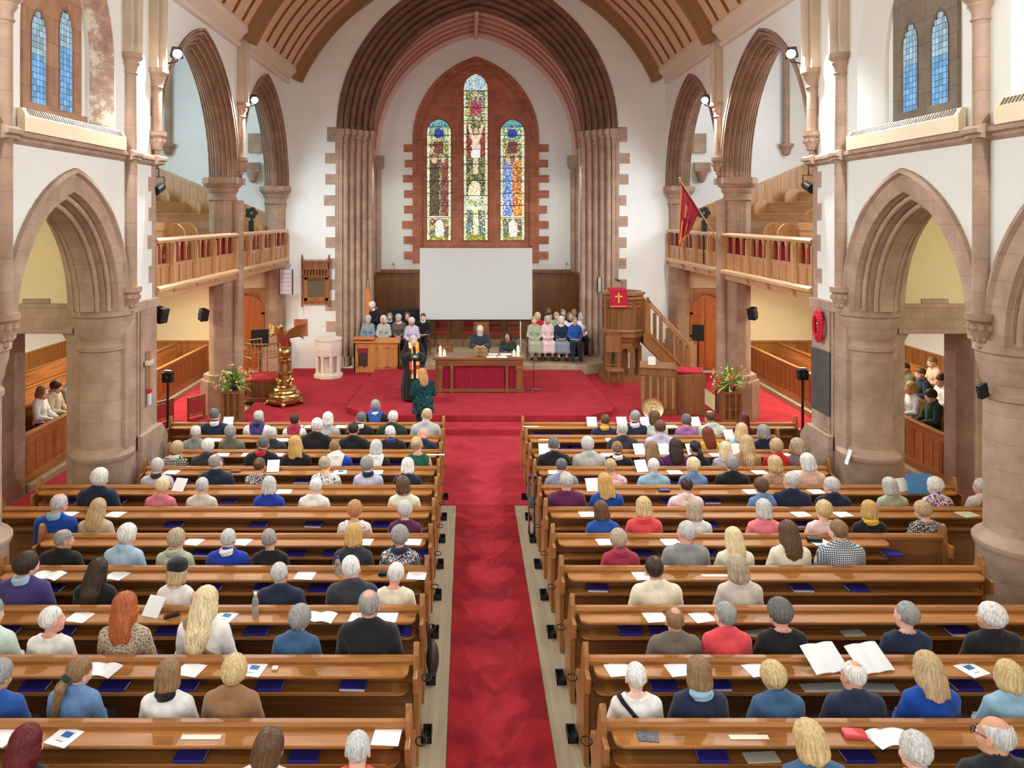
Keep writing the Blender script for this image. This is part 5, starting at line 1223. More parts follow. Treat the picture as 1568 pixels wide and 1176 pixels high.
def pew(k, s):
    Y = ROWY[k]; xa, xb = (LEFT0[k], -0.76) if s < 0 else (0.76, RIGHT1[k])
    side = 'left' if s < 0 else 'right'
    ends = 'before the steps' if k == 0 else 'nearest the camera' if k == 11 else 'from the front'
    lab = 'long oak pew %s of the aisle, %s' % (side, 'the frontmost' if k == 0 else 'the nearest row' if k == 11 else ORD[k]+' row from the front')
    g = empty('pew', ((xa+xb)/2, Y, 0), 0, lab, 'pew', 'nave pews')
    a, b = xa-(xa+xb)/2, xb-(xa+xb)/2
    ae = b if s < 0 else a; sg = 1 if s < 0 else -1            # aisle end and outward direction
    mb = MB(); mb.box(a, b, -0.02, 0.02, 0.05, 0.9)
    n = max(2, int((b-a)/1.3))
    for i in range(n+1):
        x = a+0.04+(b-a-0.08)*i/n; mb.box(x-0.04, x+0.04, -0.035, -0.02, 0.06, 0.7)
    mb.box(a, b, -0.035, -0.02, 0.06, 0.18); mb.box(a, b, -0.03, -0.02, 0.52, 0.6)
    mb.build('backrest', PEWD, g)
    mb = MB(); mb.prism([(-0.05, 0.89), (0.04, 0.89), (0.045, 0.93), (0.02, 0.95), (-0.03, 0.95), (-0.055, 0.93)], a, b, 0); mb.build('top_rail', PEW, g, smooth=30)
    le = (xa+xb)/2
    l0, l1 = a+0.06, b-0.06
    if s > 0 and k == 6: l1 = b-0.75
    mb = MB(); r = 0.09
    pts = [(l0, -0.035), (l1, -0.035)]
    def corner(cx, sx): return [(cx+sx*r*math.cos(t), -0.235+r-r*math.sin(t)) for t in [PI/2*q/5 for q in range(6)]]
    pts = [(l0, -0.035)]+corner(l0+r, -1)+corner(l1-r, 1)[::-1]+[(l1, -0.035)]
    mb.prism(pts, 0.875, 0.903, 2); mb.build('book_ledge', PEW, g, bevel=0.008)
    pts2 = [(x, y+0.0 if y > -0.1 else y+0.02) for x, y in pts]
    mb = MB(); mb.prism(pts2, 0.715, 0.735, 2); mb.box(l0+0.1, l1-0.1, -0.218, -0.205, 0.735, 0.75); mb.build('book_shelf', PEW, g, bevel=0.005)
    mb = MB(); mb.box(a+0.03, b-0.03, 0.02, 0.46, 0.40, 0.435); mb.box(a+0.03, b-0.03, 0.40, 0.43, 0.3, 0.40); mb.build('seat', PEW, g, bevel=0.01)
    prof = [(-0.07, 0), (0.44, 0), (0.44, 0.06), (0.40, 0.1), (0.40, 0.34), (0.47, 0.42), (0.48, 0.5), (0.44, 0.58), (0.34, 0.63), (0.22, 0.69), (0.13, 0.80), (0.085, 0.94), (0.04, 1.04), (0.0, 1.08), (-0.04, 1.06), (-0.065, 0.98), (-0.075, 0.86)]
    for x in (a, b):
        mb = MB(); mb.prism(prof, x-0.025, x+0.025, 0)
        br = MB()
        mb.prism([(-0.22, 0.87), (-0.06, 0.87), (-0.06, 0.6), (-0.1, 0.68), (-0.2, 0.72)], x-0.02, x+0.02, 0)
        be = mb.build('bench_end', PEWV, g, bevel=0.008)
    if k > 1:
        mb = MB(); x = ae+sg*0.08
        for (x0, x1, y0, y1) in ((-0.04, 0.04, 0.24, 0.42),): mb.box(x+x0, x+x1, y0, y1, 0.0, 0.012)
        for (x0, x1, y0, y1) in ((-0.045, -0.035, 0.23, 0.43), (0.035, 0.045, 0.23, 0.43), (-0.045, 0.045, 0.23, 0.24), (-0.045, 0.045, 0.42, 0.43)): mb.box(x+x0, x+x1, y0, y1, 0.0, 0.06)
        mb.build('drip_tray', IRON, g)
        mb = MB(); cx_, cy_ = ae+sg*0.075, 0.33
        mb.tube([(cx_+0.045*math.cos(t), cy_+0.06*math.sin(t), 0.56) for t in [2*PI*q/16 for q in range(17)]], 0.006, 6); mb.tube([(ae+sg*0.025, cy_, 0.56), (ae+sg*0.035, cy_, 0.56)], 0.008, 6)
        mb.build('umbrella_ring', IRON, g)
    return g
for k in range(12):
    for s in (-1, 1): pew(k, s)
# hymn books on the shelves
BLUEB = plain('blue_book_cover', (56, 50, 146), 0.5); PAGES = plain('book_pages', (226, 222, 212), 0.8); GREYB = plain('grey_sheet', (214, 218, 214), 0.7)
def along(k, px):
    return at(px, ROWY[k]-0.12)
def sidename(x): return 'left' if x < 0 else 'right'
BOOKS = {1: [825, 846, 865], 2: [866, 880], 3: [545, 605, 1075], 4: [280, 462, 1040], 5: [105, 180, 350, 1025, 1090], 6: [267, 396, 480, 585, 980, 1085, 1232],
         7: [310, 454, 510, 640, 985, 1085, 1365], 8: [80, 322, 405, 490, 582, 915, 995, 1128, 1228, 1312], 9: [10, 96, 258, 393, 612, 965, 1012, 1468],
         10: [55, 176, 283, 413, 541, 1016, 1098, 1478], 11: [293, 466, 1090, 1312, 1556]}
allbooks = {}
for r, xs in BOOKS.items():
    for px in xs:
        k = r-1 if False else r-0
        allbooks.setdefault((r-1, -1 if px < 740 else 1), []).append(px)
NTH = ['first', 'second', 'third', 'fourth', 'fifth', 'sixth', 'seventh', 'eighth', 'ninth']
for (k, s), xs in sorted(allbooks.items()):
    xs = sorted(xs, key=lambda v: abs(v-740))
    for i, px in enumerate(xs):
        x = along(k, px); rz = rnd.uniform(-0.07, 0.07)
        g = empty('hymn_book', (x, ROWY[k]-0.118, 0.737), rz, 'blue hymn book on the shelf behind the %s %s pew, %s from the aisle' % (ORD[k], sidename(s), NTH[i]), 'book', 'blue hymn books on the pew shelves')
        mb = MB(); mb.box(-0.115, 0.115, -0.075, 0.075, 0.0, 0.005); mb.box(-0.115, 0.115, -0.075, 0.075, 0.029, 0.034); mb.box(-0.115, 0.115, -0.077, -0.07, 0, 0.034) if rnd.random() < 0.75 else mb.box(-0.115, 0.115, 0.07, 0.077, 0, 0.034); mb.build('cover', BLUEB, g)
        mb = MB(); mb.box(-0.11, 0.11, -0.068, 0.068, 0.005, 0.029); mb.build('pages', PAGES, g)
# papers on the ledges: (row, image x, kind, turn) kinds: p sheet, o open booklet, c sheet with blue picture, s sheet propped up, w pale thin strip, h sheet with heart
PAP = [(1, 348, 's', 5), (1, 455, 'p', 0), (1, 475, 'p', 3), (1, 522, 'p', -4), (2, 432, 'p', 3), (2, 330, 'p', 0), (3, 341, 'p', 4), (3, 424, 'p', -3), (3, 667, 'w', 0), (3, 380, 'p', 0),
       (4, 263, 'p', -6), (4, 417, 's', 6), (4, 521, 'c', 4), (4, 576, 'p', 0), (5, 273, 's', -16), (5, 435, 'p', 4), (6, 104, 'p', -14), (6, 177, 'p', -14), (7, 296, 'p', -14), (7, 370, 'p', -14), (7, 557, 'p', -8), (7, 632, 'p', -6),
       (8, 73, 'o', -12), (8, 179, 'p', -16), (8, 467, 'p', -6), (8, 638, 'p', -4), (9, 122, 'p', -12), (9, 232, 's', -18), (9, 344, 'c', -16), (9, 487, 'o', -10), (9, 592, 'p', -4), (9, 552, 'p', -5),
       (10, 152, 'o', -14), (10, 292, 'p', -14), (10, 387, 'c', -10), (11, 3, 'p', -16), (11, 98, 'c', -18), (11, 308, 'w', 0), (11, 592, 'p', -4),
       (1, 813, 'w', 0), (1, 907, 's', 0), (1, 953, 's', 0), (1, 989, 's', 10), (1, 1028, 'p', 5), (1, 1066, 's', 8), (2, 838, 'w', 0), (2, 937, 'p', 6), (2, 1118, 's', 10), (3, 834, 's', 0), (3, 931, 'p', 5), (3, 980, 's', 8), (3, 1018, 's', 8), (3, 1061, 's', 8), (3, 1097, 'p', 5), (3, 1128, 's', 10), (3, 1201, 'p', 12),
       (4, 850, 'p', 0), (4, 983, 's', 12), (4, 1163, 'p', 10), (4, 1228, 'p', 14), (4, 1033, 'p', 6), (5, 908, 's', 6), (5, 1151, 'p', 8), (5, 1250, 'p', 12), (5, 1385, 's', 16), (6, 899, 'p', 4), (6, 1226, 'p', 14), (6, 1290, 'p', 12), (6, 1480, 'e', 16),
       (7, 927, 'p', 8), (7, 1027, 'p', 8), (7, 1254, 'p', 14), (8, 986, 'h', 8), (8, 1095, 'w', 0), (9, 1003, 'p', 8), (9, 1075, 'p', 14), (10, 947, 'p', 10), (10, 1040, 'p', 10), (10, 1160, 'p', 14), (10, 1267, 'b', 12), (10, 1336, 'b', 14), (10, 1488, 'c', 20),
       (11, 1147, 'w', 0), (11, 1362, 'o', 18)]
PIC = plain('blue_picture_print', (40, 110, 180), 0.6); EFF = plain('green_tinted_paper', (206, 216, 190), 0.8)
KIND = {'p': 'white service sheet', 's': 'white sheet propped upright', 'o': 'open white booklet', 'c': 'white sheet with a blue picture', 'w': 'pale thin card', 'h': 'white sheet with a dark heart drawing', 'b': 'large open score', 'e': 'pale green paper'}
grp = {}
for r, px, kd, tr in PAP: grp.setdefault((r-1, -1 if px < 740 else 1), []).append((px, kd, tr))
for (k, s), lst in sorted(grp.items()):
    lst.sort(key=lambda v: abs(v[0]-740))
    cnt = {}
    for px, kd, tr in lst:
        tot = sum(1 for q in lst if q[1] == kd); cnt[kd] = cnt.get(kd, 0)+1
        where = 'on the ledge behind the %s %s pew' % (ORD[k], sidename(s))
        lab = '%s %s%s' % (KIND[kd], where, ', %s from the aisle' % NTH[cnt[kd]-1] if tot > 1 else '')
        Yp = ROWY[k]-0.14; x = at(px, Yp); mb = MB(); mats = [EFF if kd == 'e' else PAPER2 if kd == 'w' else PAPER, PIC, LEAD]
        w, d = {'p': (0.21, 0.19), 's': (0.19, 0.2), 'o': (0.34, 0.2), 'c': (0.2, 0.2), 'w': (0.3, 0.05), 'h': (0.23, 0.2), 'b': (0.33, 0.27), 'e': (0.24, 0.2)}[kd]
        if kd in 'ob':
            n = 6
            for t in (0.004, 0.001):
                mb.grid([[(-w/2+w*i/(2*n), y, t+0.018*math.sin(PI*min(1, (i % n if i < n else 2*n-i if i > n else 0)/n))*0.8+0.002) for i in range(2*n+1)] for y in (-d/2, d/2)])
        else: mb.box(-w/2, w/2, -d/2, d/2, 0.0, 0.003)
        if kd == 'c': mb.mat(1).box(-0.035, 0.045, 0.0, 0.06, 0.003, 0.0045); mb.mat(2).box(-0.03, 0.03, -0.05, -0.045, 0.003, 0.004)
        if kd == 'h': mb.mat(2).tube([(0.04+0.03*math.cos(t)*(1), 0.01+0.03*math.sin(t), 0.004) for t in [PI*2*q/12 for q in range(13)]], 0.004, 5)
        nm = {'o': 'open_booklet', 'b': 'music_score', 'w': 'card'}.get(kd, 'service_sheet')
        o = tag(mb.build(nm, mats, loc=(x, Yp, 0.905)), lab, {'o': 'booklet', 'b': 'score', 'w': 'card'}.get(kd, 'paper'), 'papers on the pew ledges')
        tilt = {'s': 48, 'b': 28}.get(kd, 0)
        o.rotation_euler = (R(tilt), 0, R(tr*-1 if tr else 0)*-1)
        if tilt: o.location.z += d/2*math.sin(R(tilt))+0.004; o.location.y += 0.06
# loose things on the pews
def bottle(px, k, cap, h, label):
    Y = ROWY[k]-0.1
    o = empty('water_bottle', (at(px, Y), Y, 0.904), 0, label, 'bottle')
    CL = plain('clear_plastic', (214, 222, 226), 0.15, spec=0.6); CL.node_tree.nodes['Principled BSDF'].inputs['Transmission Weight'].default_value = 0.75
    mb = MB(); mb.lathe([(0.0001, 0), (0.03, 0.0), (0.033, 0.01), (0.033, 0.06), (0.03, 0.07), (0.033, 0.08), (0.033, h*0.62), (0.026, h*0.76), (0.013, h*0.88), (0.013, h*0.92), (0.0001, h*0.92)], (0, 0, 0), 16); mb.build('body', CL, o, smooth=40)
    mb = MB(); mb.lathe([(0.016, h*0.9), (0.016, h), (0.0001, h)], (0, 0, 0), 12); mb.build('cap', cap, o, smooth=40)
bottle(391, 8, WHITE, 0.23, 'clear water bottle with white cap on the ledge of the ninth left pew')
bottle(517, 7, plain('blue_cap', (40, 50, 140), 0.5), 0.2, 'clear water bottle beside the charcoal suited man on the eighth left ledge')
def lump(name, px, k, dims, mat, label, cat, rz=0, z=0.905, dy=-0.13):
    mb = MB(); mb.box(-dims[0]/2, dims[0]/2, -dims[1]/2, dims[1]/2, 0, dims[2])
    Y = ROWY[k]+dy
    o = tag(mb.build(name, mat, loc=(at(px, Y), Y, z), bevel=min(dims)*0.35, seg=3), label, cat); o.rotation_euler = (0, 0, R(rz)); return o
lump('glasses_case', 591, 7, (0.17, 0.07, 0.04), BLACK, 'dark glasses case on the ledge of the eighth left pew', 'case')
lump('glasses_case', 1247, 6, (0.18, 0.08, 0.05), BLACK, 'black glasses case on the ledge of the seventh right pew', 'case', -8)
lump('glasses_case', 361, 3, (0.16, 0.07, 0.03), PEWD, 'brown glasses case on the ledge of the fourth left pew', 'case')
lump('glasses_case', 1017, 4, (0.16, 0.08, 0.03), plain('purple_case', (60, 50, 96), 0.5), 'purple glasses case on the ledge of the fifth right pew', 'case')
lump('eyeglasses', 263, 8, (0.15, 0.05, 0.025), BLACK, 'folded dark eyeglasses beside the red-haired woman on the ledge', 'glasses', 30)
lump('red_purse', 1308, 10, (0.17, 0.1, 0.04), plain('coral_purse', (224, 82, 80), 0.5), 'coral red purse on the ledge of the eleventh right pew', 'purse', -6)
lump('leaflet', 992, 10, (0.16, 0.12, 0.004), plain('dark_leaflet', (84, 84, 92), 0.6, var=0.6, scale=40), 'dark printed leaflet on the ledge of the eleventh right pew', 'leaflet', -6)
lump('spectacles_box', 421, 9, (0.05, 0.05, 0.02), PAPER2, 'small round pale box on the ledge of the tenth left pew', 'box')
lump('newsletter', 1262, 9, (0.4, 0.12, 0.012), GREYB, 'crumpled grey newsletter on the shelf left of the white-haired man in navy', 'newsletter', 4, 0.737)
lump('newsletter', 1346, 9, (0.3, 0.12, 0.01), GREYB, 'grey newsletter on the shelf right of the white-haired man in navy', 'newsletter', -4, 0.737)
lump('newsletter', 1166, 10, (0.26, 0.12, 0.012), PAPER2, 'folded pale newsletter on the shelf behind the eleventh right pew', 'newsletter', 4, 0.737)
lump('newsletter', 1306, 8, (0.22, 0.12, 0.006), GREYB, 'grey folded paper on the shelf between the two women of the tenth right row', 'newsletter', 10, 0.737)
lump('newsletter', 1160, 8, (0.22, 0.12, 0.008), GREYB, 'grey paper on the shelf beside the black-clad woman of the tenth right row', 'newsletter', 12, 0.737)
lump('newsletter', 1474, 8, (0.22, 0.12, 0.006), GREYB, 'grey paper on the shelf beside the curly white-haired man', 'newsletter', 14, 0.737)
mb = MB(); mb.obox((0, 0, 0.14), (0.36, 0.02, 0.28), (R(-20), 0, 0))
tag(mb.build('blue_folder', plain('blue_folder', (76, 136, 196), 0.5), loc=(at(1408, 11.25), 11.25, 0.9)), 'bright blue folder propped before the woman in purple floral top', 'folder')
hb = empty('handbag', (-0.66, 8.0, 0.36), 0, 'dark brown bag hanging on the aisle end of the ninth left pew', 'bag')
mb = MB(); mb.sphere((0, 0, 0), 0.17, 14, (0.4, 0.85, 1)); mb.build('pouch', plain('dark_leather', (58, 50, 48), 0.5, bump=0.3), hb, smooth=60)
mb = MB(); mb.tube([(-0.03, -0.08, 0.12), (-0.05, -0.05, 0.3), (-0.06, 0.02, 0.36), (-0.05, 0.06, 0.3), (-0.03, 0.08, 0.12)], 0.012, 6); mb.build('strap', plain('strap_leather', (40, 36, 36), 0.5), hb)
wf = empty('folded_walker', (0.70, 12.0, 0), 0, 'folded silver walking frame parked at the aisle end of the fourth right pew', 'walker')
STEEL = plain('brushed_steel', (150, 152, 156), 0.35, metal=0.8)
for dx in (-0.05, 0.03):
    mb = MB(); mb.tube([(dx, 0.02, 0.0), (dx, 0.05, 0.8), (dx, 0.0, 0.92), (dx, -0.12, 0.94)], 0.014, 8); mb.build('tube_frame', STEEL, wf)
    mb = MB(); mb.tube([(dx, -0.12, 0.94), (dx, -0.2, 0.94)], 0.02, 8); mb.build('handle', BLACK, wf)
    mb = MB(); mb.tube([(dx-0.012, 0.02, 0.07), (dx+0.012, 0.02, 0.07)], 0.06, 12); mb.build('wheel', BLACK, wf)
mb = MB(); mb.tube([(-0.05, 0.03, 0.4), (0.03, 0.03, 0.4)], 0.012, 6); mb.tube([(-0.05, 0.04, 0.65), (0.03, 0.04, 0.65)], 0.012, 6); mb.build('crossbar', STEEL, wf)
mb = MB(); mb.box(-0.045, 0.025, 0.0, 0.05, 0.42, 0.6); mb.build('pouch', plain('grey_pouch', (110, 120, 118), 0.8), wf, bevel=0.01)

for px, Y, z, lb in ((880, 23.78, PCH+0.70, 'white papers on the lap of the person in bright blue top'), (649, 24.72, PCH+0.70, 'white papers on the lap of the person in black suit left of the screen'), (859, 23.85, PCH+0.70, 'pale sheet on the lap of the person in navy jacket and blue skirt')):
    mb = MB(); mb.box(-0.13, 0.13, -0.09, 0.09, 0, 0.006)
    o = tag(mb.build('lap_papers', PAPER, loc=(at(px, Y), Y, z)), lb, 'paper'); o.rotation_euler = (R(-6), 0, R(10))
# ---------------------------------------------------------------- people: smooth-blended bodies meshed on a grid
def surface_nets(D, org, h):
    nx, ny, nz = D.shape; In = D < 0
    c = np.zeros((nx-1, ny-1, nz-1), np.int8)
    for i in (0, 1):
        for j in (0, 1):
            for k in (0, 1): c += In[i:nx-1+i, j:ny-1+j, k:nz-1+k]
    act = (c > 0) & (c < 8); idx = np.full(act.shape, -1, np.int64); n = int(act.sum()); idx[act] = np.arange(n)
    I, J, K = np.nonzero(act); P = np.zeros((n, 3)); C = np.zeros(n)
    corners = [(a, b, d) for a in (0, 1) for b in (0, 1) for d in (0, 1)]
    for p in corners:
        for ax in range(3):
            if p[ax]: continue
            q = list(p); q[ax] = 1
            da = D[I+p[0], J+p[1], K+p[2]]; db = D[I+q[0], J+q[1], K+q[2]]; m = (da < 0) != (db < 0)
            t = np.where(m, da/np.where(m, da-db, 1), 0)
            for e in range(3): P[:, e] += np.where(m, p[e]+(t if e == ax else 0), 0)
            C += m
    P = P/C[:, None]+np.stack([I, J, K], 1); V = np.asarray(org)+P*h
    F = []
    for ax in range(3):
        b, d = (ax+1) % 3, (ax+2) % 3
        s0 = [slice(None)]*3; s1 = [slice(None)]*3; s0[ax] = slice(0, -1); s1[ax] = slice(1, None)
        A = In[tuple(s0)]; B = In[tuple(s1)]; ch = A != B
        sl = [slice(None)]*3; sl[b] = slice(1, -1); sl[d] = slice(1, -1); ch = ch[tuple(sl)]; A = A[tuple(sl)]
        e = list(np.nonzero(ch)); fl = A[tuple(e)]; e[b] = e[b]+1; e[d] = e[d]+1
        def cell(ob, od): q = [e[0].copy(), e[1].copy(), e[2].copy()]; q[b] -= ob; q[d] -= od; return idx[tuple(q)]
        qd = np.stack([cell(1, 1), cell(0, 1), cell(0, 0), cell(1, 0)], 1); qd[~fl] = qd[~fl][:, ::-1]; F.append(qd)
    return V, np.concatenate(F)
def smin(a, b, k):
    h = np.clip(0.5+0.5*(b-a)/k, 0, 1); return b+(a-b)*h-k*h*(1-h)
def d_e(P, c, r):
    q = P-np.asarray(c); r = np.asarray(r); k0 = np.linalg.norm(q/r, axis=-1); k1 = np.linalg.norm(q/(r*r), axis=-1); return k0*(k0-1)/np.maximum(k1, 1e-6)
def d_c(P, a, b, ra, rb):
    a = np.asarray(a, float); b = np.asarray(b, float); ba = b-a; t = np.clip(((P-a) @ ba)/max(ba @ ba, 1e-9), 0, 1)
    return np.linalg.norm(P-a-t[..., None]*ba, axis=-1)-(ra+(rb-ra)*t)
def union(P, prims):
    d = None
    for p in prims:
        k = p[-1]; v = d_e(P, p[1], p[2]) if p[0] == 'e' else d_c(P, *p[1:5])
        d = v if d is None else smin(d, v, k)
    return d
def grid_mesh(f, lo, hi, h):
    ax = [np.arange(lo[i], hi[i]+h, h) for i in range(3)]
    P = np.stack(np.meshgrid(*ax, indexing='ij'), -1); return surface_nets(f(P), lo, h)
def np_mesh(name, V, F, mats, mi=None):
    me = bpy.data.meshes.new(name); n, m = len(V), len(F)
    me.vertices.add(n); me.vertices.foreach_set('co', np.asarray(V, np.float32).ravel())
    me.loops.add(m*4); me.loops.foreach_set('vertex_index', np.asarray(F, np.int32).ravel())
    me.polygons.add(m); me.polygons.foreach_set('loop_start', np.arange(0, 4*m, 4, dtype=np.int32)); me.polygons.foreach_set('loop_total', np.full(m, 4, np.int32))
    me.polygons.foreach_set('use_smooth', np.ones(m, bool))
    for q in mats: me.materials.append(q)
    if mi is not None: me.polygons.foreach_set('material_index', np.asarray(mi, np.int32))
    me.update(); me.validate(); return me
def rotm(pitch, yaw, roll=0.0): return np.array(Euler((-pitch, roll, yaw)).to_matrix())
# ---- head
def head_sdf(P, fem=False):
    d = union(P, [('e', (0, -.012, .03), (.074, .093, .088), 0), ('e', (0, .032, -.045), (.056, .060, .072), .035), ('c', (0, .062, -.098), (0, .066, -.1), .022 if fem else .026, .02, .03),
                  ('c', (-.03, .078, .02), (.03, .078, .02), .013, .013, .02), ('c', (0, .092, .008), (0, .106, -.028), .008, .012, .012), ('c', (-.012, .092, -.034), (.012, .092, -.034), .008, .008, .01),
                  ('e', (-.036, .06, -.035), (.026, .026, .026), .02), ('e', (.036, .06, -.035), (.026, .026, .026), .02),
                  ('c', (-.02, .084, -.064), (.02, .084, -.064), .006, .006, .008), ('c', (-.016, .083, -.073), (.016, .083, -.073), .007, .007, .008)])
    for s in (-1, 1):
        e = d_e(P, (s*.031, .098, .0), (.016, .014, .011)); d = -smin(-d, e, .012)
        ear = d_e(P, (s*.077, -.008, -.008), (.012, .021, .033)); d = smin(d, ear, .008); d = -smin(-d, d_e(P, (s*.088, -.002, -.006), (.008, .011, .018)), .006)
    r0, r1 = (.043, .05) if fem else (.052, .062)
    d = smin(d, d_c(P, (0, -.02, -.06), (0, -.035, -.2), r0, r1), .03)
    return d
HEADS = {}; HS = 1.13
for fem in (False, True):
    V, F = grid_mesh(lambda P: head_sdf(P, fem), (-.115, -.13, -.25), (.115, .14, .14), .0075)
    cen = V[F].mean(1)
    mi = np.where((abs(cen[:, 0]) < .024) & (cen[:, 1] > .083) & (cen[:, 2] < -.059) & (cen[:, 2] > -.08), 1, 0)
    ev, ef, em = [], [], []
    for s in (-1, 1):                     # eyeballs, irises, brows
        for cc, rr, m_ in (((s*.031, .0815, .0), .0125, 2), ((s*.031, .0905, .0), .0058, 3)):
            u = 8; w = 5; o = len(ev); 
            for a in range(w+1):
                for b in range(u):
                    ph = PI*a/w; th = 2*PI*b/u; ev.append((cc[0]+rr*math.sin(ph)*math.cos(th), cc[1]+rr*math.sin(ph)*math.sin(th)*(.55 if m_ == 3 else 1), cc[2]+rr*math.cos(ph)))
            for a in range(w):
                for b in range(u): ef.append((o+a*u+b, o+a*u+(b+1) % u, o+(a+1)*u+(b+1) % u, o+(a+1)*u+b)); em.append(m_)
    ev = np.array(ev); ef = np.array(ef)
    HEADS[fem] = (np.concatenate([V, ev]), np.concatenate([F, ef+len(V)]), np.concatenate([mi, em]))
# ---- hand (right, palm down, fingers to +Y, thumb to -X)
def hand_sdf(P):
    d = union(P, [('c', (0, -.03, 0), (0, .01, 0), .026, .027, 0), ('e', (0, .05, 0), (.040, .045, .017), .02)])
    for x, L, b in ((-.030, .068, .0), (-.010, .078, .002), (.011, .072, .002), (.030, .056, -.002)):
        y0 = .082-abs(x)*.2
        p = [(x, y0, b), (x*1.15, y0+L*.42, b-.004), (x*1.2, y0+L*.72, b-.022), (x*1.2, y0+L*.86, b-.04)]
        for i in range(3): d = smin(d, d_c(P, p[i], p[i+1], .0092-.0008*i, .0086-.0008*i), .006)
    d = smin(d, d_c(P, (-.03, .02, -.004), (-.058, .055, -.012), .013, .011), .012); d = smin(d, d_c(P, (-.058, .055, -.012), (-.056, .09, -.02), .0105, .0085), .005)
    return d
HV, HF = grid_mesh(hand_sdf, (-.085, -.075, -.065), (.06, .185, .05), .0068)
# ---- bodies
def skel(pose, fem, wide=1.0):
    dz = 0.40 if pose.startswith('stand') else 0.0
    sw = (.148 if fem else .165)*wide; cw = wide*(.93 if fem else 1.0)
    torso = [('e', (0, 0, .58+dz), ((.178 if fem else .165)*wide, .125, .11), 0), ('e', (0, -.008, .72+dz), (.148*cw, .108, .15), .06), ('e', (0, -.012, .89+dz), (.172*cw, .115, .165), .06),
             ('c', (-sw*.86, -.022, .995+dz), (sw*.86, -.022, .995+dz), .066 if not fem else .058, .066 if not fem else .058, .05), ('c', (0, -.03, 1.10+dz), (-sw*.8, -.022, 1.02+dz), .05, .045, .03), ('c', (0, -.03, 1.10+dz), (sw*.8, -.022, 1.02+dz), .05, .045, .03)]
    if fem: torso += [('e', (-.07, .075, .87+dz), (.06, .055, .06), .04), ('e', (.07, .075, .87+dz), (.06, .055, .06), .04)]
    arms = {}; ra = (.052, .044, .036) if not fem else (.045, .039, .031)
    for s in (-1, 1):
        sh = (s*sw*1.08, -.015, .985+dz)
        if pose == 'sit': el, wr = (s*(sw+.075), .05, .735), (s*.10, .285, .675)
        elif pose == 'sit_read': el, wr = (s*(sw+.07), .10, .76), (s*.11, .34, .80)
        elif pose == 'stand_hold': el, wr = (s*(sw+.08), .02, .73+dz), (s*.07, .25, .80+dz)
        elif pose == 'stand_front': el, wr = (s*(sw+.09), .03, .74+dz), (s*.06, .24, .70+dz)
        else: el, wr = (s*(sw+.06), -.02, .72+dz), (s*(sw+.06), .05, .47+dz)
        arms[s] = (sh, el, wr)
    legs = []
    for s in (-1, 1):
        if dz == 0: legs += [((s*.085, .02, .555), (s*.115, .42, .53), .088, .066), ((s*.115, .42, .53), (s*.12, .40, .10), .06, .042), ((s*.12, .375, .055), (s*.13, .54, .045), .042, .034)]
        else: legs += [((s*.085, 0, .93), (s*.095, .01, .50), .088, .06), ((s*.095, .01, .50), (s*.10, -.01, .09), .056, .04), ((s*.10, -.02, .05), (s*.115, .14, .04), .04, .033)]
    return dz, torso, arms, ra, legs
def arm_prims(arms, ra, off, upto=3):
    out = []
    for s in (-1, 1):
        sh, el, wr = arms[s]
        out.append(('c', sh, el, ra[0]+off+.012, ra[1]+off, .03))
        if upto > 2: out.append(('c', el, wr, ra[1]+off, ra[2]+off, .02))
    return out
def grow(prims, o): return [('e', p[1], tuple(v+o for v in p[2]), p[3]) if p[0] == 'e' else ('c', p[1], p[2], p[3]+o, p[4]+o, p[5]) for p in prims]
def bounds(pose): return ((-.40, -.24, -.02), (.40, .66, 1.24)) if pose.startswith('sit') else ((-.40, -.24, -.02), (.40, .42, 1.64))
BODY = {}
def body_mesh(pose, fem, wide, hp):
    key = (pose, fem, wide, hp)
    if key in BODY: return BODY[key]
    dz, torso, arms, ra, legs = skel(pose, fem, wide)
    bk = ('b', pose, fem, wide)
    if bk not in BODY:
        pr = grow(torso, -.012)+arm_prims(arms, ra, -.006)+[('c', a, b, r0-.008, r1-.006, .03) for a, b, r0, r1 in legs]
        lo, hi = bounds(pose)
        V, F = grid_mesh(lambda P: union(P, pr), lo, hi, .017)
        vs, fs = [V], [F]; n = len(V)
        for s in (-1, 1):
            sh, el, wr = arms[s]; d = Vector(wr)-Vector(el); y = d.normalized()
            if pose == 'sit': y = Vector((-s*.55, .8, -.12)).normalized()
            if pose == 'stand_front': y = Vector((-s*.75, .6, -.25)).normalized()
            z = Vector((0, 0, 1)) if abs(y.z) < .8 else Vector((s, 0, 0)); x = y.cross(z).normalized(); z = x.cross(y)
            Mx = np.array([list(x), list(y), list(z)]).T
            hv = HV.copy()
            if s < 0: hv[:, 0] *= -1
            hv[:, 0] *= 1
            Vh = (hv*(.93 if fem else 1.0)) @ Mx.T+np.array(wr)+np.array(y)*.02
            vs.append(Vh); fs.append((HF if s > 0 else HF[:, ::-1])+n); n += len(Vh)
        BODY[bk] = (np.concatenate(vs), np.concatenate(fs))
    V, F = BODY[bk]; hv, hf, hm = HEADS[fem]
    piv = np.array([0, -.03, 1.085+dz]); Rm = rotm(R(hp[0]), R(hp[1]), R(hp[2]))
    hv = hv*HS+np.array([0, 0, .012])
    Vh = (hv+np.array([0, .035, .118])) @ Rm.T+piv
    # the neck keeps its foot: blend the lowest part back to the unrotated place
    t = np.clip((hv[:, 2]+.2)/.11, 0, 1)[:, None]; Vh = Vh*t+(hv+np.array([0, .035, .118])+piv)*(1-t)
    me = np_mesh('body', np.concatenate([V, Vh]), np.concatenate([F, hf+len(V)]), [SKIN[0], LIPS, EYEW, IRIS], np.concatenate([np.zeros(len(F), int), hm]))
    BODY[key] = me
    return me
CL = {}
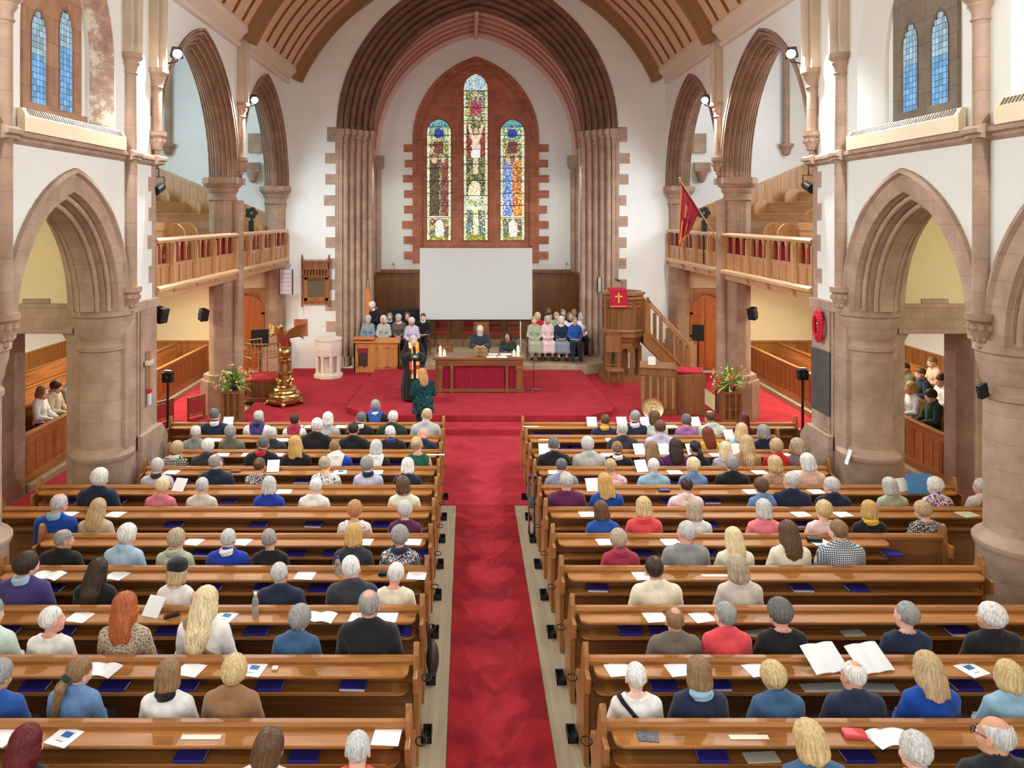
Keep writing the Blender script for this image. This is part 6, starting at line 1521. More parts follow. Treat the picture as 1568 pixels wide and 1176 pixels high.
def cloth_mesh(kind, pose, fem, wide):
    key = (kind, pose, fem, wide)
    if key in CL: return CL[key]
    dz, torso, arms, ra, legs = skel(pose, fem, wide); lo, hi = bounds(pose); h = .0145
    neck = (0, -.022, 1.10+dz)
    if kind in ('jacket', 'jumper', 'shirt', 'tee', 'vest', 'blouse'):
        off = {'jacket': .016, 'jumper': .013, 'shirt': .011, 'tee': .010, 'vest': .010, 'blouse': .013}[kind]
        pr = grow(torso, off)+([] if kind == 'vest' else arm_prims(arms, ra, off+.003, 2 if kind == 'tee' else 3))
        def f(P):
            d = union(P, pr)
            fold = .0035*np.sin(P[..., 2]*46+3*np.sin(P[..., 0]*17)+P[..., 1]*9)*np.clip((.95+dz-P[..., 2])*6, 0, 1)+.002*np.sin(P[..., 0]*60+P[..., 2]*22)
            d = d+fold
            r = .066 if kind in ('jacket', 'shirt') else .076 if kind == 'jumper' else .10
            c = (0, .0, 1.125+dz) if kind != 'blouse' else (0, .01, 1.12+dz)
            d = np.maximum(d, -(d_e(P, c, (r+.004, r+.012, r*.75))))
            d = np.maximum(d, (.47+dz-(.0 if kind == 'jacket' else -.03))-P[..., 2]) if dz else np.maximum(d, .50-P[..., 2])
            if kind == 'tee': d = np.maximum(d, np.where(abs(P[..., 0]) > .15, .845+dz-P[..., 2], -1))
            if kind in ('jacket', 'shirt'):
                ring = np.sqrt((np.hypot(P[..., 0], (P[..., 1]-neck[1])*.95)-.064)**2/1.0+((P[..., 2]-neck[2]+.012+(P[..., 1]-neck[1])*.42)*.55)**2)-.013
                d = smin(d, ring, .012)
            if kind == 'jumper':
                ring = np.sqrt((np.hypot(P[..., 0], P[..., 1]-neck[1])-.07)**2+(P[..., 2]-neck[2]+.03+(P[..., 1]-neck[1])*.35)**2)-.010
                d = smin(d, ring, .008)
            return d
    elif kind == 'trousers':
        pr = [('e', torso[0][1], tuple(v+.012 for v in torso[0][2]), 0)]+[('c', a, b, r0+.010, r1+.014, .03) for i, (a, b, r0, r1) in enumerate(legs) if i % 3 < 2]
        f = lambda P: np.maximum(union(P, pr)+.003*np.sin(P[..., 2]*38+P[..., 1]*30), (.60+dz if dz == 0 else .98)-0*P[..., 2] if False else P[..., 2]-(.62+dz))
    elif kind == 'skirt':
        if dz == 0: pr = [('e', torso[0][1], tuple(v+.014 for v in torso[0][2]), 0), ('c', (-.09, .02, .54), (-.125, .46, .52), .10, .09, .05), ('c', (.09, .02, .54), (.125, .46, .52), .10, .09, .05), ('c', (0, .1, .54), (0, .46, .52), .10, .08, .06), ('c', (-.12, .47, .52), (-.13, .47, .30), .085, .10, .05), ('c', (.12, .47, .52), (.13, .47, .30), .085, .10, .05), ('c', (0, .47, .5), (0, .47, .32), .08, .1, .05)]
        else: pr = [('e', torso[0][1], tuple(v+.014 for v in torso[0][2]), 0), ('c', (-.05, 0, .9), (-.10, 0, .45), .13, .15, .08), ('c', (.05, 0, .9), (.10, 0, .45), .13, .15, .08)]
        f = lambda P: np.maximum(union(P, pr)+.006*np.sin(np.arctan2(P[..., 0], P[..., 1]-.2)*22), P[..., 2]-(.62+dz))
    elif kind in ('shoe_l', 'shoe_r'):
        pr = [('c', a, b, r0+.010, r1+.010, .02) for i, (a, b, r0, r1) in enumerate(legs) if i % 3 == 2 and (a[0] < 0) == (kind == 'shoe_l')]
        f = lambda P: np.maximum(np.maximum(union(P, pr), P[..., 2]-.10), .004-P[..., 2])
        h = .012; hi = (hi[0], hi[1], .16)
    elif kind == 'gown':
        pr = grow(torso, .02)+[('c', (0, -.01, 1.2), (0, -.03, .35), .20, .30, .08), ('c', (0, -.01, .9), (0, -.02, .16), .24, .33, .08)]+[q for s in (-1, 1) for q in (('c', arms[s][0], arms[s][1], .085, .10, .04), ('c', arms[s][1], tuple(np.array(arms[s][1])*.35+np.array(arms[s][2])*.65), .10, .12, .04), ('c', (arms[s][1][0], arms[s][1][1]+.05, arms[s][1][2]-.05), (arms[s][1][0]-s*.02, arms[s][1][1]+.03, arms[s][1][2]-.28), .09, .05, .05))]
        def f(P):
            d = union(P, pr)+.008*np.sin(np.arctan2(P[..., 0], P[..., 1])*16)*np.clip((1.2-P[..., 2]), 0, 1)
            d = np.maximum(d, -(d_e(P, (0, .02, 1.53), (.075, .085, .06)))); d = np.maximum(d, abs(P[..., 1])-.33+.0*P[..., 0])
            return np.maximum(d, .05-P[..., 2])
        lo, hi = (-.48, -.4, -.02), (.48, .44, 1.64); h = .017
    elif kind == 'tunic':
        pr = grow(torso, .02)+arm_prims(arms, ra, .018)+[('c', (-.06, 0, .95), (-.09, 0, .72), .16, .18, .08), ('c', (.06, 0, .95), (.09, 0, .72), .16, .18, .08)]
        f = lambda P: np.maximum(np.maximum(union(P, pr)+.004*np.sin(P[..., 2]*40+P[..., 0]*14), -(d_e(P, (0, .0, 1.53), (.085, .09, .06)))), .70-P[..., 2])
        lo, hi = (-.46, -.28, .5), (.46, .44, 1.64)
    elif kind == 'scarf':
        def f(P):
            q = np.hypot(P[..., 0], (P[..., 1]-neck[1])*.92)
            d = np.sqrt((q-.082)**2+((P[..., 2]-neck[2]+.02+(P[..., 1]-neck[1])*.2)*.62)**2)-.027+.004*np.sin(P[..., 2]*120+np.arctan2(P[..., 0], P[..., 1])*3)
            return d
        lo, hi = (-.16, -.18, .98+dz), (.16, .16, 1.2+dz); h = .010
    elif kind == 'hood':
        pr = grow(torso, .026)
        def f(P):
            d = np.abs(union(P, pr))-.010
            v = np.abs(P[..., 0])-.03-.24*np.clip(P[..., 2]-.62-dz, 0, 1)
            return np.maximum(np.maximum(d, v), np.maximum(P[..., 1]-.03-.0*P[..., 2], .60+dz-P[..., 2]))
        h = .013
    elif kind == 'strap':
        pr = grow(torso, .026)
        def f(P):
            d = np.abs(union(P, pr))-.009
            return np.maximum(d, np.abs((P[..., 0]-.02)*.62+(P[..., 2]-.90-dz)*.62)-.018)
        h = .012
    elif kind == 'stole':
        pr = grow(torso, .034)+[('c', (0, .0, 1.2), (0, .0, .35), .21, .30, .08)]
        def f(P):
            d = np.abs(union(P, pr))-.009
            return np.maximum(np.maximum(d, np.abs(np.abs(P[..., 0])-.085)-.048), np.maximum(.62-P[..., 2], -.06-P[..., 1]))
        lo, hi = (-.3, -.3, .5), (.3, .5, 1.64); h = .013
    V, F = grid_mesh(f, lo, hi, h)
    CL[key] = np_mesh(kind, V, F, [WHITE]); return CL[key]
# ---- hair
def hair_sdf(style):
    def f(P):
        x, y, z = P[..., 0], P[..., 1], P[..., 2]
        ang = np.arctan2(x, y+.03)
        st = .0016*np.sin(ang*31+4*np.sin(z*38)+2*np.sin(y*50))
        wob = .5*np.sin(x*95+3*np.sin(z*70))*np.sin(z*88+2*np.sin(y*60))*np.sin(y*90+1.3)
        face = d_e(P, (0, .125, -.03), (.072, .075, .115))
        def cap(r, dz=0, back=-.058, front=.035, grow_=0):
            d = d_e(P, (0, -.018, .034+dz), r)
            zm = back+np.clip((y+.045)/.08, 0, 1)*(front-back)
            return np.maximum(d, zm-z)
        if style == 'short': return np.maximum(cap((.083, .101, .094)), -face)+st
        if style == 'crop': return np.maximum(cap((.079, .097, .091), 0, -.05), -face)+st*.6
        if style == 'full': return np.maximum(cap((.093, .110, .103), 0, -.085, .0), -d_e(P, (0, .13, -.03), (.070, .075, .105)))+st*1.6+.003*wob
        if style == 'curly': return np.maximum(cap((.096, .112, .107), 0, -.08, .0), -d_e(P, (0, .13, -.03), (.070, .075, .105)))+.011*wob+st
        if style == 'wavy': return np.maximum(cap((.098, .112, .104), 0, -.115, -.04), -d_e(P, (0, .13, -.04), (.070, .078, .115)))+.007*wob+st*2
        if style == 'bald': return np.maximum(np.maximum(cap((.079, .097, .091), 0, -.055), -face), -d_e(P, (0, .02, .115), (.073, .105, .085)))+st
        if style == 'thin': return np.maximum(np.maximum(cap((.080, .098, .091), 0, -.056), -face), -d_e(P, (0, -.035, .14), (.05, .05, .065)))+st
        if style in ('bob', 'long', 'xlong', 'straight'):
            d = d_e(P, (0, -.018, .036), (.091, .107, .1))
            d = smin(d, d_e(P, (0, -.028, -.045), (.098, .094, .09)), .03); bot = -.09
            if style != 'bob': d = smin(d, d_e(P, (0, -.028, -.055), (.097, .092, .11)), .03)
            if style in ('long', 'straight'): d = smin(d, d_e(P, (0, -.078, -.14), (.096, .056, .14)), .03); bot = -.23 if style == 'long' else -.165
            if style == 'xlong': d = smin(smin(d, d_e(P, (0, -.085, -.15), (.1, .058, .2)), .03), d_c(P, (0, -.115, -.2), (.0, -.135, -.42), .075, .035), .04); bot = -.46
            d = np.maximum(d, -d_e(P, (0, .12, -.06), (.068, .092, .16))); d = np.maximum(d, y-.055-.0*z)
            return np.maximum(d, bot-z+.012*np.sin(ang*5))+st*2.2+(.004*wob if style != 'straight' else 0)
        if style == 'bun': return smin(np.maximum(cap((.082, .1, .094), 0, -.06), -face), d_e(P, (0, -.125, .045), (.042, .036, .042)), .012)+st*1.5
        if style == 'pony': return smin(smin(np.maximum(cap((.084, .102, .095), 0, -.07), -face), d_c(P, (0, -.11, .0), (0, -.15, -.07), .03, .036), .012), d_c(P, (0, -.15, -.07), (-.02, -.145, -.34), .038, .02), .02)+st*2.2
        if style == 'beard': return np.maximum(np.maximum(d_e(P, (0, .04, -.08), (.06, .062, .065)), z+.045+.0*y), .02-y)+st*2
        if style == 'beret': return np.maximum(smin(d_e(P, (0, -.02, .055), (.094, .110, .085)), d_e(P, (0, -.03, .1), (.085, .10, .045)), .03), .0-z-.35*(y+.0))
        if style == 'hat': return smin(d_e(P, (0, -.015, .07), (.085, .095, .075)), d_c(P, (0, .0, .045), (0, .0, .047), .12, .12)*0+np.maximum(np.abs(z-.045-.1*y)-.007, np.hypot(x, y)-.145), .01)
        if style == 'scrunchie': return d_e(P, (0, -.118, -.005), (.045, .034, .034))+.008*wob
        if style == 'glasses':
            d = None
            for s in (-1, 1):
                q = np.sqrt((np.sqrt(((x-s*.032)/1.25)**2+(z+.002)**2)-.021)**2+(y-.108)**2)-.0035
                d = q if d is None else np.minimum(d, q)
                d = np.minimum(d, d_c(P, (s*.058, .105, .004), (s*.082, -.01, .008), .0035, .0035))
            return np.minimum(d, d_c(P, (-.01, .11, .004), (.01, .11, .004), .003, .003))
    return f
HAIRM = {}
def hair_mesh(style):
    if style not in HAIRM:
        lo = (-.135, -.20, -.13); hi = (.135, .14, .17); h = .0075
        if style in ('bob', 'wavy'): lo = (-.135, -.2, -.18)
        if style in ('long', 'straight'): lo = (-.135, -.2, -.32)
        if style in ('xlong', 'pony'): lo = (-.14, -.22, -.5)
        if style == 'beard': lo = (-.09, -.02, -.18)
        if style == 'hat': lo = (-.17, -.17, -.05); hi = (.17, .17, .17)
        if style == 'glasses': h = .0045; lo = (-.1, -.03, -.04); hi = (.1, .13, .04)
        V, F = grid_mesh(hair_sdf(style), lo, hi, h)
        HAIRM[style] = np_mesh(style, V, F, [WHITE])
    return HAIRM[style]
def skin(name, rgb):
    m = plain(name, rgb, 0.55, spec=0.35, var=0.06, scale=30)
    b = m.node_tree.nodes['Principled BSDF']; b.inputs['Subsurface Weight'].default_value = 0.0
    return m
SKIN = [skin('skin_fair', (226, 176, 152)), skin('skin_pink', (222, 160, 140)), skin('skin_light', (232, 190, 166)), skin('skin_warm', (206, 154, 122))]
LIPS = plain('lips', (186, 106, 96), 0.5); EYEW = plain('eye_white', (236, 232, 226), 0.3); IRIS = plain('iris', (50, 44, 40), 0.3)
def hairmat(name, rgb, var=0.3):
    key = 'hair_'+name
    if key in MATS: return MATS[key]
    m, k = newmat(key)
    co = k.add('ShaderNodeTexCoord'); mp = k.add('ShaderNodeMapping'); mp.inputs['Scale'].default_value = (70, 70, 9); k.link(co.outputs['Object'], mp.inputs[0])
    nz = k.add('ShaderNodeTexNoise', Scale=1.0, Detail=4.0, Distortion=0.8); k.link(mp.outputs[0], nz.inputs['Vector'])
    r = k.add('ShaderNodeValToRGB'); r.color_ramp.elements[0].position = 0.32; r.color_ramp.elements[1].position = 0.68; c = lin(rgb)
    r.color_ramp.elements[0].color = (*[v*(1-var*1.3) for v in c], 1); r.color_ramp.elements[1].color = (*[min(1, v*(1+var)) for v in c], 1)
    k.link(nz.outputs[0], r.inputs[0]); k.link(r.outputs[0], k.b.inputs['Base Color'])
    bp = k.add('ShaderNodeBump', Strength=0.6, Distance=0.004); k.link(nz.outputs[0], bp.inputs['Height']); k.link(bp.outputs[0], k.b.inputs['Normal'])
    k.b.inputs['Roughness'].default_value = 0.5; k.b.inputs['Specular IOR Level'].default_value = 0.3
    MATS[key] = m; return m
HC = {'white': (226, 222, 216), 'silver': (196, 194, 190), 'grey': (150, 148, 144), 'dgrey': (104, 102, 100), 'ash': (176, 160, 134), 'sandy': (190, 162, 122), 'blond': (206, 178, 128), 'plat': (224, 204, 160), 'gold': (196, 156, 92),
      'lbrown': (140, 108, 76), 'brown': (96, 70, 48), 'dbrown': (60, 44, 34), 'black': (38, 34, 32), 'red': (168, 88, 48), 'auburn': (126, 58, 34), 'wine': (96, 26, 30), 'ginger': (186, 132, 84)}
COLS = {'navy': (34, 42, 66), 'black': (30, 30, 32), 'charcoal': (54, 56, 62), 'royal': (22, 72, 160), 'blue': (40, 84, 160), 'cobalt': (34, 58, 160), 'lblue': (168, 196, 216), 'denim': (104, 140, 184), 'ddenim': (62, 96, 132), 'sky': (146, 184, 206), 'white': (234, 232, 226), 'cream': (232, 224, 198),
        'beige': (196, 178, 152), 'stone': (206, 198, 186), 'lilac': (196, 192, 218), 'purple': (88, 44, 104), 'plum': (92, 38, 76), 'violet': (70, 60, 118), 'mauve': (164, 108, 174), 'pink': (214, 120, 140), 'rose': (236, 130, 142), 'ppink': (236, 206, 206), 'peach': (232, 196, 176), 'coral': (226, 78, 84), 'red': (200, 40, 48), 'maroon': (160, 50, 74),
        'sage': (176, 184, 156), 'green': (30, 92, 66), 'dgreen': (36, 56, 46), 'olive': (104, 104, 84), 'grey': (140, 142, 142), 'lgrey': (180, 182, 178), 'tweed': (112, 100, 88), 'brown': (150, 112, 78), 'yellow': (222, 182, 60), 'mint': (206, 222, 206), 'tan': (180, 146, 108), 'wine': (98, 30, 50), 'bluegrey': (136, 150, 166)}
def fabric(name):
    key = 'cloth_'+name
    if key in MATS: return MATS[key]
    if name in COLS: return plain(key, COLS[name], 0.85, spec=0.2, var=0.10, scale=14, bump=0.25, bscale=110, sheen=0.2)
    m, k = newmat(key); co = k.add('ShaderNodeTexCoord'); k.b.inputs['Roughness'].default_value = 0.85; k.b.inputs['Specular IOR Level'].default_value = 0.2
    kind, *cs = name.split(':'); cs = [(*lin(COLS[c]), 1) if c in COLS else (*lin(tuple(int(v) for v in c.split(','))), 1) for c in cs]
    r = k.add('ShaderNodeValToRGB'); r.color_ramp.interpolation = 'CONSTANT'
    while len(r.color_ramp.elements) < len(cs): r.color_ramp.elements.new(0.5)
    if kind == 'spot':
        t = k.add('ShaderNodeTexVoronoi', Scale=75.0); k.link(co.outputs['Object'], t.inputs['Vector']); src = t.outputs['Distance']; ps = [0, 0.42, 0.75]
    elif kind == 'floral':
        t = k.add('ShaderNodeTexNoise', Scale=24.0, Detail=2.0, Distortion=1.5); k.link(co.outputs['Object'], t.inputs['Vector']); src = t.outputs[0]; ps = [0, 0.49, 0.56]
    elif kind == 'stripe':
        t = k.add('ShaderNodeTexWave', Scale=10.0, Distortion=2.0); k.link(co.outputs['Object'], t.inputs['Vector']); src = t.outputs[0]; ps = [0, 0.5, 0.75]
    else:                                   # checks
        sp = k.add('ShaderNodeSeparateXYZ'); k.link(co.outputs['Object'], sp.inputs[0]); outs = []
        for ax in (0, 2):
            mm = k.add('ShaderNodeMath', _operation='MULTIPLY'); mm.inputs[1].default_value = 46.0 if kind == 'check' else 26.0; k.link(sp.outputs[ax], mm.inputs[0])
            fr = k.add('ShaderNodeMath', _operation='FRACT'); k.link(mm.outputs[0], fr.inputs[0]); gt = k.add('ShaderNodeMath', _operation='GREATER_THAN'); gt.inputs[1].default_value = 0.5; k.link(fr.outputs[0], gt.inputs[0]); outs.append(gt)
        ad = k.add('ShaderNodeMath', _operation='ADD'); k.link(outs[0].outputs[0], ad.inputs[0]); k.link(outs[1].outputs[0], ad.inputs[1])
        dv = k.add('ShaderNodeMath', _operation='MULTIPLY'); dv.inputs[1].default_value = 0.45; k.link(ad.outputs[0], dv.inputs[0]); src = dv.outputs[0]; ps = [0, 0.3, 0.7]
    for e, c, p in zip(r.color_ramp.elements, cs, ps): e.color = c
    for e, p in zip(r.color_ramp.elements, ps): e.position = p
    k.link(src, r.inputs[0]); k.link(r.outputs[0], k.b.inputs['Base Color']); MATS[key] = m; return m
def put(name, me, mat, parent, loc=None, rot=None):
    o = bpy.data.objects.new(name, me); COL.objects.link(o); o.parent = parent
    if mat is not None:
        o.material_slots[0].link = 'OBJECT'; o.material_slots[0].material = mat
    if loc is not None: o.location = loc
    if rot is not None: o.rotation_euler = rot; o.scale = (HS,)*3
    return o
DARKT = plain('dark_trousers', (42, 42, 48), 0.85); SHOE = plain('black_shoe', (26, 24, 24), 0.45)
PN = 0
LABELS = {}
def person(x, y, z, rz, label, style, hc, fem, top, col, pose='sit', hp=(8, 0, 0), lower='trousers', lcol=None, scale=1.0, wide=1.0, group=None, extra=()):
    global PN; PN += 1
    hp = (round(hp[0]/8)*8, round(hp[1]/15)*15, round(hp[2]/8)*8)
    root = empty('person', (x, y, z), rz, label, 'person', group, scale=scale)
    if label in LABELS: print('DUP LABEL', label)
    LABELS[label] = 1
    dz = 0.40 if pose.startswith('stand') else 0.0
    b = put('body', body_mesh(pose, fem, wide, hp), SKIN[PN*7 % 4], root)
    Rm = Euler((-R(hp[0]), R(hp[2]), R(hp[1]))).to_matrix(); hl = Rm @ Vector((0, .035, .130))+Vector((0, -.03, 1.085+dz)); hr = (-R(hp[0]), R(hp[2]), R(hp[1]))
    if style: put('hair', hair_mesh(style), hairmat(hc, HC[hc]), root, hl, hr)
    put({'jacket': 'jacket', 'jumper': 'jumper', 'shirt': 'shirt', 'tee': 'shirt', 'vest': 'vest', 'blouse': 'blouse', 'gown': 'gown', 'tunic': 'tunic'}[top], cloth_mesh(top, pose, fem, wide), fabric(col), root)
    if lower and top != 'gown': put(lower, cloth_mesh(lower, pose, fem, wide), fabric(lcol) if lcol else DARKT, root)
    for q in ('shoe_l', 'shoe_r'): put('shoe', cloth_mesh(q, pose, fem, wide), SHOE, root)
    for e in extra:
        k, c = e.split('=') if '=' in e else (e, None)
        if k in ('scarf', 'hood', 'strap', 'stole'): put(k, cloth_mesh(k, pose, fem, wide), fabric(c), root)
        elif k in ('beret', 'hat', 'scrunchie', 'glasses'): put({'hat': 'hat', 'beret': 'beret', 'scrunchie': 'hair_tie', 'glasses': 'eyeglasses'}[k], hair_mesh(k), fabric(c or 'black'), root, hl, hr)
        elif k == 'beard': put('beard', hair_mesh('beard'), hairmat(hc, HC[hc]), root, hl, hr)
        elif k == 'collar': put('collar', cloth_mesh('scarf', pose, fem, wide), fabric(c), root).scale = (0.93, 0.93, 1)
    return root
# ---- congregation: row | image x | hair | colour | build | top | cloth | worn (label) | yaw pitch | extras
CONG = '''
1 575 short grey m jacket black|black gown with light-blue hood|0 8|hood=blue collar=white
2 330 crop dgrey m jacket navy|navy suit|0 10|collar=white
2 395 thin silver m jacket white|white gown with purple hood|-20 10|hood=violet collar=black
2 451 short dbrown f jacket white|white gown with crimson hood|0 8|hood=maroon
2 502 bob white f jumper lgrey|pale grey jumper|0 8|
2 551 short dgrey m jacket black|black jacket with white collar|0 12|collar=white
2 600 thin white m jacket dgreen|dark green jacket|0 8|
2 652 thin sandy m shirt lgrey|pale grey shirt|0 10|
3 300 thin white m jacket grey|grey jacket|15 8|
3 355 full grey f jacket olive|olive grey jacket|10 8|
3 417 short silver m jacket charcoal|charcoal jacket|-15 8|
3 483 short white m jacket black|black jacket|0 8|
3 541 crop black m jacket black|plain black suit|0 6|
3 599 thin white m jacket black|black gown with purple collar|0 14|collar=violet
3 655 None pink m jacket navy|navy jacket, head deeply bowed|0 40|
4 268 curly sandy f shirt plaid:white:black:grey|black and white plaid shirt|-10 6|collar=white
4 318 full white m jacket charcoal|dark grey jacket|0 6|
4 401 crop dgrey m jacket black|black jacket with red collar|0 8|collar=red
4 454 straight gold f jumper black|black top|0 8|
4 515 crop lbrown m jacket cobalt|blue gown with white hood|15 12|collar=white hood=white
4 576 bob silver f jumper black|black gown with white hood|0 8|collar=white hood=white
4 640 bun sandy f vest green|green sleeveless top|0 8|
5 241 full silver m shirt lilac|lilac shirt|15 12|collar=charcoal
5 331 thin grey m jacket navy|navy blazer|-20 4|
5 397 bun brown f blouse floral:black:white:black|black floral top|0 6|
5 499 short ash f blouse floral:white:white:navy|white dress with dark flowers|0 10|
5 564 full grey f shirt lilac|pale lilac shirt|0 8|collar=navy
5 624 bob white f jumper navy|navy top|0 14|
6 150 full white m jacket navy|navy suit|-20 4|
6 246 full plat f jumper pink|pink jumper|0 10|
6 309 short silver f jumper stone|beige jumper|0 8|
6 412 bob silver f jumper cobalt|royal blue cardigan|0 8|
6 481 short white f jumper white|white cardigan|0 6|
6 619 bob brown f blouse cream|cream top|0 6|
7 86 thin silver m jumper royal|bright blue jumper|-10 6|collar=sky
7 147 long sandy f jumper beige|beige knitted top|0 6|
7 543 curly ginger f blouse floral:white:white:pink|white patterned blouse|0 10|
7 620 full silver f jumper plum|plum purple cardigan|0 10|
8 93 thin grey m jacket black|black fleece|-40 8|
8 190 full white f shirt lblue|pale blue shirt|-20 6|
8 268 curly ash f jumper sage|sage green hooded top|-10 10|scarf=sage
8 349 short silver m jacket cobalt|bright blue suit jacket|0 6|collar=white
8 414 short grey f jumper black|black top|0 6|
8 541 bob gold f jumper charcoal|dark grey gilet|0 12|
8 612 wavy grey f blouse floral:navy:white:navy|navy and white floral blouse|0 10|scarf=navy
9 37 full dbrown m jumper violet|purple jumper|-25 4|collar=lblue
9 141 xlong dbrown f jumper black|black top|0 6|
9 270 bob sandy f vest white|white sleeveless top and black beret|-15 6|beret=black
9 430 short silver m jacket navy|navy jacket|0 6|
9 540 short white m jacket charcoal|charcoal suit|0 6|
9 623 short white f blouse cream|cream top with beaded neckline|0 6|
10 78 short white f tee white|white T-shirt, turned sideways|-50 4|
10 192 long red f shirt spot:96,84,64:beige:beige|leopard print blouse|-10 6|
10 309 xlong plat f jumper white|white top with brown bag strap|-10 8|strap=brown
10 454 wavy grey f shirt ddenim|dark denim shirt|-15 10|
10 565 thin grey m jacket black|black suit|0 2|
10 -14 short grey f jumper mint|pale green top, cut by the frame|0 6|
11 -8 full grey m jumper blue|blue jumper, writing on a sheet|-20 14|
11 108 pony lbrown f shirt denim|light denim jacket|-25 8|scrunchie=dgreen
11 257 bob lbrown f jumper white|white knitted top with black collar|0 8|collar=black
11 355 curly blond f jacket brown|tan brown jacket|0 4|
12 36 long wine f jumper black|dark top, head at the lower edge|-10 8|
12 404 bob brown f jumper white|white top|-30 8|
12 564 short silver m jumper coral|coral red jumper|0 8|
2 925 short brown m jumper navy|navy top with lime collar|0 8|collar=yellow
2 971 short grey m jacket navy|navy suit, hymn sheet ahead|0 6|collar=white
2 1003 bob brown f blouse mint|pale mint top|20 8|
2 1051 full dgrey f jumper mauve|bright mauve jumper|0 8|
2 1090 thin brown m shirt mint|pale mint shirt|10 6|
2 1137 long wine f jumper wine|burgundy top|0 8|
3 954 thin silver m jacket charcoal|dark grey jacket|15 6|
3 1011 short brown m shirt lilac|pale lilac shirt|0 6|
3 1086 long auburn f jumper yellow|yellow jumper|0 8|
3 1134 straight blond f jumper sky|light blue top|0 8|
3 1171 bob grey f jumper navy|navy jumper|30 8|
4 848 crop dgrey m jacket black|black suit|0 6|
4 902 full silver m jacket lgrey|pale sage jacket|0 6|
4 945 short lbrown m jacket black|black jacket with white collar|0 6|collar=white
4 997 long lbrown f jumper purple|purple top|0 8|
4 1035 long dbrown f jumper purple|purple hooded jacket|0 8|scarf=purple
4 1068 pony black f jumper navy|navy top|20 10|
4 1111 straight plat f jumper lilac|lilac top|0 10|
4 1145 xlong sandy f jumper tan|tan brown top|20 8|
4 1190 curly sandy f jacket red|bright red jacket|0 14|
4 1224 bob ash f jumper stripe:tweed:mauve:grey|mauve striped top|45 6|
5 860 short dgrey m jacket bluegrey|blue-grey jacket|0 12|
5 938 short sandy f blouse floral:ppink:ppink:pink|pink floral blouse|20 8|
5 1001 short white m shirt sky|light blue shirt|0 6|
5 1061 full plat f shirt denim|pale denim shirt|10 8|
5 1121 full grey m jacket black|black jacket|0 6|
5 1188 bob blond f shirt spot:peach:brown:peach|peach leopard print top|10 6|
5 1240 bob white f jumper peach|pale peach jumper|15 8|
6 862 thin silver m jumper plum|plum jumper|0 4|
6 929 straight gold f jumper royal|royal blue jumper|0 6|
6 1050 short dbrown m shirt ppink|pale pink shirt|0 12|
6 1169 full brown f shirt denim|light blue shirt|20 8|
6 1211 short silver m jacket navy|navy jacket|10 4|
6 1275 full silver m jacket navy|dark navy jacket, leaning|35 10|
6 1366 bob silver f jumper sage|grey-green jumper|10 8|
6 1434 curly white f shirt floral:white:mauve:purple|purple and white floral blouse|20 6|
6 1507 crop silver m jacket stone|beige jacket, half behind the pier|35 6|
7 923 bob brown f jumper blue|blue top|0 6|
7 986 bob blond f jacket coral|coral red jacket|0 6|scarf=coral
7 1064 bob ash f blouse floral:white:lblue:white|white and blue floral top|20 8|
7 1170 bob silver f jumper rose|rose pink jumper|0 6|
7 1260 curly blond f blouse ppink|pale pink blouse|0 8|
7 1331 bob gold f jumper black|black top with yellow scarf|20 6|scarf=yellow
7 1417 full sandy f blouse spot:white:black:black|black and white dotted top|15 6|
8 950 wavy ash f jacket maroon|maroon jacket|0 8|scarf=maroon
8 1050 short silver m jumper grey|grey jumper|15 4|
8 1125 straight plat f jumper cream|cream cardigan|10 6|
8 1209 long brown f jumper cream|cream jumper|10 6|
8 1287 crop lbrown m shirt check:white:bluegrey:navy|blue and white checked shirt|20 2|
9 1005 short dbrown m shirt cream|cream shirt|0 4|
9 1132 bob ash f blouse stone|pale sage top|0 4|
10 1033 thin lbrown m jacket tweed|brown tweed jacket|0 4|
10 1112 short grey f jacket coral|coral red jacket|10 2|
10 1197 wavy dgrey f blouse black|black top|10 6|
10 1387 short grey f blouse navy|navy top|15 4|
10 1520 curly white m jacket black|black suit jacket|40 2|
11 971 crop white f tee white|white T-shirt with black bag strap|0 2|strap=black
11 1071 bob lbrown f jacket navy|navy quilted jacket|0 6|scarf=sky
11 1190 wavy blond f jacket ddenim|denim jacket|10 6|
11 1308 thin white m jacket navy|navy jacket|15 6|
11 1424 straight sandy f jumper royal|royal blue jumper|15 6|
11 1545 bob blond f jacket sky|light blue jacket|15 6|
12 1247 bob blond f jacket ddenim|dark denim jacket|10 6|
12 1402 curly silver f jumper stone|pale top, head at the lower edge|15 8|
12 1525 bald silver m jacket black|black jacket and eyeglasses|30 4|glasses=black
'''
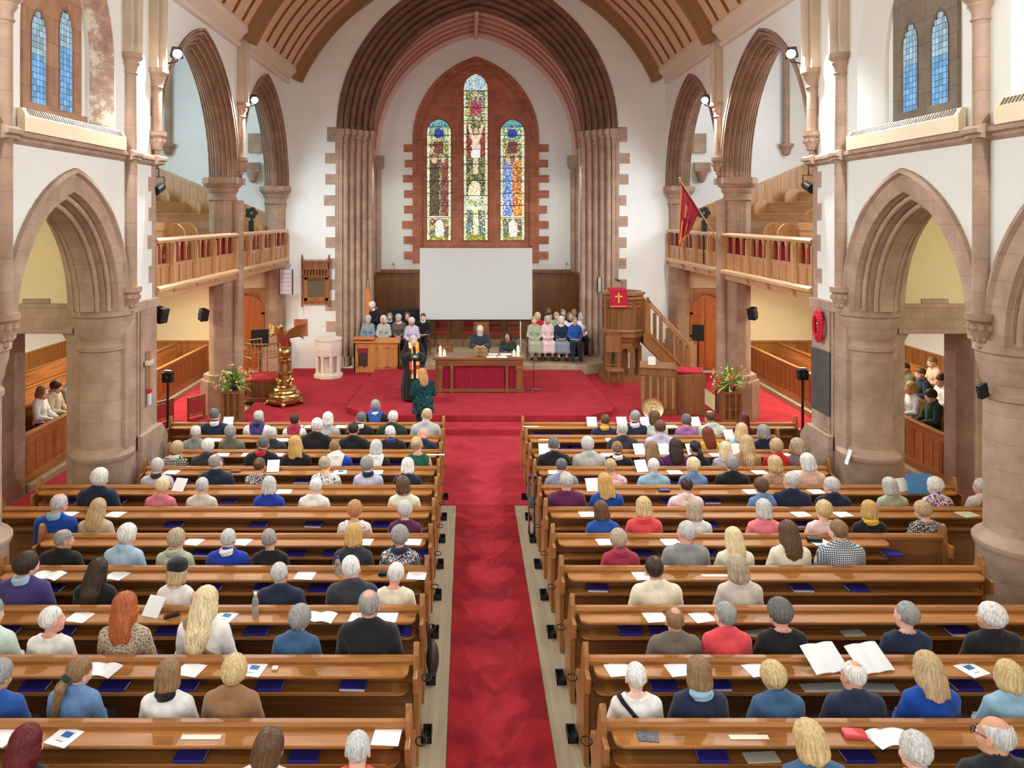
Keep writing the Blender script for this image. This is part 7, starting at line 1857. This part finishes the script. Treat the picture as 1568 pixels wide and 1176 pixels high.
HEADY = dict((tuple(t.split('=')[0].split(':')), float(t.split('=')[1])) for t in '''1:575=620 2:330=634 2:395=637 2:451=642 2:502=642 2:551=639 2:600=637 2:652=634 2:925=647 2:971=637 2:1003=640 2:1051=648 2:1090=637 2:1137=645 3:300=660 3:355=660 3:417=663 3:483=650 3:541=656 3:599=660 3:655=662 3:954=656 3:1011=653 3:1086=667 3:1134=662 3:1171=662 4:268=685 4:318=682 4:401=677 4:454=683 4:515=683 4:576=686 4:640=679 4:848=679 4:902=679 4:945=685 4:997=690 4:1035=686 4:1068=703 4:1111=694 4:1145=686 4:1190=682 4:1224=683 5:241=720 5:331=706 5:397=711 5:499=709 5:564=709 5:624=714 5:860=713 5:938=712 5:1001=714 5:1061=711 5:1121=709 5:1188=711 5:1240=708 6:150=729 6:246=745 6:309=750 6:412=744 6:481=745 6:619=743 6:862=734 6:929=742 6:1050=746 6:1169=743 6:1211=734 6:1275=746 6:1366=747 6:1434=742 6:1507=768 7:86=769 7:147=782 7:543=789 7:620=782 7:923=784 7:986=777 7:1064=786 7:1170=780 7:1260=780 7:1331=784 7:1417=784 8:93=823 8:190=816 8:268=825 8:349=823 8:414=823 8:541=821 8:612=819 8:950=828 8:1050=812 8:1125=828 8:1209=819 8:1287=809 9:37=860 9:141=885 9:270=876 9:430=876 9:540=867 9:623=876 9:1005=867 9:1132=869 10:78=945 10:192=935 10:309=935 10:454=943 10:565=922 10:1033=948 10:1112=938 10:1197=935 10:1387=938 10:1520=940 11:108=1036 11:257=1034 11:355=1023 11:971=1039 11:1071=1031 11:1190=1036 11:1308=1036 11:1424=1029 11:1545=1036 11:-8=1030 12:36=1146 12:404=1143 12:564=1143 12:1247=1133 12:1402=1151 12:1525=1122'''.split())
rows = []
for ln in CONG.strip().splitlines():
    a, worn, yp, ex = ln.split('|'); r, px, st, hc, bd, top, col = a.split(); yw, pt = yp.split()
    rows.append([int(r), float(px), st, hc, bd == 'f', top, col, worn, float(yw), float(pt), ex.split()])
for k in range(1, 13):
    for s in (-1, 1):
        sub = [q for q in rows if q[0] == k and (q[1]-740)*s > 0]; sub.sort(key=lambda q: abs(q[1]-740))
        for i, q in enumerate(sub):
            r, px, st, hc, fem, top, col, worn, yw, pt, ex = q
            Y = ROWY[r-1]+0.22; qq = random.Random(int(px)*31+r)
            sc_ = qq.uniform(0.96, 1.03) if fem else qq.uniform(1.0, 1.06)
            hy = HEADY.get((str(r), str(int(px))))
            if hy:
                drop = {'long': .05, 'xlong': .07, 'straight': .05, 'bob': .025, 'pony': .03}.get(st, 0)
                H_ = CZ-(hy-PY)*(Y+0.02)/FPX+drop
                sc_ = H_/1.24 if H_ > 1.24 else (H_-.458)/.783
                sc_ = min(1.09, max(0.91, sc_))
            x = at(px, Y)
            if abs(x) < 1.07: x = math.copysign(1.07, x)
            n_ = NTH[i] if i < 9 else 'far'
            lab = 'person in %s in %s %s pew, %s from aisle' % (worn, ORD[r-1], sidename(x), n_)
            if st == 'None': st = None
            if hc == 'pink': hc = 'grey'
            person(x, Y+(.07 if st in ('xlong', 'pony') else 0), max(0.0, .458-.457*sc_), 0.0, lab, st, hc, fem, top, col, hp=(pt, yw, qq.choice((-8, 0, 0, 8))), scale=sc_, wide=1.0 if fem else 1.04, lower='trousers', extra=ex, group='congregation in the nave pews')
# ---- people in the transepts, seen through the doorways
for px, X, st, hc, fem, top, col, lab, ex in (
        (62, -8.93, 'bob', 'lbrown', True, 'jumper', 'white', 'person in white jumper sitting nearest the left doorway post', ()),
        (83, -8.93, 'full', 'dbrown', False, 'jacket', 'beige', 'person in tan jacket and white shirt, middle of three behind the left doorway', ('collar=white',)),
        (107, -8.93, 'thin', 'silver', False, 'jacket', 'grey', 'person in grey suit beside the round pier, seen through the left doorway', ('collar=white',)),
        (1397, 8.93, 'bob', 'gold', True, 'shirt', 'stripe:white:grey:white', 'person in white striped shirt leaning at the front, through the right doorway', ()),
        (1428, 8.93, 'full', 'dbrown', False, 'jacket', 'dgreen', 'person in dark green jacket at the front, through the right doorway', ()),
        (1388, 9.87, 'short', 'dbrown', False, 'jacket', 'olive', 'person in olive top in the second row, through the right doorway', ()),
        (1412, 9.87, 'short', 'brown', True, 'jumper', 'navy', 'person in navy top in the second row, through the right doorway', ()),
        (1443, 9.87, 'short', 'dbrown', False, 'shirt', 'white', 'person in white shirt at the right end of the second row, right doorway', ()),
        (1430, 10.77, 'short', 'lbrown', True, 'jumper', 'peach', 'person in peach top at the back, through the right doorway', ()),
        (1374, 9.87, 'bob', 'sandy', True, 'jumper', 'tan', 'person in beige top half hidden by the right round pier', ())):
    Y = FPX*(X-CX)/(px-PX); s = 1 if X > 0 else -1
    fz = 0.175 if abs(X) < 9.3 else 0.225 if abs(X) < 10.3 else 0.275
    person(X, Y, fz, s*R(90), lab, st, hc, fem, top, col, hp=(16, 0, 0), scale=0.97, extra=ex, group='people in the transept pews')
# ---- choir on the right of the chancel, facing the nave
CHR = [(818, 24.35, 'short', 'sandy', 'blouse', 'sage', 'skirt', 'sage', 'pale green dress', 'front row, nearest the screen'),
       (838, 24.4, 'full', 'silver', 'jumper', 'ppink', 'skirt', 'ppink', 'pale pink dress', 'front row, second from the screen'),
       (859, 24.3, 'curly', 'white', 'jacket', 'navy', 'skirt', 'bluegrey', 'navy jacket and blue skirt', 'front row, third from the screen'),
       (880, 24.2, 'short', 'grey', 'jumper', 'blue', 'trousers', 'navy', 'bright blue top holding white papers', 'front row, beside the pier'),
       (823, 25.3, 'full', 'plat', 'jumper', 'red', 'trousers', None, 'red top', 'behind the green dress'),
       (841, 25.4, 'short', 'dbrown', 'shirt', 'white', 'trousers', None, 'white shirt', 'second row, behind the pink dress'),
       (852, 25.35, 'full', 'sandy', 'jumper', 'sage', 'trousers', None, 'grey-green top', 'second row of the right choir'),
       (872, 25.3, 'bob', 'lbrown', 'blouse', 'white', 'trousers', None, 'white blouse with dark scarf', 'second row of the right choir'),
       (890, 25.25, 'bob', 'silver', 'shirt', 'white', 'trousers', None, 'white shirt and dark vest', 'by the right chancel pier'),
       (840, 26.35, 'short', 'lbrown', 'jumper', 'dgreen', 'trousers', None, 'dark green top', 'back row, behind the white shirt'),
       (862, 26.3, 'thin', 'grey', 'jacket', 'charcoal', 'trousers', None, 'dark jacket and tie', 'back row of the right choir'),
       (879, 26.2, 'short', 'sandy', 'jacket', 'navy', 'trousers', None, 'navy jacket', 'back row, by the corner shaft')]
for i, (px, Y, st, hc, top, col, low, lc, worn, where) in enumerate(CHR):
    x = at(px, Y); fem = top != 'jacket' or i == 2
    ex = ['scarf=black'] if 'scarf' in worn else ['collar=white'] if top == 'jacket' else []
    person(x, Y-0.05, PCH+0.045, PI, 'person in %s seated %s' % (worn, where), st, hc, fem, top, col, hp=(4, 15 if i % 3 else 0, 0), lower=low, lcol=lc, scale=0.96, wide=0.9, group='choir on the right of the chancel', extra=ex)
    chair(x, Y, PCH, 0, 'wooden chair under the person in %s' % worn, 'chairs of the right choir', bx='pad', seat=REDUP)
# ---- choir on the left
CHL = [(564, 24.6, 'curly', 'silver', True, 'jumper', 'bluegrey', 'trousers', 'blue-grey top', 'below the standing man at the left pier'),
       (588, 24.55, 'bob', 'white', True, 'blouse', 'lgrey', 'trousers', 'pale grey top and dark headband', 'behind the choir desk'),
       (597, 25.3, 'thin', 'grey', False, 'jacket', 'navy', 'trousers', 'navy suit with pale tie', 'behind the headband wearer'),
       (611, 24.9, 'full', 'silver', True, 'jacket', 'tweed', 'skirt', 'brown jacket over navy dress', 'at the end of the choir desk'),
       (624, 25.45, 'bob', 'brown', True, 'jumper', 'black', 'trousers', 'black top', 'in front of the dark piano'),
       (631, 24.1, 'full', 'white', True, 'jumper', 'lilac', 'trousers', 'pale lilac top', 'above the robed minister'),
       (648, 25.2, 'crop', 'brown', False, 'jacket', 'black', 'trousers', 'black suit and white shirt', 'left of the screen, papers on lap')]
for i, (px, Y, st, hc, fem, top, col, low, worn, where) in enumerate(CHL):
    x = at(px, Y)
    person(x, Y-0.05, PCH+0.045, PI, 'person in %s seated %s' % (worn, where), st, hc, fem, top, col, hp=(8, -15 if i % 2 else 0, 0), lower=low, lcol='navy' if low == 'skirt' else None, scale=0.96, wide=0.92, group='choir on the left of the chancel', extra=['collar=white'] if top == 'jacket' else ['beret=black'] if False else [])
    chair(x, Y, PCH, 0, 'wooden chair under the person in %s' % worn, 'chairs of the left choir', seat=REDUP)
person(at(572, 24.95), 24.95, PCH, PI-R(35), 'person in black suit standing bowed by the left chancel pier', 'full', 'white', False, 'jacket', 'black', pose='stand_front', hp=(24, -15, 0), scale=1.0, extra=['collar=white'])
# ---- at the communion table
person(at(735, 22.9), 22.8, PF+0.02, PI, 'person in dark suit seated behind the middle of the communion table', 'thin', 'white', False, 'jacket', 'charcoal', pose='sit_read', hp=(24, 0, 0), scale=1.06, extra=['beard', 'collar=sky'])
person(at(778, 22.1), 22.0, PF+0.045, PI, 'person in black jacket and red scarf seated at the right end of the table', 'long', 'dbrown', True, 'jacket', 'dgreen', pose='sit_read', hp=(16, -15, 0), scale=0.98, extra=['scarf=maroon', 'glasses=black'])
# ---- minister and the woman facing the minister
mn = person(at(633, 19.5), 19.5, PF, PI+R(12), 'person in long black robe and colourful patchwork stole standing beside the table', 'crop', 'silver', False, 'gown', 'black', pose='stand_hold', hp=(24, 0, 0), scale=0.95, extra=['collar=white'])
ST = newmat('patchwork_stole'); m_, k_ = ST
co_ = k_.add('ShaderNodeTexCoord'); mp_ = k_.add('ShaderNodeMapping'); mp_.inputs['Scale'].default_value = (9, 0.01, 9); k_.link(co_.outputs['Object'], mp_.inputs[0])
vo_ = k_.add('ShaderNodeTexVoronoi', Scale=1.0, Randomness=0.35); vo_.distance = 'CHEBYCHEV'; k_.link(mp_.outputs[0], vo_.inputs['Vector'])
sx_ = k_.add('ShaderNodeSeparateColor'); k_.link(vo_.outputs['Color'], sx_.inputs[0]); rr_ = k_.add('ShaderNodeValToRGB'); rr_.color_ramp.interpolation = 'CONSTANT'
cc_ = [(220, 92, 48), (234, 150, 60), (240, 226, 200), (176, 40, 50), (80, 30, 60), (232, 196, 80)]
while len(rr_.color_ramp.elements) < 6: rr_.color_ramp.elements.new(0.5)
for i, c in enumerate(cc_): rr_.color_ramp.elements[i].position = i/6; rr_.color_ramp.elements[i].color = (*lin(c), 1)
k_.link(sx_.outputs[0], rr_.inputs[0]); k_.link(rr_.outputs[0], k_.b.inputs['Base Color']); k_.b.inputs['Roughness'].default_value = 0.85
put('stole', cloth_mesh('stole', 'stand_hold', False, 1.0), m_, mn)
mb = MB(); mb.obox((0, 0, 0), (0.2, 0.15, 0.03), (R(50), 0, 0))
bk = tag(mb.build('green_book', plain('green_book_cover', (24, 70, 54), 0.5)), 'dark green book held by the robed minister', 'book')
bk.location = mn.matrix_world @ Vector((0, 0, 0)) if False else (mn.location.x-0.32*0.95*math.sin(R(12))*-1*0+0.06, mn.location.y-0.30, PF+1.21*0.95)
person(at(648, 16.9), 16.85, 0.012, R(12), 'person in shimmering green and blue tunic standing before the steps', 'long', 'ginger', True, 'tunic', 'floral:22,44,40:26,60,52:30,96,120', pose='stand_hold', hp=(8, 15, 0), scale=0.915, wide=1.25, lcol='navy')
